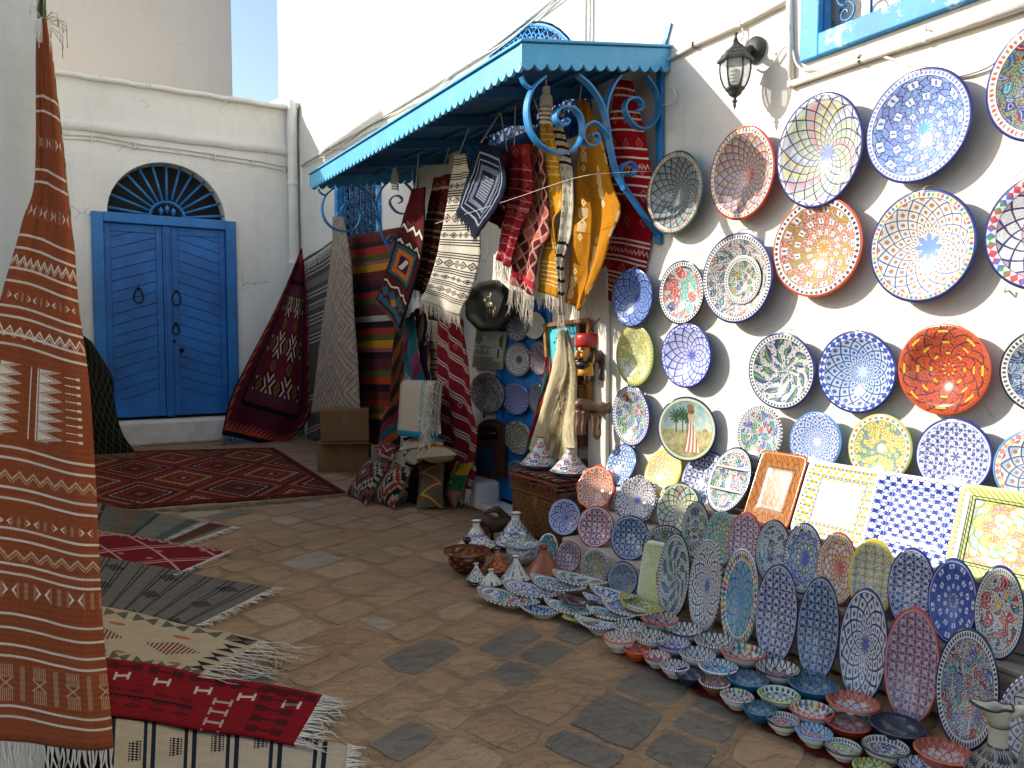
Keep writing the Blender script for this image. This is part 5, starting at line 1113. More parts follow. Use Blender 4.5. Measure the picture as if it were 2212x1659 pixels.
def bracket(Yb):
    br = MB()
    for pts, wd_ in strokes:
        P = catmull([onY(a, b, 3.32) + Vector((0, Yb - 3.32, 0)) for a, b in pts], 5); P = [Vector((min(p.x, 2.975), p.y, min(p.z, zr(p.x) - .06))) for p in P]; br.strip(P, (0, 1, 0), wd_, .011)
    t = onY(1421, 170, 3.32); b = onY(1421, 527, 3.32); br.bb((2.968, Yb - .022, b.z), (2.990, Yb + .022, ZI - .03))
    return br.build('bracket', M_IRON, can, loc=cl(), smooth=True, sharp=40)
b1 = bracket(3.32); b2 = b1.copy(); COL.objects.link(b2); b2.parent = can; b2.location = b1.location + Vector((0, 3.33, 0))
# energy saving bulbs under the canopy
M_BULB = plain('unlit_bulb_glass', 'd4cfc0', .3, .05)
def cfl(px, py0, py1, Y, lb):
    a = onY(px, py0, Y); b = onY(px, py1, Y); L = a.z - b.z; c = a; m = MB()
    m.lathe((c.x, c.y, a.z), [(.0, 0), (L * .1, 0), (L * .1, -L * .2), (L * .16, -L * .24), (L * .18, -L * .48), (L * .1, -L * .5), (0, -L * .5)], 14)
    o = m.build('bulb', M_BULB, smooth=True, sharp=40); m = MB(); m.tube([(c.x + L * .15 * math.cos(t), c.y + L * .15 * math.sin(t), a.z - L * .52 - t * L * .45 / 25) for t in [k * 25 / 90 for k in range(91)]], L * .036, 6)
    m.build('spiral_tube', M_BULB, o, smooth=True); m = MB(); m.tube([(c.x, c.y, zr(c.x) - .03), (c.x, c.y, a.z)], .006, 6); m.build('flex', M_WIRE, o); tag(o, lb, 'bulb')
cfl(1180, 188, 272, 3.75, 'unlit spiral bulb hanging behind the large front scroll of the canopy')
cfl(853, 365, 412, 6.2, 'unlit spiral bulb hanging at the far end of the canopy')
# ================================================================ LANTERN
LX, LY = 2.845, onX(1631, 110, 2.99).y
LP = tag(empty('wall_lantern', (2.99, LY, 2.72)), 'weathered black wall lantern with six glass panes between canopy and upper window', 'lamp')
def lz(py): return onX(1587, py, LX).z
ly = onX(1588, 160, LX).y; ll = -LP.location
m = MB(); m.lathe((2.99, LY, onX(1631, 108, 2.99).z), [(0, -.006), (.062, -.006), (.062, .012), (.05, .026), (.03, .034), (0, .036)], 24, M=Matrix.Rotation(-PI / 2, 3, 'Y')); m.build('backplate', M_LAMP, LP, smooth=True, sharp=40, loc=ll)
m = MB(); A = Vector((2.96, LY, onX(1631, 104, 2.97).z)); m.tube(catmull([A, Vector((2.91, (LY + ly) / 2, lz(104))), Vector((LX, ly, lz(92)))], 6), [.02] * 5 + [.016] * 5 + [.012] * 3, 8); m.build('arm', M_LAMP, LP, smooth=True, loc=ll)
def hexp(prof, seg=6): m = MB(); m.lathe((LX, ly, 0), prof, seg, M=Matrix.Rotation(math.radians(12), 3, 'Z')); return m
sc_ = 3.72 / FPX
m = hexp([(0, lz(88)), (.01, lz(90)), (.018, lz(100)), (.045, lz(108)), (.05, lz(113)), (.066, lz(118)), (.07, lz(123)), (.083, lz(128)), (.086, lz(134)), (.07, lz(134)), (0, lz(132))]); m.build('lantern_roof', M_LAMP, LP, loc=ll)
m = MB(); m.lathe((LX, ly, 0), [(0, lz(72)), (.012, lz(73)), (.005, lz(79)), (.009, lz(84)), (.012, lz(90)), (0, lz(91))], 10); m.build('top_finial', M_LAMP, LP, smooth=True, loc=ll)
gp = [(.068, 135), (.070, 150), (.064, 168), (.052, 184), (.040, 192)]
m = hexp([(r, lz(p)) for r, p in gp]); m.build('glass', M_GLASS, LP, loc=ll)
m = MB()
for k in range(6):
    a = 2 * PI * k / 6 + math.radians(12); m.tube([(LX + r * 1.02 * math.cos(a), ly + r * 1.02 * math.sin(a), lz(p)) for r, p in gp], .0045, 5)
m.build('cage', M_LAMP, LP, smooth=True, loc=ll)
m = hexp([(0, lz(190)), (.046, lz(190)), (.046, lz(194)), (.034, lz(199)), (.026, lz(206)), (.012, lz(210)), (0, lz(210))]); m.build('lower_cup', M_LAMP, LP, loc=ll)
m = MB(); m.lathe((LX, ly, 0), [(0, lz(209)), (.01, lz(211)), (.006, lz(214)), (.014, lz(219)), (.006, lz(223)), (.008, lz(228)), (0, lz(238))], 10); m.build('bottom_finial', M_LAMP, LP, smooth=True, loc=ll)
m = MB(); m.tube([(LX + .02 * math.cos(t), ly + .02 * math.sin(t), lz(150) - t * .0026) for t in [k * 28 / 80 for k in range(81)]], .0065, 6); m.build('bulb', M_BULB, LP, smooth=True, loc=ll)
# ================================================================ WOVEN PATTERNS (UV: u across, v from the top / along, in metres where it matters)
def weave(g, x, y, k=260, s=.35):
    h = (y * k).sin() * .5 + (x * k * .8).sin() * .3; n = g.noise(60, g.vec(x, y, 0), det=3); g.bump(h * .5 + n, s, .003)
def wool(name): return Gr(name, .95, .1)
def bandcolor(g, v, bands):
    """bands: [(start, colour)...]"""
    return g.ramp(v, bands)
def near(v, c, w_): return (v - c).ab().lt(w_)
def lines(g, c, v, pos, w_, col):
    m_ = None
    for p in pos:
        t = near(v, p, w_); m_ = t if m_ is None else m_.mx(t)
    return g.mix(m_, c, col)
def soft(g, c, dark, k=.25, sc=7):
    return g.mix(g.noise(sc, g.coord('UV'), det=4).ss(.35, .75) * k, c, dark)
def r_rust():
    g = wool('rust_brown_berber_weave'); u, v, _ = g.xyz('UV'); c = C('8c4729'); wv = (u * 5).sin() * .003; y = v + wv
    c = soft(g, '8e4a2c', '7a3e24', .5, 12)
    P = [.105, .125, .205, .222, .3, .318, .347, .365, .4, .414, .438, .452, .592, .607, .647, .662, .703, .718, .752, .765, .822, .842, .866, .882, .953, .968]
    c = lines(g, c, y, P, .0017, 'd0bea6')
    cr = 'd9c8b0'
    # tall panel of hooked triangles
    pan = near(v, .524, .05)
    for xo, sg in ((.14, 1), (.52, 1)):
        k = (v * 76); t = (k.fr() - .5).ab() * 2; tri = (((u - xo) * 7).lt(t * 1.0)) * (u.gt(xo)); fine = ((u - xo) * 7 - t - .3).ab().lt(.22) * ((v * 900).fr().gt(.45))
        c = g.mix(pan * tri * near(u, xo + .08, .08), c, cr); c = g.mix(pan * fine * u.gt(xo), c, cr); c = g.mix(pan * near(u, xo - .015, .006), c, cr)
    c = g.mix(pan * near(u, .44, .005), c, cr)
    tass = pan * u.gt(.76) * u.lt(.88) * ((v * 92).pp().gt(.5 - .06 - (u - .76).mx(0) * .0)) ; c = g.mix(tass, c, cr)
    c = g.mix(pan * near(u, .885, .018) * (v * 92).pp().gt(.32), c, cr)
    # small paired motifs in the other bands
    m2 = 'b89876'
    for vc, h, n_ in ((.262, .009, 4), (.383, .006, 4), (.69, .0065, 5), (.785, .012, 4.3), (.165, .008, 3)):
        x = u * n_; dx = x.fr() - .5; dy = (v - vc) / h; inn = dy.ab().lt(1)
        tri = dx.ab().gt(dy.ab() * .2 + .05) * dx.ab().lt(.2); tri2 = tri * (dx.ab() - dy.ab() * .17).lt(.03 + .1); bars = dx.ab().gt(.44) * ((x * 40).fr().gt(.5)); hk = (dx.ab() - .24).ab().lt(.035) * ((v * 700).fr().gt(.5))
        c = g.mix(inn * tri2, c, cr); c = g.mix(inn * bars.mx(hk) * .8, c, m2)
    x = u * 4.6; dx = x.fr() - .5; dy = (v - .917) / .026; ay = dy.ab()
    fork = dx.ab().lt(.2) * ((dx * 17.5 + .5).fr().gt(.55)) * ay.gt(.28) * ay.lt(1); hg = (dx.ab() - ay * .62).ab().lt(.035) * ay.lt(.32); bars = dx.ab().gt(.43) * ((x * 36).fr().gt(.5)) * ay.lt(.95)
    c = g.mix(fork.mx(hg).mx(bars) * .85, c, m2)
    for vc in (.627, .735, .333, .43):
        z = (v - vc) / .0055 - ((u * 9).pp() * 4 - 1); c = g.mix((z.ab().lt(.35)).mx((z - 1).ab().lt(.16)) * near(v, vc, .01), c, m2 if vc > .5 else cr)
    g.out(c); weave(g, u * .8, v * 2.4, 300, .5); return g.mat
def r_plain(name, base, dark, stripes=(), w_=.004, scol='d8cbb4', zig=(), zcol='d8cbb4', dots=(), sc=24, motif=None, mcol='d8cbb4', k=1.0, mn=3, mv=5):
    g = wool(name); u, v, _ = g.xyz('UV'); c = soft(g, base, dark, .55, sc); y = v + (u * 4).sin() * .004
    if motif == 'diamonds':
        x = u * mn; yy = v * mv; a = x.pp() * 2 + yy.pp() * 2; c = g.mix((a - .42).ab().lt(.1) + (a.lt(.12)), c, mcol)
    if motif == 'lozenge_net':
        x = u * mn; yy = v * mv; p = x + yy; q = x - yy; e = p.pp().gt(.4).mx(q.pp().gt(.4)) * ((v * mv * 14).fr().gt(.35)); c = g.mix(g.hash(p.fl(), q.fl()).gt(.55), c, 'a8544a'); c = g.mix(e, c, mcol)
    if motif == 'forks':
        x = u * mn; yy = v * mv; dx = x.fr() - .5; dy = yy.fr() - .5; k1 = dx.ab().lt(.2) * (dy.ab().gt(.1)) * dy.ab().lt(.34) * ((dx * 26).fr().gt(.35)); k2 = (dx.ab() - dy.ab() * 1.4).ab().lt(.05) * dy.ab().lt(.12); c = g.mix(k1.mx(k2) * (((x.fl() + yy.fl()) / 2).fr().gt(.25)), c, mcol)
        a = x.pp() * 2 + (yy + .5).pp() * 2; c = g.mix((a.lt(.24)) * (a.gt(.1)), c, mcol)
    if stripes: c = lines(g, c, y, stripes, w_, scol)
    for z0 in zig:
        z = (v - z0) / .012 - ((u * 12).pp() * 3 - .8); c = g.mix(z.ab().lt(.42) * near(v, z0, .022), c, zcol)
    g.out(c); weave(g, u * .4, v * 1.2, 320, .4); return g.mat
def r_multi(name='multicolour_striped_kilim'):
    cs = ['5e2420', '2a1d22', '8f3022', '4a4a24', '8a4a54', 'a8761c', '552224', '4a2026', '2a1a20', '93301f', '4c4d26', '552423', '501f20', 'a0968a', '221a20', '8e3020', '4c4e28', 'aa7a1a', '84444c', '2a1b22', '54222a', '4f5028', 'a03a1c', '241a1e', '5e2824', '8e3020', '4c4d26', 'a8761c', '2a1c22', '5a2426', '8c3020']
    w_ = [4, 2.5, 3.5, 2.5, 1.5, 3, 4, 1.6, 3, 3, 2.6, 4, 1, 2.4, 3, 2.8, 2.8, 3, 1.8, 3.2, 5, 2.8, 3.4, 3.2, 4, 3, 2.6, 2.8, 3, 4, 4]; t = sum(w_); a = 0; st = []
    for c, x in zip(cs, w_): st.append((a / t, c)); a += x
    g = wool(name); u, v, _ = g.xyz('UV'); y = v + g.noise(3, g.vec(u, v * .1, 0), det=2) * .006; c = g.ramp(y, st); c = soft(g, c, '1c1416', .35, 40); g.out(c); weave(g, u * .6, v * 1.6, 260, .4); return g.mat
def r_white(name='white_and_black_striped_weave'):
    g = wool(name); u, v, _ = g.xyz('UV'); c = soft(g, 'b9b2a2', '8f887a', .4, 30); y = v
    pos = [.03, .045, .06, .12, .135, .15, .22, .235, .25, .31, .325, .34, .43, .445, .46, .52, .535, .55, .60, .615, .63, .70, .715, .73, .79, .805, .82, .89, .905, .92]
    c = lines(g, c, y, pos, .0035, '1d1c1e')
    for vc, h, col in ((.19, .018, '3a3a3a'), (.28, .02, '6b6a5c'), (.385, .03, '7a3a34'), (.49, .018, '222'), (.665, .026, '6b6a5c'), (.76, .016, '222'), (.855, .022, '7a5a4c')):
        col = '222222' if col == '222' else col; x = u * 5; dy = (v - vc) / h; a = x.pp() * 2 + dy.ab(); c = g.mix((a - .85).ab().lt(.17) * dy.ab().lt(1), c, '1d1c1e'); c = g.mix(a.lt(.5) * dy.ab().lt(1), c, col)
    g.out(c); weave(g, u * .45, v * 1.4, 300, .45); return g.mat
def r_zig(name='dark_zigzag_kilim'):
    g = wool(name); u, v, _ = g.xyz('UV'); c = soft(g, '511319', '3a0d14', .5, 20)
    for vc, hh in ((.3, .04), (.42, .04), (.78, .03)):
        z = (v - vc) / hh - ((u * 3.2).pp() * 2 - .5); c = g.mix(z.ab().lt(.75), c, '17141a'); c = g.mix(z.ab().lt(.3), c, 'b9ad98')
    box_ = near(v, .57, .13) * near(u, .45, .36); c = g.mix(near(v, .57, .145) * near(u, .45, .41), c, '17151b'); c = g.mix(box_, c, '1c4a4e')
    a = ((u - .45).ab() / .36).mx((v - .57).ab() / .13); st = a + ((u * 16).pp().mx((v * 26).pp())) * .3; c = g.mix(st.lt(.85) * box_, c, 'a85a1c'); c = g.mix(a.lt(.45) * box_, c, '2a1a38'); c = g.mix(((u - .45) * 2.2 + (v - .57) * 4).ab().lt(.14) * a.lt(.35), c, 'b9ad98')
    t = (u * 5).pp() * .1; c = g.mix((v - .86).ab().lt(t), c, '1f5560'); c = g.mix((v - .945).ab().lt(.03 - t * .2), c, '1f5560'); c = g.mix(((u - .5).ab() + (v - .9).ab() * 3).lt(.11), c, 'b0641c')
    e = near(u, .98, .03).mx(near(u, .02, .03)); c = g.mix(e, c, '15131a'); g.out(c); weave(g, u * .4, v, 240, .4); return g.mat
def r_kilim(name='dark_red_medallion_kilim'):
    g = wool(name); u, v, _ = g.xyz('UV'); c = soft(g, '66202a', '451820', .5, 14)
    e = u.mn(1 - u); e = e.mn(v * .8).mn((1 - v) * .8)
    tri = ((u + v) * 16).pp() * .09; c = g.mix(e.lt(.13), c, '4c1a26'); c = g.mix((e - .02).lt(tri) * e.lt(.11), c, 'a84428'); c = g.mix(e.lt(.02), c, '15131a'); c = g.mix(near(e, .14, .01), c, '17131c')
    c = g.mix(near(e, .19, .02) * ((u * 30).pp() + (v * 40).pp()).lt(.4), c, '1c4048')
    inn = e.gt(.20); p = (u - .5) * 4.2 + (v - .5) * 4.6; q = (u - .5) * 4.2 - (v - .5) * 4.6; a = p.pp().mx(q.pp()); A = (p + .5).pp().mx((q + .5).pp())
    saw = ((p * 9).pp().mn((q * 9).pp())) * .12; dark = (A + saw * .6).lt(.34); c = g.mix(inn * dark * ((p.fl() + q.fl()) / 2).fr().lt(.25), c, '14110f')
    c = g.mix(inn * ((A + saw) - .40).ab().lt(.035) * ((p.fl() + q.fl()) / 2).fr().lt(.25), c, 'c4bca6'); rr = ((p + .5).pp() + (q + .5).pp()); st = (A - ((p * 4).pp() * .1)).lt(.17)
    c = g.mix(inn * st, c, '7a4a24'); c = g.mix(inn * A.lt(.06), c, '2c3a40'); g.out(c); weave(g, u, v * 1.6, 200, .4); return g.mat
def r_floor(name='large_red_diamond_kilim'):
    g = wool(name); u, v, _ = g.xyz('UV'); x = u * 3.0; y = v * 2.4; d = x.pp() * 2 + y.pp() * 2 + (((u * 60).pp() + (v * 40).pp()) - .5) * .05; d2 = (x + .5).pp() * 2 + (y + .5).pp() * 2
    c = g.ramp((d * .5)._m('FRACT'), [(0, 'b09a84'), (.03, '3d1512'), (.09, '7d3a22'), (.17, '5c1c18'), (.25, '8a5a30'), (.31, 'a8947c'), (.33, '1c1214'), (.36, '6e2a1c'), (.45, '4a1416'), (.52, '8c4a34'), (.60, '3c1016'), (.68, 'a8947c'), (.70, '1c1214'), (.74, '6a2218'), (.84, '3f1214'), (.93, '7d4a30')])
    e = u.mn(1 - u).mn(v).mn(1 - v); c = g.mix(e.lt(.035), c, '6a2218'); c = g.mix(near(e, .02, .006), c, '1c1214'); c = soft(g, c, '2a1010', .45, 12); g.out(c); weave(g, u * 3, v * 1.6, 120, .4); return g.mat
def r_str(name, cols, n=1.0, dia=False, dark='2a1c1c', wob_=.01, motif=None):
    g = wool(name); u, v, _ = g.xyz('UV'); y = v + (u * .55 if dia else 0) + g.noise(2.5, g.vec(u, v, 0), det=2) * wob_; c = g.pal(y * n, list(cols)) if not dia or True else None
    if motif == 'tri': c = g.mix(((u * 6).pp() * 2).lt((v * n).fr()) * ((y * n / 3).fr().lt(.34)), c, 'c9bfae')
    c = soft(g, c, dark, .3, 30); g.out(c); weave(g, u * .4, v, 260, .4); return g.mat
def r_beige(name='quilted_beige_weave'):
    g = wool(name); u, v, _ = g.xyz('UV'); x = u * 2.0; y = v * 4.5; d = x.pp() * 2 + y.pp() * 2; h1 = (d * 3).pp().lt(.09) * 1.0; h2 = ((u * 26).sin() * (v * 60).sin()); sel = g.hash(x.fl(), y.fl()).gt(.4)
    c = soft(g, '9c8d7e', '7c6e60', .6, 16); c = g.mix(h1, c, '66594c'); c = g.mix(sel * h2.gt(.3) * .35, c, '6f6154'); g.out(c); n = g.noise(70, g.coord('UV'), det=3); g.bump(h2 * .6 - h1 * 1.3 + n * .6, .8, .01); return g.mat
def r_grey(name='grey_striped_blanket'):
    g = wool(name); u, v, _ = g.xyz('UV'); c = soft(g, '4e4841', '3a352f', .5, 30); b = near(v, .3, .22); c = lines(g, c, v, [.06, .08, .10, .2, .22, .26, .32, .34, .36, .42, .44, .46, .74, .76, .92, .94], .004, '9a9488')
    c = g.mix(near(v, .15, .02).mx(near(v, .28, .01)).mx(near(v, .39, .012)) * (u * 60).pp().gt(.3), c, '8a8478'); c = g.mix(near(u, .35, .006) * v.gt(.48) * (v * 80).pp().gt(.22), c, '9a9488'); g.out(c); weave(g, u * .4, v, 300, .4); return g.mat
def r_navy(name='navy_diamond_blanket'):
    g = wool(name); u, v, _ = g.xyz('UV'); c = soft(g, '151b2c', '0d1220', .5, 14); a = ((u - .5).ab() * 1.0).mx((v - .5).ab() * 1.0); cr = '7f8694'
    c = g.mix(near(a, .38, .012).mx(near(a, .30, .008)), c, cr); c = g.mix(near(a, .22, .03) * ((u + v) * 40).pp().gt(.25), c, cr); d = g.noise(30, g.coord('UV'), det=1); c = g.mix(a.lt(.14) * ((u * 30).pp().mx((v * 30).pp())).gt(.36), c, cr); g.out(c); weave(g, u * .5, v * .5, 300, .4); return g.mat
def r_berber(name, base, dark, kind, col='23262b', n=10):
    g = wool(name); u, v, _ = g.xyz('UV'); c = soft(g, base, dark, .45, 14)
    x = u * n; dx = x.fr() - .5
    if kind == 'grey':
        c = g.mix(((u * n + v * .2) .pp().lt(.035)).mx(((u * n + .28).pp().lt(.03)) * 1.0), c, col); a = ((u * 5).pp() * 2 + (v * 2.5).pp() * 2); c = g.mix(a.lt(.42) * ((u * 70).pp().mx((v * 40).pp())).gt(.3), c, col)
    if kind == 'beige':
        for vc in (.1, .9):
            dy = (v - vc) / .075; k = (dx.ab() - (dy.ab() * .34)).gt(-.02) * dx.ab().lt(.38) * dy.ab().lt(1) * ((dy * 5).pp().gt(.12)); c = g.mix(k, c, col)
        du = (u - .95) / .035; dy = (v * 4.5).fr() - .5; c = g.mix(du.ab().lt(1) * (dy.ab() - du.ab() * .3).gt(0) * dy.ab().lt(.33), c, col)
        dxx = (u * 3.2).fr() - .5; dy = (v - .55) / .16; k = (dxx.ab() + dy.ab() * .4).lt(.36) * (((u * 60).pp()).gt(.25)) * dy.ab().lt(1); c = g.mix(k, c, '6e2a34'); k2 = (((u * 4 + .4).pp() * 3).pw(2) + (((v - .3) * 14)).pw(2)).lt(.16).mx((((u * 4 + .1).pp() * 3).pw(2) + (((v - .82) * 14)).pw(2)).lt(.1)); c = g.mix(k2, c, 'a05a2c')
    if kind == 'redfig':
        for vc, hh in ((.12, .07),):
            dy = (v - vc) / hh; k = ((dx.ab() - .3).ab().lt(.13) * dy.ab().lt(1)).mx(dx.ab().lt(.2) * dy.ab().lt(.25)) * ((dx * 40).fr().gt(.3)); c = g.mix(k, c, '1d1214')
        for vc in (.32,):
            dy = (v - vc + (dx * .1)) / .075; k = (near(dx.ab(), .16, .03) * dy.ab().lt(1)).mx(dx.ab().lt(.17) * dy.ab().lt(.3)); c = g.mix(k, c, 'b9a9a0')
        w1 = u.gt(.84) * u.lt(.96); yy = v * 5.2; dy = yy.fr() - .5; duu = (u - .9) / .055; k = ((duu.ab() - .65).ab().lt(.3) * dy.ab().lt(.3)).mx(duu.ab().lt(.5) * dy.ab().lt(.1)) * ((u * 320).fr().gt(.3)); c = g.mix(w1 * k, c, '1d1214')
        w2 = u.gt(.72) * u.lt(.79) * v.gt(.4); duu = (u - .755) / .03; k = (near(duu.ab(), .8, .12) * dy.ab().lt(.34)).mx(duu.ab().lt(.9) * dy.ab().lt(.1)); c = g.mix(w2 * k * .9, c, 'a8968c')
        f1 = near(v, .66, .2) * near(u, .42, .26); a = ((u * 13).pp() * 2 + (v * 8).pp() * 2); c = g.mix(f1 * (near(v, .66, .015).mx(((a - .55).ab()).lt(.12)).mx(a.lt(.22))), c, '1d1214')
    if kind == 'stripes':
        c = g.mix(((u * n).pp().lt(.055)).mx((u * n + .2).pp().lt(.045)), c, col); a = ((u * n + .45).fr() - .5).ab(); b = ((v * 1.6 + u * 1.7).fr() - .5).ab(); k = a.lt(.15) * b.lt(.2) * (((u * 90).pp() + (v * 30).pp()).gt(.45)); c = g.mix(k, c, col)
    if kind == 'reddia':
        p = u * 3.4 + v * 1.6; q = u * 3.4 - v * 1.6; c = g.mix(p.pp().gt(.47).mx(q.pp().gt(.47)).mx((p + .12).pp().gt(.485)), c, 'b0857c'); a = (u * 7).pp() * 2 + (v * 4).pp() * 2; c = g.mix(a.lt(.3) * g.hash((u * 7).fl(), (v * 4).fl()).gt(.4), c, 'a4665a'); e = v.mn(1 - v); c = g.mix(e.lt(.09) * ((u * 24).pp() * 2 - e * 14).ab().lt(.4), c, '9a7a70')
    if kind == 'greystripe':
        y = u * 1.0 + v * .0; c = g.ramp(u.fr(), [(0, '5a564a'), (.07, '2a2420'), (.085, '6a5a48'), (.17, '4a4c48'), (.24, '7a6a54'), (.27, '26201e'), (.285, '5d5e58'), (.40, '3f5550'), (.47, '7d7264'), (.50, '2a2422'), (.515, '5d5a50'), (.62, '6a5240'), (.66, '54564e'), (.72, '33302c'), (.735, '6d6c60'), (.84, '4c5450'), (.90, '8a8474'), (.92, '4a3028'), (.95, '5c2f26'), (.975, '6a6454')])
        c = g.mix(near(u, .905, .014) * (v * 16).pp().gt(.2), c, 'b5b0a4'); c = soft(g, c, '3a3630', .5, 8)
    g.out(c); weave(g, u * 2.2, v * .9, 200, .4); return g.mat
# ================================================================ RUGS
def fringe(edge, L, mat, parent, name='fringe', n=None, drop=Vector((0, 0, -1)), spread=.12, r=.0022, seed=1, base_z=None, sag=.3, out=None):
    """loose yarn ends along an edge; one mesh"""
    rs = random.Random(seed); m = MB(); tot = sum((b - a).length for a, b in zip(edge, edge[1:])); n = n or int(tot / .0062)
    for i in range(n):
        t = (i + rs.random()) / n * (len(edge) - 1); k = min(int(t), len(edge) - 2); p = edge[k].lerp(edge[k + 1], t - k); l = L * rs.uniform(.65, 1.1)
        d = (Vector(drop) + Vector((rs.uniform(-1, 1), rs.uniform(-1, 1), rs.uniform(-.4, .4))) * spread).normalized(); d2 = (d + Vector((rs.uniform(-1, 1), rs.uniform(-1, 1), 0)) * spread * 1.8).normalized()
        q1 = p + d * l * .4; d3 = (d2 + Vector((rs.uniform(-1, 1), rs.uniform(-1, 1), rs.uniform(-.5, .3))) * spread * 2.2).normalized(); q2 = q1 + d2 * l * .35; q3 = q2 + d3 * l * .28
        if base_z is not None: q1.z = max(base_z, q1.z) + rs.uniform(0, .004); q2.z = max(base_z, q2.z) + rs.uniform(0, .004); q3.z = max(base_z, q3.z) + rs.uniform(0, .002)
        m.tube([p, q1, q2, q3], [r * 1.3, r, r * .8, r * .4], 3, cap=False)
    o = m.build(name, mat, parent, smooth=True); o.location = -parent.location; return o
def resample(P, n):
    L = [0]
    for a, b in zip(P, P[1:]): L.append(L[-1] + (b - a).length)
    out = []
    for i in range(n + 1):
        t = L[-1] * i / n; k = 0
        while k < len(P) - 2 and L[k + 1] < t: k += 1
        f = (t - L[k]) / max(1e-9, L[k + 1] - L[k]); out.append(P[k].lerp(P[k + 1], f))
    return out
def hang(name, lb, L, R, mat, X=None, Y=None, folds=2, amp=.02, nu=24, nv=56, cat='rug', group=None, fr=None, seed=3, th=.006, v0=0, v1=1, frm=None, spin=0, bulge=0):
    """a rug hanging freely: left and right edge as measured, draped with folds that deepen downwards"""
    pl = (lambda p: onX(p[0], p[1], (p[2] if len(p) > 2 else X))) if Y is None else (lambda p: onY(p[0], p[1], (p[2] if len(p) > 2 else Y)))
    A = resample(catmull([pl(p) for p in L], 5), nv); B = resample(catmull([pl(p) for p in R], 5), nv); rs = random.Random(seed); ph = rs.uniform(0, 6)
    from mathutils import noise as NZ
    m = MB(); nrm = Vector((-1, 0, 0)) if Y is None else Vector((0, -1, 0)); end = []
    for j in range(nv + 1):
        t = j / nv
        for i in range(nu + 1):
            s = i / nu; p = A[j].lerp(B[j], s); wd_ = (B[j] - A[j]).length
            dd = amp * (.45 + .55 * t) * math.sin(s * folds * 2 * PI + ph + t * spin) * min(1, 4 * min(s, 1 - s) + .35) + .008 * NZ.noise(Vector((s * 3 + seed, t * 5, 0))) + .0045 * NZ.noise(Vector((s * 9 + seed, t * 16, 2))) + bulge * math.sin(PI * s)
            p = p + nrm * (dd + amp * .4); m.v.append(tuple(p))
    for j in range(nv):
        for i in range(nu):
            b = j * (nu + 1) + i; va, vb = v0 + (v1 - v0) * j / nv, v0 + (v1 - v0) * (j + 1) / nv
            m.face((b, b + 1, b + nu + 2, b + nu + 1), 0, ((i / nu, va), ((i + 1) / nu, va), ((i + 1) / nu, vb), (i / nu, vb)))
    edge = [Vector(m.v[nv * (nu + 1) + i]) for i in range(nu + 1)]
    o = m.build(name, mat, smooth=True); sm = o.modifiers.new('thickness', 'SOLIDIFY'); sm.thickness = th; sm.offset = 0
    base = Vector(m.v[0]); rebase(o, base); tag(o, lb, cat, group)
    if fr: fringe(edge, fr, frm or M_CORD, o, seed=seed, n=None, spread=.16)
    return o
G1 = 'rugs hanging under the canopy and along the far wall'
red_w = lambda nm, **k: r_plain(nm, '8c1420', '5e0e18', **k)
hang('hanging_kilim', 'dark red medallion kilim hanging by one corner beside the blue double door, blue fringe', [(650, 537), (597, 660), (530, 790), (497, 860), (478, 938)], [(652, 537), (664, 650), (670, 780), (668, 900), (606, 966)], r_kilim(), Y=9.95, folds=1.6, amp=.035, group=G1, fr=.22, frm=M_BLUEYARN)
hang('hanging_blanket', 'grey blanket with pale stripes and upper fringe, behind the dark red kilim', [(656, 562), (662, 700), (668, 850), (665, 960)], [(740, 506), (745, 650), (730, 800), (720, 930)], r_grey(), X=2.95, folds=1, amp=.02, group=G1)
ff = [o for o in COL.objects if o.name == 'hanging_blanket'][0]
e_ = [onX(a, b, 2.93) for a, b in ((657, 566), (680, 552), (710, 530), (738, 508))]; fringe(e_, .14, M_CORD, ff, 'upper_fringe', drop=Vector((-.15, 0, -1)), spread=.1, seed=5)
hang('quilted_cover', 'cream quilted cover gathered to a point at the top, standing like a cone', [(744, 470), (733, 560), (712, 680), (697, 780), (680, 890)], [(749, 470), (764, 560), (772, 680), (780, 780), (787, 900)], r_beige(), X=2.74, folds=1, amp=.05, bulge=.14, group=G1)
hang('striped_kilim', 'multicoloured kilim of red, black, green and yellow stripes in the middle of the far wall', [(758, 511), (764, 700), (786, 960)], [(868, 491), (858, 700), (845, 960)], r_multi(), X=2.88, folds=1.2, amp=.025, group=G1)
hang('banded_kilim', 'narrow brown and orange banded kilim behind the folded white towel', [(853, 715), (848, 823), (843, 885)], [(876, 735), (874, 800), (872, 885)], r_str('brown_banded_kilim', ['5a2c14', '1c1614', '6e3a18', '241a16'], 6, True), X=2.80, folds=1, group=G1)
hang('twisted_kilim', 'teal and pink striped kilim twisted beside the folded white towel', [(880, 690), (874, 757), (880, 800), (892, 826)], [(898, 672), (903, 757), (912, 790), (922, 824)], r_str('teal_pink_kilim', ['1f5a60', '6e3450', '1f5a60', '5c2040', '174a54'], 7, True), X=2.72, folds=1.4, amp=.03, spin=2, group=G1)
hang('purple_kilim', 'dark purple and tan striped kilim behind the teal and pink one', [(898, 670), (906, 740), (918, 825)], [(920, 655), (930, 740), (934, 825)], r_str('purple_tan_kilim', ['2a1630', '5a1c2c', '7d6a4c', '241428'], 5, True), X=2.78, folds=1, group=G1)
hang('spotted_weave', 'white weave with red stripes and dots between the towel and the long red rug', [(928, 690), (930, 760), (934, 840)], [(953, 690), (953, 760), (955, 840)], r_plain('white_red_dotted_weave', 'b3a898', '8f8474', [.05, .2, .26, .33, .45, .58, .66, .73, .86, .95], .012, '7a1c20', motif='diamonds', mcol='7a1c20', mn=2, mv=3), X=2.84, folds=1, amp=.01, group=G1)
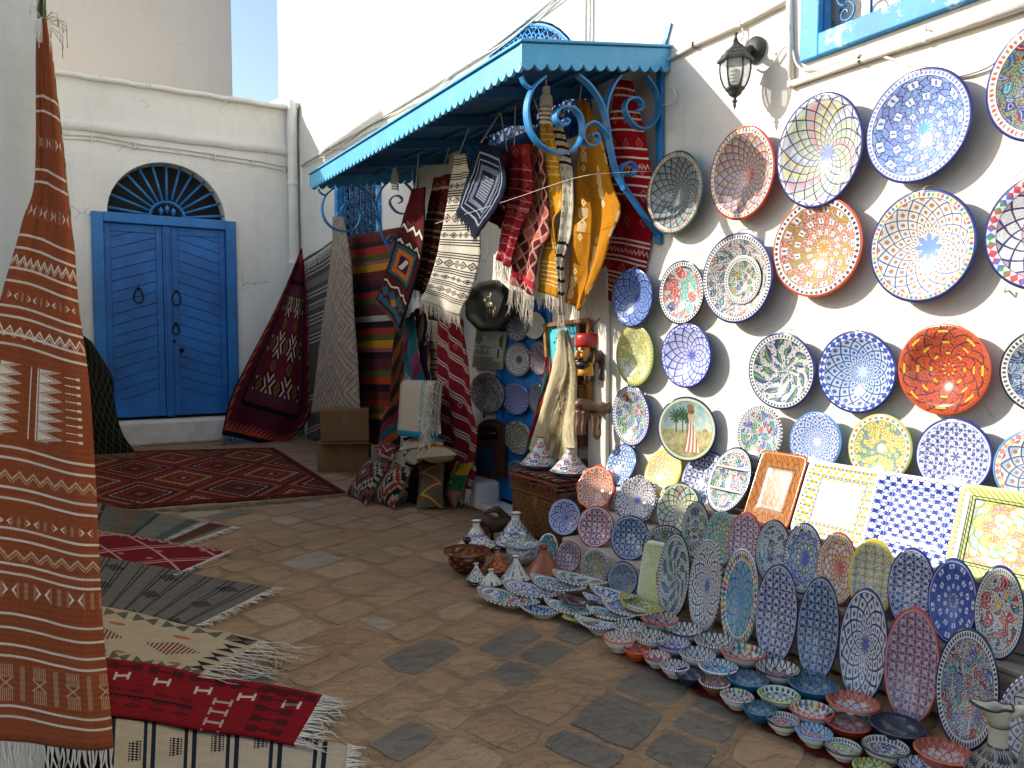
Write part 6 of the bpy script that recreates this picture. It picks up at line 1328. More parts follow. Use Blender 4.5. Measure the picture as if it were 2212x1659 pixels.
hang('brown_scarf', 'short brown striped scarf with long pale fringe, above the long red rug', [(924, 640), (926, 690)], [(948, 648), (948, 694)], r_plain('brown_scarf_weave', '33271f', '241b16', [.5, .65], .02, '8a8070'), X=2.76, folds=1, amp=.01, fr=.2, nv=8, group=G1)
hang('long_red_rug', 'long red rug with slanting white lines falling to the floor left of the shop door', [(953, 680), (949, 757), (950, 823), (955, 900), (962, 960), (970, 1010), (978, 1050)], [(1004, 690), (1016, 790), (1022, 870), (1036, 940), (1028, 992), (1034, 1017), (1022, 1056)], (lambda: (lambda g: (lambda uvz: (lambda c: (g.out(c), weave(g, uvz[0] * .4, uvz[1], 260, .4), g.mat)[2])(lines(g, g.mix(((uvz[0] * 4).pp() * 2 + (uvz[1] * 9).pp() * 2 - .3).ab().lt(.06) * near((uvz[1] * 3).fr(), .5, .2), soft(g, '6e1420', '47101a', .5, 14), '9a6a62'), (uvz[1] * 4.5 - uvz[0] * .7).fr(), [.12, .2, .55, .63, .7], .018, 'a89a8c')))(g.xyz('UV')))(wool('long_red_rug_weave')))(), X=2.72, folds=2, amp=.03, nv=50, fr=.14, group=G1, spin=1.2)
hang('zigzag_kilim', 'dark kilim with white zigzags and a teal square ending in a point', [(893, 408), (868, 490), (849, 550), (832, 600), (816, 646)], [(922, 404), (920, 483), (913, 562), (894, 632), (868, 712)], r_zig(), X=2.58, folds=1, amp=.018, fr=.05, group=G1, frm=plain('black_white_fringe', '6a665c', .9))
hang('narrow_red_rug', 'narrow dark red striped rug behind the white and black one', [(940, 385), (921, 483), (911, 562), (897, 624)], [(975, 375), (968, 440), (950, 530), (926, 640)], r_plain('narrow_red_weave', '571820', '3a1018', [.1, .3, .36, .5, .58, .63, .8, .86, .9], .01, '8f8068', zig=(.45, .7), motif='diamonds', mcol='7a4a3a', mn=2, mv=6), X=2.72, folds=1.5, amp=.02, fr=.1, group=G1)
hang('white_black_rug', 'white rug with black stripes and red lozenges, longest of the pale rugs under the canopy', [(986, 335), (972, 420), (957, 510), (938, 590), (912, 648)], [(1008, 333), (1030, 430), (1040, 540), (1025, 615), (995, 682)], r_white(), X=2.52, folds=1.3, amp=.02, fr=.1, group=G1)
hang('navy_blanket', 'dark navy blanket with a diamond pattern hanging by a corner', [(1040, 308), (1013, 385), (989, 458)], [(1086, 322), (1096, 400), (1076, 450), (1034, 512)], r_navy(), X=2.46, folds=1, amp=.015, fr=.06, frm=plain('navy_fringe_yarn', '1a2236', .9), group=G1)
hang('maroon_rug', 'small maroon rug with a pink end behind the navy blanket', [(1084, 330), (1096, 400), (1078, 440), (1060, 478)], [(1118, 320), (1112, 400), (1100, 450), (1085, 495)], r_plain('maroon_weave', '5a1a22', '3a1018', [.6, .64], .01, 'a06a64', motif='diamonds', mcol='7a3a3c'), X=2.66, folds=1, amp=.015, group=G1)
hang('pink_red_rug', 'narrow red rug with pink zigzag border and white fringe, left of the lozenge rug', [(1106, 315), (1101, 420), (1086, 510), (1075, 560)], [(1148, 310), (1150, 432), (1126, 490), (1103, 578)], r_plain('pink_red_weave', '8e1f2a', '641520', [.2, .28, .36, .44, .52, .6, .68, .76, .84], .004, 'b9807a', zig=(.5, .93), zcol='d0a098', motif='diamonds', mcol='a8544c', mn=2, mv=8), X=2.60, folds=1.4, amp=.02, fr=.13, group=G1)
hang('lozenge_rug', 'dark red rug with a small lozenge pattern and thick cream fringe', [(1146, 310), (1150, 400), (1128, 490), (1110, 560), (1105, 612)], [(1176, 305), (1183, 400), (1190, 503), (1169, 540), (1157, 640)], r_plain('lozenge_weave', '571a20', '3a1018', [.93], .02, 'a02830', motif='lozenge_net', mcol='c09a84', mn=3, mv=9), X=2.66, folds=1.2, amp=.02, fr=.19, group=G1)
hang('ochre_strip', 'narrow yellow rug with pale triangles hanging left of the black and white strip', [(1168, 262), (1173, 329), (1184, 445), (1196, 526), (1203, 548)], [(1196, 262), (1206, 329), (1219, 440), (1201, 475), (1208, 548)], r_plain('yellow_strip_weave', 'b8821c', '8a5e14', [.1, .14, .2, .24, .3, .34, .4, .92, .95], .005, 'c9ad74', motif='diamonds', mcol='c9ad74', mn=2, mv=9), X=2.68, folds=1, amp=.015, group=G1)
hang('lower_ochre_rug', 'second yellow rug with white lines and fringe behind the black and white strip', [(1184, 500), (1172, 560), (1164, 630)], [(1213, 495), (1212, 560), (1208, 644)], r_plain('yellow_lined_weave', 'a87518', '7d5412', [.2, .28, .5, .56, .64, .78, .84], .008, 'c0a878', zig=(.7,)), X=2.70, folds=1, amp=.01, fr=.1, group=G1, nv=16)
hang('black_white_strip', 'narrow white rug with black patterns, twisted to a rope at its lower end', [(1188, 240), (1208, 329), (1219, 400), (1218, 460), (1207, 549), (1210, 600), (1211, 680)], [(1214, 240), (1233, 329), (1242, 400), (1239, 500), (1220, 565), (1219, 610), (1222, 680)], r_plain('black_white_strip_weave', 'aca595', '857e70', [.04, .08, .12, .16, .2, .24, .28, .66, .72, .78, .84, .9], .008, '1d1c1e', motif='diamonds', mcol='1d1c1e', mn=3, mv=18), X=2.66, folds=1, amp=.02, fr=.1, group=G1, nv=40)
hang('ochre_rug', 'broad mustard yellow rug with pale fork motifs, its lower half in the sun', [(1253, 214), (1253, 329), (1246, 450), (1240, 545), (1226, 652)], [(1275, 220), (1302, 300), (1327, 400), (1345, 455), (1326, 505), (1300, 590), (1257, 672)], r_plain('mustard_weave', 'b0741a', '875410', (), motif='forks', mcol='d6c096', mn=2.4, mv=6), X=2.78, folds=1.1, amp=.022, fr=.08, group=G1)
hang('red_striped_rug', 'bright red rug with white stripes, rightmost of the rugs under the canopy', [(1332, 170, 2.87), (1314, 300, 2.89), (1305, 420, 2.92), (1312, 520, 2.96), (1277, 636, 2.98)], [(1367, 176, 2.87), (1394, 300, 2.90), (1409, 420, 2.93), (1402, 545, 2.975), (1372, 668, 2.985)], r_plain('red_striped_weave', '98141f', '6a0f18', [.04, .07, .14, .17, .22, .30, .34, .42, .46, .5, .70, .72, .78, .8, .86, .88, .93, .95], .0042, 'd9cabc', zig=(.38, .75, .9), zcol='c9a8a0', motif='diamonds', mcol='b05a58', mn=3, mv=9), X=2.74, folds=1.6, amp=.006, fr=.1, group=G1)
hang('door_kilim', 'red, teal and black kilim strip hanging beside the sheepskin', [(1180, 770), (1170, 850), (1148, 930), (1132, 990)], [(1192, 770), (1195, 850), (1180, 930), (1160, 1000)], r_str('door_kilim_weave', ['6e1826', '1f4a44', '8a2c1c', '16131a', 'a04018'], 8, True), X=2.88, folds=1, amp=.01, group=G1)
# rod and strings carrying the rugs
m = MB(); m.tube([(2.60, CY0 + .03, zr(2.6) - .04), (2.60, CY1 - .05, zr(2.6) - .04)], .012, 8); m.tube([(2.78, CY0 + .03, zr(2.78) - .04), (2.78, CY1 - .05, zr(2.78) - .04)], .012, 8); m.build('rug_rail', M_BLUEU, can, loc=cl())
for o in list(COL.objects):                           # a tie from each rug's top to the rail
    if o.get('group') == G1 and o.location.z > 1.9 and o.location.x < 2.8 and 3.25 < o.location.y < 6.7 and o.type == 'MESH':
        nu_ = 0; vs = o.data.vertices; tz = max(v.co.z for v in vs); tp_ = [v.co for v in vs if v.co.z > tz - .015]; c = sum((Vector(v) for v in tp_), Vector()) / len(tp_); m = MB()
        xr = 2.60 if o.location.x < 2.69 else 2.78; a = c; b = Vector((xr - o.location.x, c.y, zr(xr) - .04 - o.location.z))
        if b.z > a.z: m.tube([a, b], .004, 5); m.build('tie', M_CORD, o)
P = [onY(1110, 470, 4.4), onX(1260, 420, 2.45), onX(1415, 370, 2.955)]; P = [onX(940, 483, 2.45), onX(1100, 432, 2.45), onX(1240, 385, 2.42), onX(1330, 373, 2.45), onX(1415, 370, 2.96)]
m = MB(); m.tube(catmull(P, 5), .0013, 4); tag(m.build('washing_line', M_CORD, smooth=True), 'thin string stretched in front of the hanging rugs', 'string')
# ---- left foreground
G2 = None
hang('hanging_rust_rug', 'tall rust brown rug with white woven bands hanging on the left corner wall', [(86, 50), (80, 110), (78, 380), (52, 470), (38, 520), (5, 640), (-35, 800), (-75, 1050), (-95, 1300), (-110, 1590)], [(99, 52), (110, 130), (130, 300), (143, 420), (158, 540), (168, 660), (187, 800), (198, 930), (208, 1100), (217, 1300), (229, 1450), (243, 1606)], r_rust(), Y=2.16, folds=.8, amp=.03, nu=28, nv=90, fr=.085, seed=9, bulge=.03)
rr = [o for o in COL.objects if o.name == 'hanging_rust_rug'][0]
m = MB(); rs = random.Random(4)
kn = onY(93, 46, 2.14)
for k in range(16):
    d = Vector((rs.uniform(-.2, 1), rs.uniform(-.3, .2), rs.uniform(-.5, .5))).normalized(); m.tube([kn, kn + d * .03, kn + d * .05 + Vector((0, 0, -.02 * rs.random())), kn + d * .05 + Vector((0, 0, -.03 - .015 * rs.random()))], .0012, 3)
m.lathe(kn - Vector((0, 0, .02)), [(0, .03), (.014, .02), (.018, 0), (.012, -.03), (0, -.035)], 10); m.build('knot', M_CORD, rr, smooth=True, loc=-rr.location)
hang('green_rug', 'green and white rug showing only its edge behind the rust brown rug', [(80, -40), (82, 60), (80, 400), (95, 660), (110, 760)], [(97, -40), (101, 40), (113, 130), (135, 300), (147, 420), (161, 560), (164, 650)], r_str('green_white_weave', ['5d6a34', 'b9b49a', '4c5a2c', '6a7440'], 40, True), Y=2.22, folds=1, amp=.01)
hang('dark_lined_rug', 'dark navy rug end showing under the fringe of the rust brown rug', [(96, 1560), (98, 1720)], [(238, 1560), (240, 1720)], r_str('dark_navy_rug_weave', ['14182a', '1f2438', '3a1420'], 5), Y=2.2, folds=2, amp=.02, nv=10)
hang('dark_green_carpet', 'dark green carpet with a fine diamond net slung left of the double door', [(88, 655), (90, 820), (92, 990)], [(198, 738), (243, 815), (246, 860), (262, 930), (292, 976)], (lambda g: (lambda q: (g.out(g.mix(((q[0] * 12 + q[1] * 8).pp().gt(.45)).mx((q[0] * 12 - q[1] * 8).pp().gt(.45)), soft(g, '1d1e1b', '121310', .5), '4c4c3c')), g.mat)[1])(g.xyz('UV')))(wool('dark_green_net_carpet')), Y=9.4, folds=1, amp=.03, fr=.1, frm=M_BROWNYARN)
# ---- rugs lying on the stones
def lay(name, lb, A, B, C_, D, mat, z, nu=40, nv=16, fr=0, frm=None, seed=1, wav=.004, ed=.006):
    """A,B: corners of the near end (fringed); D beside A, C_ beside B, away"""
    P = [onZ(a, b, z) for a, b in (A, B, C_, D)]; from mathutils import noise as NZ; m = MB()
    for j in range(nv + 1):
        for i in range(nu + 1):
            s, t = i / nu, j / nv; p = P[3].lerp(P[0], s).lerp(P[2].lerp(P[1], s), t); w_ = NZ.noise(Vector((s * 5 + seed, t * 3, seed)))
            e = math.sin(s * 19 + seed) * ed * (1 if t in (0, 1) else .4); dr = (P[1] - P[0]).normalized(); p = p + dr * e; p.z = z + wav * (w_ + .6); m.v.append(tuple(p))
    for j in range(nv):
        for i in range(nu):
            b = j * (nu + 1) + i; m.face((b, b + nu + 1, b + nu + 2, b + 1), 0, ((i / nu, j / nv), (i / nu, (j + 1) / nv), ((i + 1) / nu, (j + 1) / nv), ((i + 1) / nu, j / nv)))
    o = m.build(name, mat, smooth=True); sm = o.modifiers.new('thickness', 'SOLIDIFY'); sm.thickness = .005; sm.offset = -1
    edge = [Vector(m.v[j * (nu + 1) + nu]) for j in range(nv + 1)]; c = (P[0] + P[1] + P[2] + P[3]) / 4; rebase(o, c); tag(o, lb, 'rug', 'rugs laid out on the stones')
    if fr:
        out = ((P[0] - P[3]).normalized() + (P[1] - P[2]).normalized()).normalized(); fringe(edge, fr, frm or M_CORD, o, drop=out + Vector((0, 0, -.05)), spread=.3, base_z=.012, seed=seed, r=.0026, n=int((P[0] - P[1]).length / .008))
    return o
o = lay('floor_kilim', 'large dark red kilim with nested diamonds on the ground before the blue double door', (748, 1068), (205, 1108), (-60, 1100), (330, 972), None, .016) if False else None
def lay4(name, lb, far_l, far_r, near_r, near_l, mat, z, **k):
    return lay(name, lb, far_r, near_r, near_l, far_l, mat, z, **k)
fk = lay4('floor_kilim', 'large dark red kilim with nested diamonds on the ground before the blue double door', (120, 978), (592, 967), (748, 1064), (60, 1112), r_floor(), .015, nu=60, nv=24)
e_ = [onZ(a, b, .018) for a, b in ((207, 1105), (330, 1100), (450, 1094), (600, 1081), (748, 1066))]; fringe(e_, .1, M_BROWNYARN, fk, 'edge_fringe', drop=Vector((-.2, -1, 0)), spread=.5, base_z=.012, seed=8, r=.003)
lay4('floor_rug', 'grey and green striped rug with small white triangles, just in front of the red kilim', (0, 1052), (503, 1138), (376, 1182), (40, 1124), r_berber('grey_green_striped_floor_rug', '5d5a50', '3a3630', 'greystripe'), .016, fr=.09, seed=3)
lay4('floor_rug', 'narrow red rug with thin pink lozenges between the striped and the grey rug', (0, 1112), (494, 1190), (372, 1244), (20, 1185), r_berber('red_lozenge_floor_rug', '6e151e', '4a0f16', 'reddia'), .021, fr=.05, seed=4)
lay4('floor_rug', 'grey rug with black dashes and two black medallions on the stones', (0, 1160), (588, 1272), (420, 1354), (0, 1270), r_berber('grey_dashed_floor_rug', '66605a', '4c4742', 'grey', '17181c', 14), .024, fr=.07, seed=5)
lay4('floor_rug', 'cream rug with a row of black bow motifs and long white fringe', (0, 1262), (570, 1385), (425, 1465), (0, 1386), r_berber('cream_bow_floor_rug', 'ab9c80', '8c7e64', 'beige', '1d2226', 9), .028, fr=.26, seed=6)
lay4('floor_rug', 'bright red rug with black figures and white bars, white fringe at its end', (0, 1380), (698, 1501), (636, 1608), (-40, 1500), r_berber('red_figured_floor_rug', '7a1219', '5a0d14', 'redfig', n=8), .032, fr=.12, seed=7)
lay4('floor_rug', 'cream rug with dark bars and combs along the bottom edge of the photo', (-40, 1512), (752, 1608), (736, 1760), (-60, 1700), r_berber('cream_barred_floor_rug', 'ab9d84', '8c7f68', 'stripes', '1a222c', 9), .020, fr=.06, seed=8)
# ================================================================ UPRIGHT POTS
def tj(name, line, cells, base=WH, n=14, k=34, z0=.0, z1=1.0, body=WH, band=None, kind='net', fish=None):
    """glaze for turned pots: u round the pot, v along its outline in metres"""
    g = glaze(name); u, v, _ = g.xyz('UV'); c = C(base)
    if kind == 'net':
        A = u * n + v * k; B = u * n - v * k; c = g.pal(A.fl() + B.fl() * 2, list(cells)) if len(cells) > 1 else C(cells[0]); c = g.mix((A.fr() - .5).ab() .lt(.1) * (B.pp().lt(.14)), c, 'a0622c'); c = g.mix(A.pp().gt(.40).mx(B.pp().gt(.40)), c, line)
    elif kind == 'scale':
        q = v * k + (u * n * PI).sin().ab() * .8; c = g.pal(q.fl(), list(cells)); c = g.mix(q.pp().gt(.41), c, line)
    elif kind == 'fish':
        d, cr = g.voro(4, g.vec(u * 2.4, v * 10, 0)); d2, _ = g.voro(60, g.vec(u * .8, v * 2.4, 0)); c = g.mix(d2.lt(.3), WH, '6a6a70'); c = g.mix(d.lt(.42), c, line); c = g.mix(d.lt(.36), c, g.pal(cr * 13, list(cells))); c = g.mix(d.lt(.2) * d.gt(.13), c, WH)
    if band:
        for a, b, col in band: c = g.mix(v.gt(a) * v.lt(b), c, col)
    g.out(c); return g.mat
def upright(x0, x1, yb, yt, zb=.014):
    f = onZ((x0 + x1) / 2, yb, zb); dz = (f - CAM).dot(FW); r = (x1 - x0) / 2 / FPX * dz; d = Vector((f.x, f.y, 0)).normalized()
    for _ in range(4):
        c = Vector((f.x, f.y, zb)) + d * r * .8; dz = (c - CAM).dot(FW); r = (x1 - x0) / 2 / FPX * dz
    ry = ray((x0 + x1) / 2, yt); t = math.hypot(c.x, c.y) / math.hypot(ry.x, ry.y); H = CAMH + ry.z * t - zb
    return c, r, H
def tagine(x0, x1, yb, yt, zb, matl, lb, base=None, top=None, knob='flat', grp='tagines with cone lids on the stones', neck=.2, rim='232b50', bh=.2):
    c, r, H = upright(x0, x1, yb, yt, zb); LOG.append((lb[:30], 'r %.3f H %.3f' % (r, H), 'X %.2f Y %.2f' % (c.x, c.y)))
    root = tag(empty('tagine', c), lb, 'tagine', grp); base = base or gl('cfcabf'); top = top or gl('dcd8cc'); b = H * bh; E_ = gl(rim)
    m = MB(); m.lathe((0, 0, 0), [(0, .004), (r * .55, .0), (r * .6, .006), (r * .9, b * .75), (r * .97, b), (r * .86, b), (0, b * .5)], 40); m.build('dish_base', base, root, smooth=True, sharp=45)
    m = MB(); hb = b * 1.02; nk = H * (1 - neck); rk = r * .2
    prof = [(r * .93, hb - .003), (r * 1.0, hb, 1), (r * 1.0, hb + .008, 1), (r * .93, hb + .016)]
    for k in range(1, 9): t = k / 9; prof.append((r * .93 + (rk - r * .93) * (t ** .86), hb + .016 + (nk - hb - .016) * t))
    prof += [(rk * .9, nk), (rk * .86, nk + (H - nk) * .4, 2), (rk * .98, nk + (H - nk) * .75, 2), (rk * 1.3, nk + (H - nk) * .9, 1), (rk * 1.28, H, 1), (rk * .95, H, 2), (rk * .8, H - .012, 2), (0, H - .014, 2)]
    m.lathe((0, 0, 0), prof, 40); m.build('lid', [matl, E_, top], root, smooth=True, sharp=40); return root
TP = ('fish', )
zc_ = .487
mt1 = tj('white_floral_lid', '23294e', ['b0323a', '5fae9a', '9ab04a', '2a3a86', '78b8b0'], kind='fish', band=[(0, .02, WH)])
ch = tag(empty('studded_chest', (2.83, 4.15, 0)), 'brown leather chest covered in brass studs with folded kilims on top', 'chest')
cx0, cx1, cy0, cy1, ch_h = 2.69, 2.985, 3.86, 4.44, .36
m = MB(); m.bb((cx0, cy0, .02), (cx1, cy1, .29)); m.build('chest_box', M_LEATHER, ch, bevel=.006, loc=-ch.location)
m = MB(); m.bb((cx0 - .012, cy0 - .012, .293), (cx1, cy1 + .012, ch_h)); m.build('lid', M_LEATHER, ch, bevel=.012, loc=-ch.location)
m = MB(); rs = random.Random(5)
def stud(x, y, z, nx, r=.0055):
    n = Vector((-1, 0, 0)) if nx else Vector((0, -1, 0)); c = Vector((x, y, z)); a = Vector((0, 0, 1)); b_ = n.cross(a); i0 = m.add([c + n * r * .7]); rg = m.add([c + (a * math.cos(k * PI / 3) + b_ * math.sin(k * PI / 3)) * r for k in range(6)])
    for k in range(6): m.face((i0, rg + k, rg + (k + 1) % 6))
for j in range(13):
    for i in range(28):
        y = cy0 + .02 + (cy1 - cy0 - .04) * i / 27; z = .04 + .23 * j / 12; d = abs((y - (cy0 + cy1) / 2) * 1.0) + abs(z - .16) * 1.4
        if j in (0, 12) or i in (0, 27) or (int(d * 42) % 3 != 1 and d > .03): stud(cx0 - .0008, y + rs.uniform(-.002, .002), z, 1)
for i in range(34): y = cy0 + (cy1 - cy0) * i / 33; stud(cx0 - .0125, y, .303, 1); stud(cx0 - .0125, y, .373, 1)
for j in range(13):
    for i in range(16): stud(cx0 + .02 + .31 * i / 15, cy0 - .0008, .04 + .23 * j / 12, 0)
m.build('studs', M_STUD, ch, smooth=True, loc=-ch.location)
m = MB(); m.poly([(cx0 - .003, 4.19, .29), (cx0 - .003, 4.11, .29), (cx0 - .003, 4.15, .20)]); m.build('clasp', M_STUD, ch, loc=-ch.location)
def folded(name, lb, lo, hi, mats, n=4, grp=None, cat='rug', frx=None):
    root = tag(empty(name, ((lo[0] + hi[0]) / 2, (lo[1] + hi[1]) / 2, lo[2])), lb, cat, grp); rs = random.Random(int(lo[0] * 100 + n)); h = (hi[2] - lo[2]) / n
    for k in range(n):
        a = rs.uniform(-.012, .012); b = rs.uniform(-.015, .015); m = MB(); nx, ny = 10, 8; z0 = lo[2] + k * h
        P = []
        for (xa, ya, zz) in ((0, 0, 0),):
            pass
        g_x = lambda i: lo[0] + a + (hi[0] - lo[0]) * i / nx; g_y = lambda j: lo[1] + b + (hi[1] - lo[1]) * j / ny
        from mathutils import noise as NZ
        for s in (0, 1):
            for j in range(ny + 1):
                for i in range(nx + 1):
                    x, y = g_x(i), g_y(j); e = 1 if i in (0, nx) or j in (0, ny) else 0; w_ = NZ.noise(Vector((x * 6, y * 6, k * 3))) * .006
                    m.v.append((x, y, z0 + (h * .92 if s else 0) + w_ - (s * 2 - 1) * e * h * .28))
        N_ = (nx + 1) * (ny + 1)
        for s in (0, 1):
            for j in range(ny):
                for i in range(nx):
                    q = s * N_ + j * (nx + 1) + i; f = (q, q + 1, q + nx + 2, q + nx + 1); uv = ((i / nx, j / ny), ((i + 1) / nx, j / ny), ((i + 1) / nx, (j + 1) / ny), (i / nx, (j + 1) / ny)); m.face(f if s else f[::-1], 0, uv if s else uv[::-1])
        per = [i for i in range(nx)] + [nx + j * (nx + 1) for j in range(ny)] + [N_ - 1 - i for i in range(nx)] + [(ny - j) * (nx + 1) for j in range(ny)]
        for q in range(len(per)):
            p1, p2 = per[q], per[(q + 1) % len(per)]; u1, u2 = q / 6.0, (q + 1) / 6.0; m.face((p1, p2, p2 + N_, p1 + N_), 0, ((u1, .3), (u2, .3), (u2, .42), (u1, .42)))
        m.build('fold', mats[k % len(mats)], root, smooth=True, loc=-root.location)
    return root
fk_ = folded('folded_kilims', 'stack of small dark kilims folded on the studded chest under two tagines', (2.655, 3.85, ch_h), (2.985, 4.42, ch_h + .085), [r_str('chest_kilim_a', ['5e1a22', '8f8474', '1c1a20', '7a3020'], 20, True), r_str('chest_kilim_b', ['7a4a30', '2c1a1a', '8a3a2a'], 14), r_str('chest_kilim_c', ['5e1a22', '1c2034', '9a8a74', '6a2a20'], 26, True)], 3)
m = MB(); e_ = [Vector((2.647, 4.41, ch_h + .04)), Vector((2.643, 4.1, ch_h + .03)), Vector((2.647, 3.85, ch_h + .04))]; fringe(e_, .05, plain('kilim_tassel_yarn', '8a4a38', .9), fk_, seed=3, spread=.3, r=.003, n=46)
ZT = ch_h + .088
def on_top(x0, x1, yb, yt, X, m_, lb, **k):
    c = onX((x0 + x1) / 2, yb, X); return c
tagine(1123, 1214, 1016, 942, ZT, mt1, 'left of the two white painted tagines on the chest, red and blue flowers', grp='white painted tagines on the chest', bh=.1, neck=.16)
tagine(1187, 1276, 1031, 966, ZT, mt1, 'right of the two white painted tagines on the chest, nearer the orange wavy bowl', grp='white painted tagines on the chest', bh=.1, neck=.16)
G3 = 'tagines with cone lids on the stones'
tagine(986, 1071, 1198, 1124, .014, tj('scale_lid', '232a44', ['cfcfca', 'b8b8c4', 'cfcfca'], kind='scale', n=10, k=26, band=[(.10, .12, '8a7a90')]), 'white tagine with navy scale rings, left of the wooden camel', bh=.14, neck=.24, rim='4a5468')
tagine(1064, 1163, 1192, 1107, .014, tj('blue_net_lid', '2a3768', ['c9c9c4'], n=9, k=26, band=[(.10, .116, '5a6a9a')]), 'largest tagine, white with a blue net, between the chest and the brown pot', bh=.12, neck=.2, rim='4a5a8a')
tagine(1049, 1100, 1246, 1184, .014, tj('orange_net_lid', '6a2410', ['b8622a', 'c9a860', 'a84a24'], n=6, k=32), 'small orange patterned tagine with a salmon coloured neck', bh=.12, neck=.28, rim='3a3a3a', top=gl('b8785c'))
tagine(1134, 1216, 1254, 1179, .014, gl('8a4526', .25), 'plain terracotta tagine, glossy brown', base=gl('7d3f24', .3), top=gl('8a4526', .25), rim='7d3f24', bh=.12, neck=.18)
def tile_l(nm, kind):
    g = glaze(nm); u, v, _ = g.xyz('UV'); c = g.mix(g.noise(9, g.vec(u, v, 0)), 'c9c7ba', 'b9b8ac')
    if kind == 'leaf': d, cr = g.voro(1, g.vec(u * 22, v * 60, 0)); c = g.mix(d.lt(.33) * v.lt(.09), c, g.pal(cr * 7, ['31515e', '3f6a6a', '31515e', '8a3a20']))
    if kind == 'house':
        a = (u * 7).fr(); b = (v * 26).fr(); c = g.mix(near(a, .3, .1) * near(b, .5, .28) * v.lt(.12), c, '2c5a78'); c = g.mix(near(a, .3, .13) * near(b, .88, .06) * v.lt(.12), c, '1c2026'); c = g.mix(near((u * 3).fr(), .6, .06) * v.gt(.04), c, '6a94a4')
    if kind == 'few': a = (u * 5).fr(); c = g.mix(near(a, .4, .07) * near((v * 18).fr(), .5, .2) * v.lt(.08), c, '2a3a44'); c = g.mix(near((u * 5).fr(), .8, .06) * v.lt(.04), c, '8a8a4a')
    return g.out(c)
tagine(1007, 1051, 1266, 1217, .014, tile_l('leaf_sprig_lid', 'leaf'), 'smallest tagine but one, white with leaf sprigs and a red flower', bh=.14, neck=.18)
tagine(1034, 1087, 1273, 1230, .014, tile_l('sparse_window_lid', 'few'), 'small white tagine at the front with a few grey windows', bh=.12, neck=.2)
tagine(1082, 1147, 1266, 1201, .014, tile_l('painted_house_lid', 'house'), 'white tagine painted with blue doors and windows of houses', bh=.1, neck=.2)
# lidded pots
def pot(x0, x1, yb, yt, lb, bm, lm, rimc, grp=None, flare=1.0, bodyw=.86, knobm=None):
    c, r, H = upright(x0, x1, yb, yt); root = tag(empty('lidded_pot', c), lb, 'pot', grp); hb = H * .56; rb = r * bodyw
    m = MB(); m.lathe((0, 0, 0), [(0, 0), (rb * .6, 0), (rb * .66, .006), (rb * .93, hb * .35), (rb, hb * .6), (rb * .95, hb * .9), (rb * .9, hb)], 44); m.build('pot_body', bm, root, smooth=True, sharp=40)
    m = MB(); m.lathe((0, 0, 0), [(r * .9, hb - .004), (r, hb + .004, 1), (r * .99, hb + .012, 1), (r * .9, hb + .016, 1), (r * .72, hb + H * .1), (r * .5, hb + H * .165), (r * .3, hb + H * .21), (r * .12, hb + H * .235), (r * .1, hb + H * .26)], 44); m.build('lid', [lm, gl(rimc)], root, smooth=True, sharp=40)
    m = MB(); m.lathe((0, 0, 0), [(r * .1, hb + H * .25), (r * .09, H * .86), (r * .19, H * .9), (r * .2, H * .96), (r * .13, H), (0, H)], 16); m.build('knob', knobm or gl('2a1c16'), root, smooth=True); return root
pot(958, 1060, 1245, 1161, 'wide brown glazed pot with a lid and dark knob, leftmost on the stones', tj('brown_carved_body', '2a120a', ['5a2c16', '6a3820'], n=8, k=24), tj('brown_carved_lid', '2a120a', ['6e3a1c', '7d4824', '5a2a14'], n=8, k=26, kind='scale'), '6e3418', bodyw=.8, knobm=gl('1f1410'))
sb = pot(1090, 1168, 1223, 1149, 'white soup tureen with green and blue fish on the body and lid', tj('fish_tureen_body', '1c2440', ['4a7a4a', '2a3f74', '6a94a0', 'c8c8c0'], kind='fish'), tj('fish_tureen_lid', '1c2440', ['4a7a4a', '2a3f74', '6a94a0'], kind='fish'), '8f98a8', bodyw=.92, knobm=gl('c8c6ba'))
# ================================================================ CARVED FIGURES
def blob(m, c, R3, M=None, fn=None, nu=20, nv=14, mi=0):
    c = Vector(c); M = M or Matrix.Identity(3); rows = []
    for j in range(nv + 1):
        ph = PI * j / nv - PI / 2; rows.append([])
        for i in range(nu):
            th = 2 * PI * i / nu; d = Vector((math.cos(ph) * math.cos(th), math.cos(ph) * math.sin(th), math.sin(ph))); k = fn(d) if fn else 1; rows[-1].append(m.add([c + M @ Vector((d.x * R3[0] * k, d.y * R3[1] * k, d.z * R3[2] * k))]))
    for j in range(nv):
        for i in range(nu): m.face((rows[j][i], rows[j][(i + 1) % nu], rows[j + 1][(i + 1) % nu], rows[j + 1][i]), mi)
def camel(root, B, ux, uz, mat, s=1.0, head=None, legs=None, body=None, hump=True):
    """B: function (a, b) -> world point, a along the body, b up, c sideways"""
    def mk(n, pts, rr, seg=12, mt=None):
        m = MB(); m.tube(catmull([B(*p) for p in pts], 4), list(np.interp(np.linspace(0, len(rr) - 1, (len(pts) - 1) * 4 + 1), range(len(rr)), rr)), seg); m.build(n, mt or mat, root, smooth=True, loc=-root.location)
    mk('body', body[0], body[1]); mk('neck_and_head', head[0], head[1], 10)
    for L, rr in legs: mk('leg', L, rr, 8)
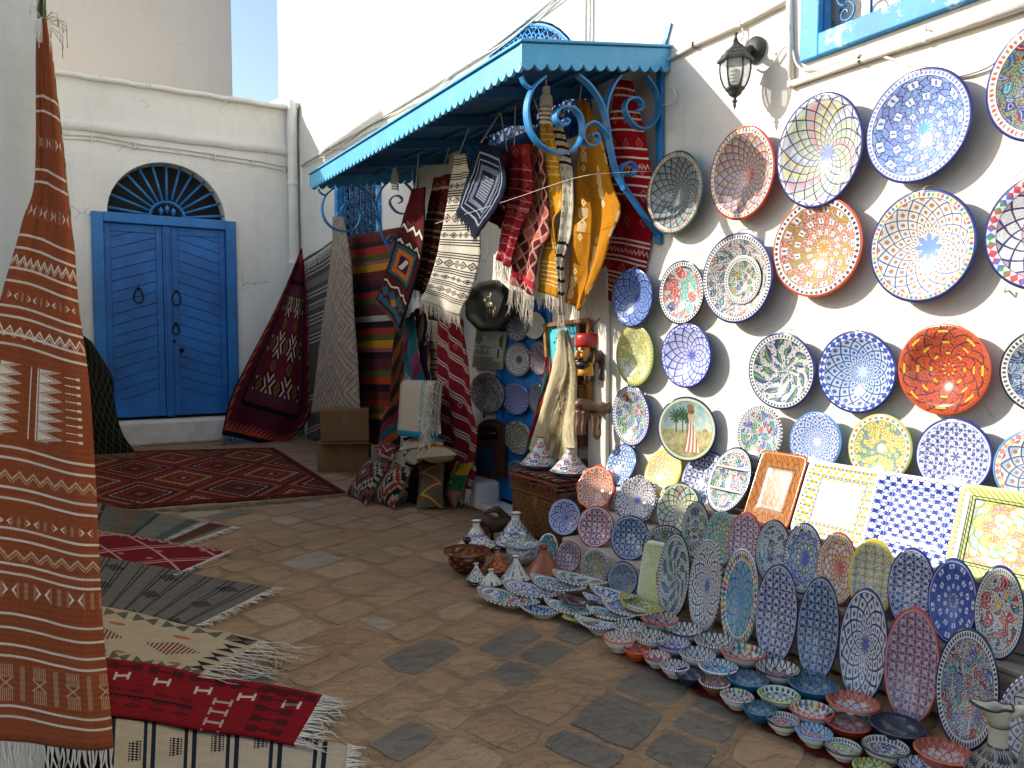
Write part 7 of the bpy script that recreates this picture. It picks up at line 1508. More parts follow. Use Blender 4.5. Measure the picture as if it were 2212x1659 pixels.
# camel on the pillar (side view to the right), px frame in the plane through (1290, 905)
Yp = 3.80
def Bp(a, b, c=0): return onY(a, b, Yp + c)
u1 = 4.5 / FPX
c1 = tag(empty('carved_camel', onY(1290, 947, Yp)), 'lower carved brown wooden camel hanging on the stake, facing right', 'figurine')
camel(c1, lambda a, b, c=0: Bp(a, b, c), None, None, M_WOODC, body=([(1245, 880), (1252, 873), (1272, 876), (1292, 886), (1310, 880), (1318, 884)], [.012, .036, .036, .036, .046, .03]),
      head=([(1306, 874), (1318, 875), (1325, 885), (1333, 897)], [.022, .034, .03, .018]),
      legs=[([(1250, 886, -.02), (1251, 905, -.02), (1247, 925, -.02), (1250, 936, -.02), (1254, 937, -.02)], [.022, .02, .014, .013, .014]), ([(1262, 888, .03), (1262, 908, .03), (1259, 928, .03), (1262, 937, .03)], [.02, .018, .013, .016]),
            ([(1284, 892, -.02), (1284, 912, -.02), (1283, 934, -.02), (1288, 945, -.02), (1292, 945, -.02)], [.022, .018, .013, .013, .015]), ([(1299, 892, .03), (1300, 912, .03), (1296, 934, .03), (1301, 945, .03)], [.02, .017, .013, .016])])
m = MB(); blob(m, Bp(1329, 889, -.02), (.007, .006, .006)); blob(m, Bp(1321, 876, -.02), (.006, .01, .014)); m.build('ear', M_WOODD, c1, smooth=True, loc=-c1.location)
c2 = tag(empty('carved_camel', onY(1298, 821, Yp)), 'upper dark wooden camel with its neck raised to the right, behind the fez head', 'figurine')
camel(c2, lambda a, b, c=0: Bp(a, b, .03 + c), None, None, M_WOODD, body=([(1255, 775), (1265, 768), (1285, 768), (1302, 775), (1308, 782)], [.014, .036, .04, .036, .02]),
      head=([(1298, 768), (1308, 757), (1320, 744), (1327, 741), (1335, 752)], [.036, .022, .013, .016, .010]), legs=[([(1300, 778, -.02), (1299, 795, -.02), (1296, 812, -.02), (1299, 820, -.02)], [.022, .017, .013, .013]), ([(1309, 778, .03), (1309, 795, .03), (1306, 812, .03), (1309, 819, .03)], [.02, .016, .012, .013]), ([(1268, 775, -.02), (1268, 800, -.02), (1266, 820, -.02), (1271, 825, -.02)], [.02, .016, .012, .013]), ([(1278, 775, .02), (1279, 800, .02), (1276, 818, .02), (1281, 822, .02)], [.02, .016, .012, .013])])
m = MB(); blob(m, Bp(1324, 733, .03), (.004, .006, .012)); blob(m, Bp(1330, 734, .05), (.004, .006, .012)); m.build('ear', M_WOODD, c2, smooth=True, loc=-c2.location)
Yg = onZ(1075, 1174, .0).y
c3 = tag(empty('carved_camel', onZ(1075, 1174, .0)), 'dark wooden camel standing on the stones behind the tagines, head to the left', 'figurine')
camel(c3, lambda a, b, c=0: onY(a, b, Yg + c), None, None, M_WOODD, body=([(1036, 1130), (1046, 1126), (1068, 1134), (1090, 1128), (1108, 1122)], [.02, .045, .05, .048, .02]),
      head=([(1096, 1124), (1086, 1112), (1076, 1102), (1066, 1101), (1047, 1108)], [.036, .026, .022, .02, .011]), legs=[([(1050, 1138, -.02), (1052, 1155, -.02), (1052, 1174, -.02)], [.022, .014, .014]), ([(1060, 1138, .05), (1062, 1154, .05), (1062, 1170, .05)], [.02, .014, .014]), ([(1090, 1138, -.02), (1092, 1156, -.02), (1092, 1174, -.02)], [.022, .014, .014]), ([(1100, 1138, .05), (1101, 1154, .05), (1101, 1170, .05)], [.02, .014, .014])])
m = MB(); blob(m, onY(1078, 1097, Yg), (.005, .006, .014)); m.build('ear', M_WOODD, c3, smooth=True, loc=-c3.location)
m = MB(); blob(m, onY(1063, 1098, Yg - .02), (.004, .004, .004)); m.build('eye', plain('brass_eye', 'c0b080', .2), c3, smooth=True, loc=-c3.location)
# fez head
Yh = 3.72; hc = onY(1266, 766, Yh); pp = (hc - CAM).dot(FW) / FPX
hd = tag(empty('fez_figurine', onY(1266, 812, Yh)), 'carved and painted head of a bearded man in a red fez, hung by a wire', 'figurine')
fd = (-RT * .82 - Vector((FW.x, FW.y, 0)).normalized() * .57).normalized(); sdv = Vector((0, 0, 1)).cross(fd); HM = Matrix((fd, sdv, Vector((0, 0, 1)))).transposed(); hl = -hd.location
hp = lambda a, b, c: hc + HM @ Vector((a * pp, b * pp, c * pp))
m = MB(); blob(m, hp(0, 0, 0), (22 * pp, 19 * pp, 31 * pp), HM, lambda d: 1 + .05 * max(0, d.x) * (d.z < .2), 28, 20)
m.tube([hp(2, 0, -24), hp(1, 0, -36), hp(1, 0, -45)], [16 * pp, 17 * pp, 18 * pp], 20); blob(m, hp(23, 0, 2), (5.5 * pp, 4.5 * pp, 9 * pp), HM); blob(m, hp(1, 20, 0), (4 * pp, 3 * pp, 7 * pp), HM); blob(m, hp(1, -20, 0), (4 * pp, 3 * pp, 7 * pp), HM)
blob(m, hp(17, 9, -2), (6 * pp, 6 * pp, 6 * pp), HM); blob(m, hp(17, -9, -2), (6 * pp, 6 * pp, 6 * pp), HM); m.build('face', M_OCHRE, hd, smooth=True, loc=hl)
m = MB(); m.tube([hp(-2, 0, 17), hp(-2, 0, 22), hp(-2, 0, 38), hp(-2, 0, 44), hp(-2, 0, 46)], [23.5 * pp, 25 * pp, 25.5 * pp, 23 * pp, 17 * pp], 30); m.build('fez', M_RED, hd, smooth=True, loc=hl)
m = MB(); blob(m, hp(11, 0, -21), (15 * pp, 17.5 * pp, 12 * pp), HM, None, 24, 14)
for s in (1, -1): m.tube([hp(-2, s * 19, 14), hp(2, s * 19.5, -2), hp(6, s * 18, -16)], [5 * pp, 5.5 * pp, 7 * pp], 10); m.tube([hp(25, s * 1, -7), hp(24, s * 8, -8.5), hp(19, s * 13, -9)], [3 * pp, 3.2 * pp, 1.5 * pp], 8); m.tube([hp(20, s * 4, 12), hp(20, s * 9, 13.5), hp(16, s * 14, 11)], [1.3 * pp, 1.8 * pp, 1 * pp], 6)
blob(m, hp(-13, 0, 2), (13 * pp, 18 * pp, 20 * pp), HM); m.build('beard_and_hair', M_BEARD, hd, smooth=True, loc=hl)
m = MB()
for s in (1, -1): blob(m, hp(18.5, s * 8.5, 6.5), (3.6 * pp, 5 * pp, 2.8 * pp), HM)
m.build('eye', plain('eye_white_paint', 'b9b09a', .4), hd, smooth=True, loc=hl)
m = MB()
for s in (1, -1): blob(m, hp(21.2, s * 8, 6.5), (1.4 * pp, 2.3 * pp, 2.3 * pp), HM)
m.build('pupil', M_BEARD, hd, smooth=True, loc=hl)
m = MB(); blob(m, hp(25, 0, -13.5), (2.6 * pp, 5.5 * pp, 2.6 * pp), HM); m.build('mouth', plain('lip_paint', 'b04a24', .4), hd, smooth=True, loc=hl)
m = MB(); m.tube(catmull([onY(1276, 728, 3.75), onY(1290, 735, 3.75), onY(1278, 712, 3.8), onY(1268, 722, 3.75), onY(1284, 700, 3.8), onX(1300, 682, 2.99)], 5), .003, 5); m.build('hanging_wire', M_BLACK, hd, smooth=True, loc=hl)
# stake with painted boxes, picture, sheepskin
st = tag(empty('wooden_stake', onY(1262, 1060, 3.95)), 'narrow brown wooden upright behind the carved figures, partly painted ochre', 'post'); sl_ = -st.location
for a, b, mt in ((700, 832, M_DKWOOD), (834, 880, plain('ochre_wood', '8a6424', .6)), (882, 968, M_DKWOOD), (970, 992, plain('grey_painted_wood', '7a7468', .6)), (994, 1062, M_DKWOOD)):
    p0 = onY(1251, b, 3.95); p1 = onY(1273, a, 3.95); m = MB(); m.bb((p0.x, 3.95, p0.z), (p1.x, 3.99, p1.z)); m.build('section', mt, st, bevel=.003, loc=sl_)
pc = tag(empty('framed_picture', onX(1225, 826, 2.86)), 'turquoise picture with small dark figures and birds in a light wooden frame', 'picture'); pl_ = -pc.location
A_, B_, C2, D_ = onX(1178, 703, 2.93), onX(1272, 691, 2.93), onX(1274, 905, 2.93), onX(1186, 826, 2.93)
def bar(a, b, w_, nm='frame_bar'): m = MB(); m.strip([a, b], (b - a).cross(Vector((1, 0, 0))), w_, .03); m.build(nm, M_FRAMEW, pc, loc=pl_, bevel=.003)
bar(A_, B_, .026); bar(B_, C2, .03); bar(A_ + Vector((0, 0, .012)), D_, .028); bar(D_, onX(1272, 826, 2.93), .024)
def pic():
    g = Gr('turquoise_picture', .6); u, v, _ = g.xyz('UV'); n = g.noise(7, g.vec(u, v, 0), det=3); c = g.mix(n, '2fa5b5', '4cc0cc'); d, cr = g.voro(7, g.vec(u, v * 1.2, 0)); c = g.mix(d.lt(.18) * v.gt(.55), c, '1c3f5a'); x = u - .3
    c = g.mix(x.ab().lt(.1) * ((v * 5).pp() * .3 + .06 - x.ab()).gt(0) * v.lt(.6), c, '7a3420'); c = g.mix((u - .55).ab().lt(.05 + v * .04) * v.lt(.75), c, '5a1f2a'); c = g.mix(g.voro(12, g.vec(u, v, 2))[0].lt(.2) * v.lt(.35), c, 'b0763a'); g.out(c); return g.mat
m = MB(); E_p = onX(1272, 826, 2.93); m.poly([D_ + Vector((.012, 0, 0)), E_p + Vector((.012, 0, 0)), B_ + Vector((.012, 0, 0)), A_ + Vector((.012, 0, 0))], 0, ((0, 0), (1, 0), (1, 1), (0, 1))); m.build('painting', pic(), pc, loc=pl_)
def skin():
    g = Gr('sheepskin_leather_side', .6, .3); n = g.noise(5, g.coord('UV'), det=4); g.out(g.mix(n, 'c9bc9a', 'b0a07c')); g.bump(g.noise(9, g.coord('UV'), det=4), .5, .01); return g.mat
def fur():
    g = Gr('sheepskin_wool', .95, .1); u, v, _ = g.xyz('UV'); n = g.noise(1, g.vec(u * 40, v * 12, 0), det=4, dist=.8); c = g.mix(n.ss(.3, .65), 'a08e68', 'd6caa4'); d = (u - .22).ab().lt(.26) * v.gt(.35); c = g.mix(g.noise(6, g.vec(u * 2, v, 0)).ss(.3, .6) * d * .75, c, '54422e'); g.out(c); g.bump(n, .9, .02); return g.mat  # brown area beside the fold is the fold's shadow painted into the wool
M_FUR = fur()
sk = hang('sheepskin', 'cream sheepskin hung by one corner, smooth side folded over dark and white wool', [(1216, 712), (1206, 760), (1190, 830), (1172, 900), (1152, 962)], [(1221, 712), (1228, 770), (1222, 820), (1200, 880), (1168, 985)], skin(), X=2.83, folds=.5, amp=.02, nu=10, cat='sheepskin', bulge=.03, th=.008)
hf = hang('fleece', 'x', [(1222, 714), (1228, 780), (1215, 850), (1190, 920), (1170, 990)], [(1227, 714), (1246, 780), (1250, 860), (1247, 920), (1250, 1000)], M_FUR, X=2.86, folds=1.2, amp=.025, nu=20, seed=8, th=.02)
hf.parent = sk; hf.location = hf.location - sk.location; del hf['label']; del hf['category']
m = MB(); rs = random.Random(2); vs = [v.co.copy() for v in hf.data.vertices]; nu_ = 20
for k in range(2600):
    j = rs.randrange(2, 33); i = rs.randrange(0, 20); p = vs[j * 21 + i].lerp(vs[j * 21 + i + 1], rs.random()).lerp(vs[min(34, j + 1) * 21 + i], rs.random()); d = Vector((rs.uniform(-1, -.3), rs.uniform(-.5, .5), rs.uniform(-1.3, -.5))).normalized(); l = rs.uniform(.018, .038); q = p + d * l; w_ = Vector((0, .003, 0)); m.poly([p - w_, p + w_, q + Vector((0, 0, -.006))])
wl_ = m.build('wool_locks', [plain('wool_lock', 'bfb08a', .95, .35, 30)], hf); wl_.location = (0, 0, 0); tag(wl_, kind='stuff')
# ================================================================ THINGS ROUND THE SHOP DOOR
def disc_plate(x0, y0, x1, y1, X, mats, lb, **k): return wall_dish(x0, y0, x1, y1, mats, lb, .1, X, 'door_plate', 'plate', 'plates hung on the blue shop door', gap=.004, rimw=.14, **k)
pz = lambda a, b: (987.5 + .2646 * a, 630.9 + .2646 * b)
XD = 3.008
def dplate(a0, b0, a1, b1, m_, lb, X=XD): (x0, y0), (x1, y1) = pz(a0, b0), pz(a1, b1); disc_plate(x0, y0, x1, y1, X, m_, lb)
G_D = gl('4a4c5c')
dplate(393, 172, 578, 400, (p_pet('door_star', '1c1e34', '7a7c90', 'a0a0aa', 12, 3.2, .8, None, None), G_D, G_D), 'grey star plate topmost on the shop door')
dplate(545, 165, 712, 383, (tile_l('door_house_plate', 'house'), G_D, G_D), 'plate with a painted house front beside the grey star plate')
dplate(385, 415, 598, 690, (p_pet('door_rosette', '1c1e34', 'a8a8a4', 'b9b9b2', 16, 5, .8, None, dict(r0=.84, bg='8c8c8c', dot='1c1e34', n=40, line='1c1e34'), ctr='3a3060'), G_D, G_D), 'white rosette plate with dark net in the middle of the shop door')
dplate(585, 410, 745, 672, (p_fish('door_flowers', ('6a2a3a', '3a3f6a', '5a5a4a'), '6f7080', '1c1e34', 2.4), G_D, G_D), 'dark flowered plate half behind the framed picture')
dplate(363, 742, 585, 1000, (p_lat('door_blue_net', '171b3e', ('5a64a0',), 14, 4, .08), G_D, G_N), 'violet blue net plate below the rosette plate')
dplate(585, 745, 700, 985, (p_lat('door_grey_net', '1f2030', ('5a5c6c',), 14, 4, .08), G_D, G_D), 'grey net plate half behind the kilim strip')
dplate(382, 1056, 605, 1325, (p_pet('door_olive', '3a3a2c', '77745c', '8a8870', 10, 4, .6, None), G_D, gl('6a6850')), 'olive grey plate low on the shop door')
dplate(405, 1383, 575, 1560, (p_lat('door_dark_beads', '111426', ('6a6f84', '3a3f58'), 12, 4, .09), G_D, E_B), 'small dark beaded plate at the bottom of the shop door')
dplate(105, 662, 385, 988, (p_fish('white_wall_fish', ('7a2a2c', '3a4268', '9a8030', '5a6a8a', '1b1f34'), 'a9aaa6', '15161c', 5, dict(r0=.93, style='none', bg='a0a0a0', line='23262c'), size=.36), gl('8a8a88'), G_K), 'fish plate on the white wall left of the shop door', 2.998)
# octagonal dark tray
a_ = wall_dish(1005, 605, 1107, 715, (plain('blackened_metal_tray', '1f1c17', .45, .35, 8, metal=.4), M_BLACK, M_BLACK), 'black octagonal metal tray with an engraved rider, above the street scene tile', .12, 2.93, 'metal_tray', 'tray', None, outline=lambda t: (lambda k: (math.cos(t) * k, math.sin(t) * k))(math.cos(PI / 8) / math.cos(((t + PI / 8) % (PI / 4)) - PI / 8)), rimw=.16, flat=.75, power=1.2)
m = MB(); bb = a_.bound_box; R_ = max(p[0] for p in bb); zf_ = min(p[2] for p in bb) + .022
def e2(x, y): return Vector((x * R_, y * R_, zf_))
for L, r_ in (([(-.16, .0), (0, .03), (.16, .0)], .07), ([(-.12, .02), (-.24, .14), (-.3, .1)], .045), ([(-.12, -.03), (-.15, -.2), (-.1, -.28)], .022), ([(-.03, -.03), (-.02, -.2), (.02, -.26)], .022), ([(.12, -.03), (.14, -.2), (.1, -.26)], .022), ([(.18, -.0), (.24, -.14)], .018), ([(0, .05), (.02, .2), (.02, .28)], .04), ([(.02, .2), (-.14, .18)], .02)): m.tube([e2(*p) for p in L], r_ * R_, 6)
m.v = [(x, y, zf_ - .004 + (z - zf_) * .22) for x, y, z in m.v]; m.build('engraved_rider', plain('worn_bronze', '6a5c44', .4, .2), a_, smooth=True)
# street scene tile
def street():
    g = Gr('street_scene_tile', .25); u, v, _ = g.xyz('UV'); n = g.noise(9, g.vec(u, v, 0), det=4); c = g.mix(n.ss(.3, .7) * v.gt(.55), '8f978a', 'a9b0a4'); c = g.mix(v.lt(.55), c, 'b0ae9c'); road = v.lt(.33) * (v.lt(.33)) * (u - .35).ab().lt(.62 - v); c = g.mix(v.lt(.32), c, g.mix(((u * 14 + v * 10).pp().gt(.42)).mx((v * 24 - u * 6).pp().gt(.42)), '8d8a78', '5f5d50'))
    c = g.mix(near(v, .575, .012) * u.lt(.62), c, '3a3a38'); c = g.mix(near(v, .42, .05) * u.lt(.55) * (u * 40).pp().gt(.25), c, '2a2c34'); c = g.mix(near(u, .3, .05) * near(v, .46, .1), c, '6a8494'); c = g.mix(near(u, .13, .02) * near(v, .5, .03), c, '2a3444'); c = g.mix(near(u, .5, .02) * near(v, .5, .03), c, '2a3444')
    c = g.mix((u - .8).gt((.55 - v) * -.3) * v.lt(.6) * v.gt(.2) * u.gt(.72), c, 'a8a696'); c = g.mix(near(u, .86, .03) * near(v, .42, .13), c, '3a444c'); c = g.mix(near(u, .6, .03) * near(v, .68, .05), c, 'b8b8a8'); c = g.mix(near(u, .6, .008) * near(v, .75, .04), c, '5a5a4a')
    t1 = ((u - .12).pw(2) + ((v - .85) * .8).pw(2)).sq() + (n - .5) * .3; c = g.mix(t1.lt(.19), c, '4f5a2a'); t2 = ((u - .97).pw(2) + ((v - .74) * .8).pw(2)).sq() + (n - .5) * .25; c = g.mix(t2.lt(.15), c, '4f5a2a'); e = u.mn(1 - u).mn(v).mn(1 - v); c = g.mix(e.lt(.03), c, 'a8a68c'); g.out(c); return g.mat
q4 = [onX(a, b, 2.97) for a, b in ((1019, 793), (1082, 798), (1091, 717), (1028, 711))]; m = MB(); bk_ = [p + Vector((.02, 0, 0)) for p in q4]; i0 = m.add(q4); m.face((i0, i0 + 1, i0 + 2, i0 + 3), 0, ((0, 0), (1, 0), (1, 1), (0, 1))); i1 = m.add(bk_)
for k in range(4): m.face((i0 + k, i1 + k, i1 + (k + 1) % 4, i0 + (k + 1) % 4), 0, ((0, 0),) * 4)
m.face((i1 + 3, i1 + 2, i1 + 1, i1), 0, ((0, 0),) * 4); o = m.build('picture_tile', street()); rebase(o, q4[0]); tag(o, 'square glazed tile painted with a white village street, under the black octagonal tray', 'picture')
# arched mirror
mr = tag(empty('arched_mirror', onX(1060, 1000, 2.96)), 'dark brown wooden mirror frame with an arched top and a small blue painted door below', 'mirror'); ml = -mr.location
def am(pts, X, d, mt, nm, bev=.004):
    m = MB(); P = [onX(a, b, X) for a, b in pts]; n_ = len(P); i0 = m.add(P); i1 = m.add([p + Vector((d, 0, 0)) for p in P]); m.face(range(i0, i0 + n_)); m.face(range(i1 + n_ - 1, i1 - 1, -1))
    for k in range(n_): m.face((i0 + k, i1 + k, i1 + (k + 1) % n_, i0 + (k + 1) % n_))
    return m.build(nm, mt, mr, loc=ml, bevel=bev)
arch = lambda x0, x1, yb, ys, yt, n=12: [(x0, yb), (x1, yb)] + [((x0 + x1) / 2 + (x1 - x0) / 2 * math.cos(PI * k / n), ys - (ys - yt) * math.sin(PI * k / n)) for k in range(n + 1)]
am(arch(1029, 1087, 1034, 930, 905), 2.955, .03, M_DKWOOD, 'mirror_board'); am(arch(1034, 1075, 949, 935, 919), 2.950, .004, plain('mirror_glass', '8a9290', .05, .1, metal=1), 'mirror_glass', 0); am(arch(1032, 1066, 1017, 985, 966), 2.950, .004, plain('small_blue_door', '1f3f55', .6), 'painted_door', 0)
m = MB(); t = onX(1046, 903, 2.965); m.tube([t, t + Vector((0, 0, .02)), t + Vector((0, 0, .035))], [.008, .012, .002], 8); m.build('finial', M_DKWOOD, mr, loc=ml)
m = MB(); f = [onX(1030, 1096, 2.9), onX(1073, 1089, 2.9)]; m.bb((2.78, min(f[0].y, f[1].y) + .1, 0), (2.995, max(f[0].y, f[1].y) + .25, .21)); o = m.build('plaster_block', M_PLB, bevel=.03); rebase(o, (2.88, f[0].y, 0)); tag(o, 'worn white plaster block at the foot of the wall left of the shop door', 'block')
# ================================================================ BOXES, TOWEL, CUSHIONS
def carton(c, dx, dy, dz, rz, lb, flap=0):
    root = tag(empty('cardboard_box', c, rz), lb, 'box', 'cardboard boxes stacked by the far wall'); m = MB(); m.bb((-dx / 2, -dy / 2, 0), (dx / 2, dy / 2, dz)); m.build('carton', M_CARD, root, bevel=.004)
    for s, ax in ((-1, 0), (-1, 1)):
        m = MB()
        if ax == 0: m.bb((-dx / 2 - .0015, -.025, dz * .55), (-dx / 2 - .0005, .025, dz + .001))
        else: m.bb((-.025, -dy / 2 - .0015, dz * .5), (.025, -dy / 2 - .0005, dz + .001))
        m.build('tape', M_TAPE, root)
    if flap: m = MB(); m.box((dx * .1, -dy / 2 - .07, dz - .012), (dx * 1.0, .15, .004), Matrix.Rotation(math.radians(-12), 3, 'X')); m.build('flap', M_CARD, root)
    return root
bx = onZ(722, 1023, 0); brz = math.radians(-24)
bc = Vector((bx.x + .20, bx.y + .26, .004))
carton(bc, .50, .46, .29, brz, 'lower cardboard box with an open flap, in front of the striped kilim', 1)
carton(bc + Vector((.01, 0, .298)), .47, .43, .31, brz + .05, 'upper cardboard box, taped shut, under the cream quilted cover')
# folded white towel on a pile
tw = tag(empty('folded_blanket', onX(905, 950, 2.5)), 'folded cream blanket with turquoise bands and shaggy white fringe leaning on the pile', 'blanket')
def towel():
    g = wool('cream_turquoise_blanket'); u, v, _ = g.xyz('UV'); c = soft(g, 'a89d88', '90856f', .5, 20); c = g.mix(near(u, .66, .018).mx(near(u, .72, .012)), c, '1c7f8c'); c = g.mix(v.gt(.9), c, '1a7a98'); g.out(c); weave(g, u * .4, v * .5, 320, .3); return g.mat
q_ = [onX(868, 822, 2.52), onX(938, 824, 2.52), onX(928, 950, 2.42), onX(860, 940, 2.42)]
for k in range(3):
    m = MB(); nx, ny = 10, 12; off = Vector((.028 * k, -.004 * k, -.006 * k))
    for j in range(ny + 1):
        for i in range(nx + 1):
            s, t = i / nx, j / ny; p = q_[0].lerp(q_[1], s).lerp(q_[3].lerp(q_[2], s), t) + off; p.x += .012 * math.sin(s * 3) + .02 * (t < .05); m.v.append(tuple(p))
    for j in range(ny):
        for i in range(nx): b = j * (nx + 1) + i; m.face((b, b + nx + 1, b + nx + 2, b + 1), 0, ((i / nx, j / ny), (i / nx, (j + 1) / ny), ((i + 1) / nx, (j + 1) / ny), ((i + 1) / nx, j / ny)))
    o = m.build('fold', M_TOW if k else globals().setdefault('M_TOW', towel()), tw, smooth=True, loc=-tw.location); sm = o.modifiers.new('thickness', 'SOLIDIFY'); sm.thickness = .02; sm.offset = 0
e_ = [q_[1] + (q_[2] - q_[1]) * (k / 8) + Vector((-.03, 0, 0)) for k in range(9)]; fringe(e_, .13, M_CORD, tw, seed=12, drop=Vector((-.15, -.35, -.7)), spread=.5, r=.004, n=170)
folded('folded_textiles', 'pile of folded dark textiles under the cream blanket', (2.58, 5.50, .0), (2.95, 6.05, .50), [r_str('pile_a', ['3a1418', '5e1a22', '1c1c24'], 8), r_str('pile_b', ['6e665a', '3a342c'], 9), r_str('pile_c', ['5e1a22', '2a2030'], 6)], 7)
m_hex = r_str('orange_hexagon_kilim', ['1c4a5a', '8a3a1c', '16131a', '6e1826'], 5, True); hang('rolled_kilim', 'kilim with teal field and orange lozenges standing left of the folded cream blanket', [(841, 878), (832, 920), (824, 975)], [(866, 876), (866, 920), (864, 975)], m_hex, X=2.5, folds=.5, amp=.03, bulge=.05)
def cushion(corners, th, mat, lb, nm='cushion', seed=1, back=None):
    """four measured corners (world points), puffed both ways"""
    A, B, Cc, D = corners; n = (B - A).cross(D - A).normalized()
    if n.dot(CAM - A) < 0: n = -n
    m = MB(); N_ = 14; from mathutils import noise as NZ
    for s in (1, -1):
        for j in range(N_ + 1):
            for i in range(N_ + 1):
                u, v = i / N_, j / N_; pin = .05 * (math.sin(PI * u) * (1 if 0 < v < 1 else 0)); cu = u + (.5 - u) * .10 * math.sin(PI * v); cv = v + (.5 - v) * .10 * math.sin(PI * u)
                p = A.lerp(B, cu).lerp(D.lerp(Cc, cu), cv); h = (math.sin(PI * u) * math.sin(PI * v)) ** .55 * th / 2 + .004 * NZ.noise(Vector((u * 4, v * 4, seed))) * (0 < i < N_ and 0 < j < N_); m.v.append(tuple(p + n * h * s))
    K = (N_ + 1) ** 2
    for s in (0, 1):
        for j in range(N_):
            for i in range(N_):
                b = s * K + j * (N_ + 1) + i; f = (b, b + 1, b + N_ + 2, b + N_ + 1); uv = ((i / N_, j / N_), ((i + 1) / N_, j / N_), ((i + 1) / N_, (j + 1) / N_), (i / N_, (j + 1) / N_)); m.face(f if s else f[::-1], s, uv if s else uv[::-1])
    o = m.build(nm, [mat, back or M_CORDC], smooth=True); base = min((A, B, Cc, D), key=lambda p: p.z); rebase(o, base); o.data.validate(); return tag(o, lb, 'cushion', 'kilim cushions heaped by the wall')
M_CORDC = plain('cream_cushion_back', '9a8d76', .95, .2, 30, bump=.2)
def c_step(name, cols, k=5, base='8c7c66', dia=True):
    g = wool(name); u, v, _ = g.xyz('UV'); x = (u - .5).ab(); y = (v - .5).ab(); q = ((u * 22).fl() / 22 - .5).ab() + ((v * 16).fl() / 16 - .5).ab() if dia else ((u * 22).fl() / 22 - .5).ab() * 1.6 + v; c = g.pal(q * k * 3, list(cols)); c = soft(g, c, '2a1c18', .3, 20); g.out(c); weave(g, u * .4, v * .4, 300, .4); return g.mat
def c_zz(name):
    g = wool(name); u, v, _ = g.xyz('UV'); c = soft(g, '5f5340', '4a4032', .5, 20); z = (v * 2.1).pp() * 2; d = ((u * 16).fl() / 16 - .1 - z * .75); c = g.mix(d.ab().lt(.09), c, 'a0854c'); c = g.mix((d + .12).ab().lt(.06), c, '7a3a1c'); g.out(c); weave(g, u * .4, v * .5, 300, .4); return g.mat
def c_block(name):
    g = wool(name); u, v, _ = g.xyz('UV'); c = g.ramp(v, [(0, '94605a'), (.36, '1d5a34'), (.72, 'a8881c')]); X = (u * 7).fl(); Y = (v * 14).fl(); h = g.hash(X, Y); sel = u.lt(.55) * h.gt(.25); c = g.mix(sel, c, g.pal(h * 40, ['a8a088', '223a6a', 'a8a088', 'a0501c', '1f5a3a', 'a8a088'])); c = soft(g, c, '2a2018', .25, 20); g.out(c); weave(g, u * .3, v * .5, 300, .4); return g.mat
dz = lambda a, b: (713.2 + .1637 * a, 877.8 + .1637 * b)
def cq(X, *pts): return [onX(*dz(*p), X if not hasattr(X, '__len__') else X[i]) for i, p in enumerate(pts)]
cs_ = ['8d8270', '4a1418', '55504c', '7a2418', '221a1a', '5a3a44', '8d8270', '2a1c1c']
def gq(pts, tops):  # bottom corners on the ground, top corners at a given X
    return [onZ(*dz(*pts[0]), .012), onZ(*dz(*pts[1]), .012), onX(*dz(*pts[2]), tops), onX(*dz(*pts[3]), tops)]
cushion(gq([(195, 1160), (465, 1305), (830, 720), (520, 680)], 2.40), .16, c_step('red_black_stepped_kilim', cs_, 5), 'large square kilim cushion in red, black and cream steps, leftmost on the ground')
cushion(gq([(575, 1265), (840, 1350), (1095, 800), (860, 730)], 2.42), .15, c_step('cream_black_stepped_kilim', ['8d8270', '1f1818', '4a1418', '8d8270', '5a4a44', '7a2418', '1f1818'], 5), 'second stepped kilim cushion, cream with black and dark red')
cushion(gq([(1135, 1360), (1505, 1350), (1515, 735), (1165, 735)], 2.56), .12, c_zz('zigzag_brown_kilim'), 'upright brown kilim cushion with a stepped golden zigzag')
cushion(gq([(1505, 1270), (1640, 1345), (1895, 735), (1640, 705)], 2.68), .11, c_block('green_pink_yellow_blocks'), 'narrow cushion of green, pink and yellow blocks, rightmost on the ground')
cushion(cq((2.36, 2.34, 2.5, 2.5), (600, 590), (865, 715), (900, 500), (570, 525)), .12, c_step('dark_red_cream_outline', ['5a1c20', '8d8270', '4a1418', '6e2420'], 4), 'dark red cushion with cream outlines lying on the heap')
cushion(cq((2.3, 2.3, 2.6, 2.6), (960, 690), (1110, 770), (1450, 560), (1010, 590)), .12, r_str('grey_orange_cushion', ['8d8270', '8a4420', '6a6254'], 4), 'grey cushion with orange edge half hidden in the heap')
cushion(cq((2.32, 2.36, 2.62, 2.62), (1140, 690), (1680, 640), (1690, 590), (1110, 560)), .15, r_str('beige_orange_banded_cushion', ['958a72', '8f4a22', '84795f', '958a72'], 4), 'plump beige cushion with an orange band on top of the heap')
cushion(cq((2.42, 2.44, 2.64, 2.64), (890, 580), (1500, 500), (1550, 445), (990, 450)), .11, M_CORDC, 'plain cream cushion just under the folded cream blanket')
cushion(gq([(1000, 1270), (1130, 1290), (1160, 880), (1060, 830)], 2.62), .1, r_str('dark_tufted_cushion', ['1c1614', '3a322a', '241c18'], 12, True), 'dark tufted cushion squeezed behind the zigzag one')
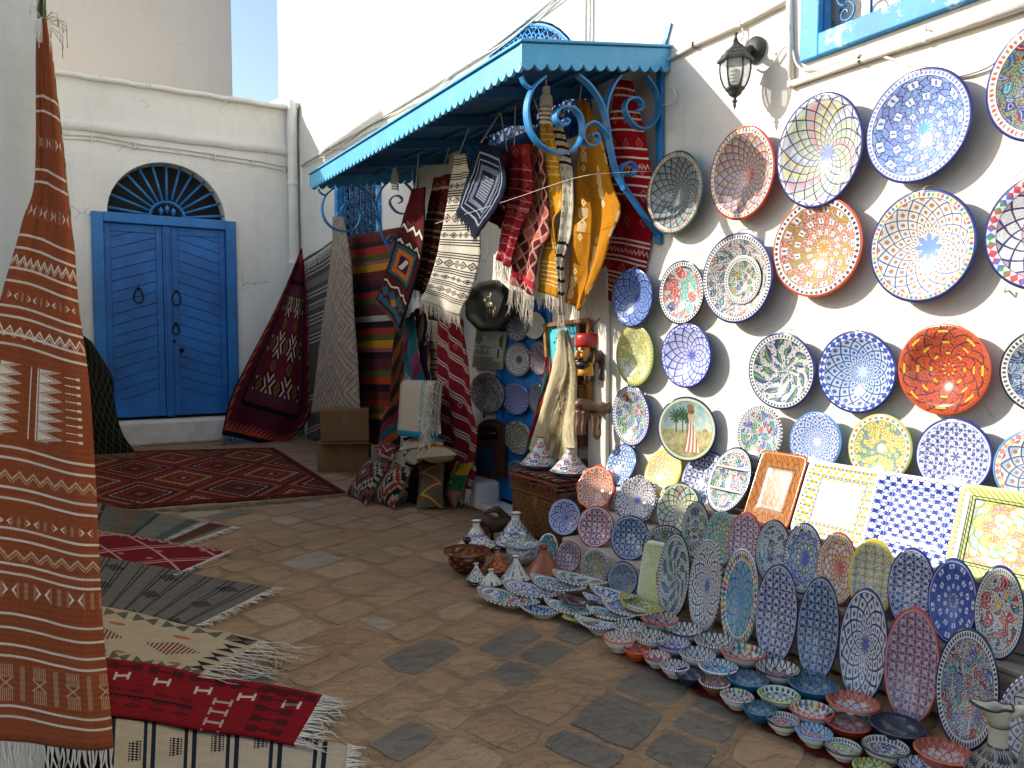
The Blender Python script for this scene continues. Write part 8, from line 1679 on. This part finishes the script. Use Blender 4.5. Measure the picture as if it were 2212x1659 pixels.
# ================================================================ JUG AT THE BOTTOM RIGHT CORNER
jc = onZ(2150, 1760, .0); jz = (jc - CAM).dot(FW); ps = jz / FPX
def jt(py): r_ = ray(2150, py); return CAMH + r_.z * (math.hypot(jc.x, jc.y) / math.hypot(r_.x, r_.y))
jug = tag(empty('jug', (jc.x, jc.y, .0)), 'cream water jug with a wavy spout and dark feather pattern, bottom right corner', 'jug')
def feather():
    g = glaze('feather_pattern'); u, v, _ = g.xyz('UV'); a = (u * 34 + (v * 30).fl() * .5); q = (v * 30 + (a.pp() * 2).pw(2) * .6); c = g.pal(q.fl() + a.fl(), ['15181f', '2a2c3a', '4a3f3a', '1c2030', '7a7468']); c = g.mix(q.pp().gt(.38), c, 'a09a8c'); c = g.mix((a * 3).pp().gt(.42) * .5, c, '8a8478'); c = g.mix(v.gt(.34), c, 'b9b29c'); g.out(c); return g.mat
z_sh = jt(1606); rb = 66 * ps
prof = [(0, 0), (rb * .62, 0), (rb * .7, .01), (rb, z_sh * .38), (rb * .93, z_sh * .62), (rb * .6, z_sh * .82), (rb * .36, z_sh * .95), (rb * .3, z_sh)]
m = MB(); m.lathe((0, 0, 0), prof, 40); m.build('jug_body', feather(), jug, smooth=True)
M_CR = gl('b9b39c'); z1_ = jt(1566); m = MB(); m.lathe((0, 0, 0), [(rb * .3, z_sh - .003), (rb * .27, (z_sh + z1_) / 2), (rb * .31, z1_)], 28); m.build('neck', M_CR, jug, smooth=True)
m = MB(); zt_ = jt(1522); seg = 32; d1 = (-RT).normalized(); d2 = Vector((0, 0, 1)).cross(d1); rings = []
for t in (0, .35, .7, 1.0):
    rg = []
    for k in range(seg):
        a = 2 * PI * k / seg; sp_ = max(0, math.cos(a)) ** 3; r_ = rb * (.31 + .1 * t) + rb * .5 * sp_ * t ** 2; z = z1_ + (zt_ - z1_) * t + rb * .12 * sp_ * t - rb * .08 * math.sin(a * 2) ** 2 * t; rg.append(m.add([d1 * math.cos(a) * r_ + d2 * math.sin(a) * r_ * .8 + Vector((0, 0, z))]))
    rings.append(rg)
for i in range(3):
    for k in range(seg): m.face((rings[i][k], rings[i][(k + 1) % seg], rings[i + 1][(k + 1) % seg], rings[i + 1][k]))
o = m.build('spout', M_CR, jug, smooth=True); sm = o.modifiers.new('thickness', 'SOLIDIFY'); sm.thickness = .006
m = MB(); m.tube([Vector(m.v[i]) for i in rings[-1]] + [Vector(m.v[rings[-1][0]])] if False else [d1 * 0 + Vector(o.data.vertices[i].co) for i in rings[-1]] + [Vector(o.data.vertices[rings[-1][0]].co)], .004, 6); m.build('lip_line', gl('1c2438'), jug, smooth=True)
m = MB(); m.tube(catmull([-d1 * rb * .3 + Vector((0, 0, jt(1545))), -d1 * rb * .7 + Vector((0, 0, jt(1532))), -d1 * rb * .95 + Vector((0, 0, jt(1548))), -d1 * rb * 1.0 + Vector((0, 0, jt(1600))), -d1 * rb * .9 + Vector((0, 0, z_sh * .55))], 6), .014, 12); m.build('handle', M_CR, jug, smooth=True)
m = MB(); bs = onX(2190, 1500, 2.62); m.bb((2.47, .3, .012), (2.545, 1.22, .17)); o = m.build('wooden_crate', wood('pale_crate_wood', '8a6e50', '5e4632'), bevel=.008); rebase(o, (2.5, .75, 0)); tag(o, 'low pale wooden box behind the last oval dishes at the right edge', 'box')
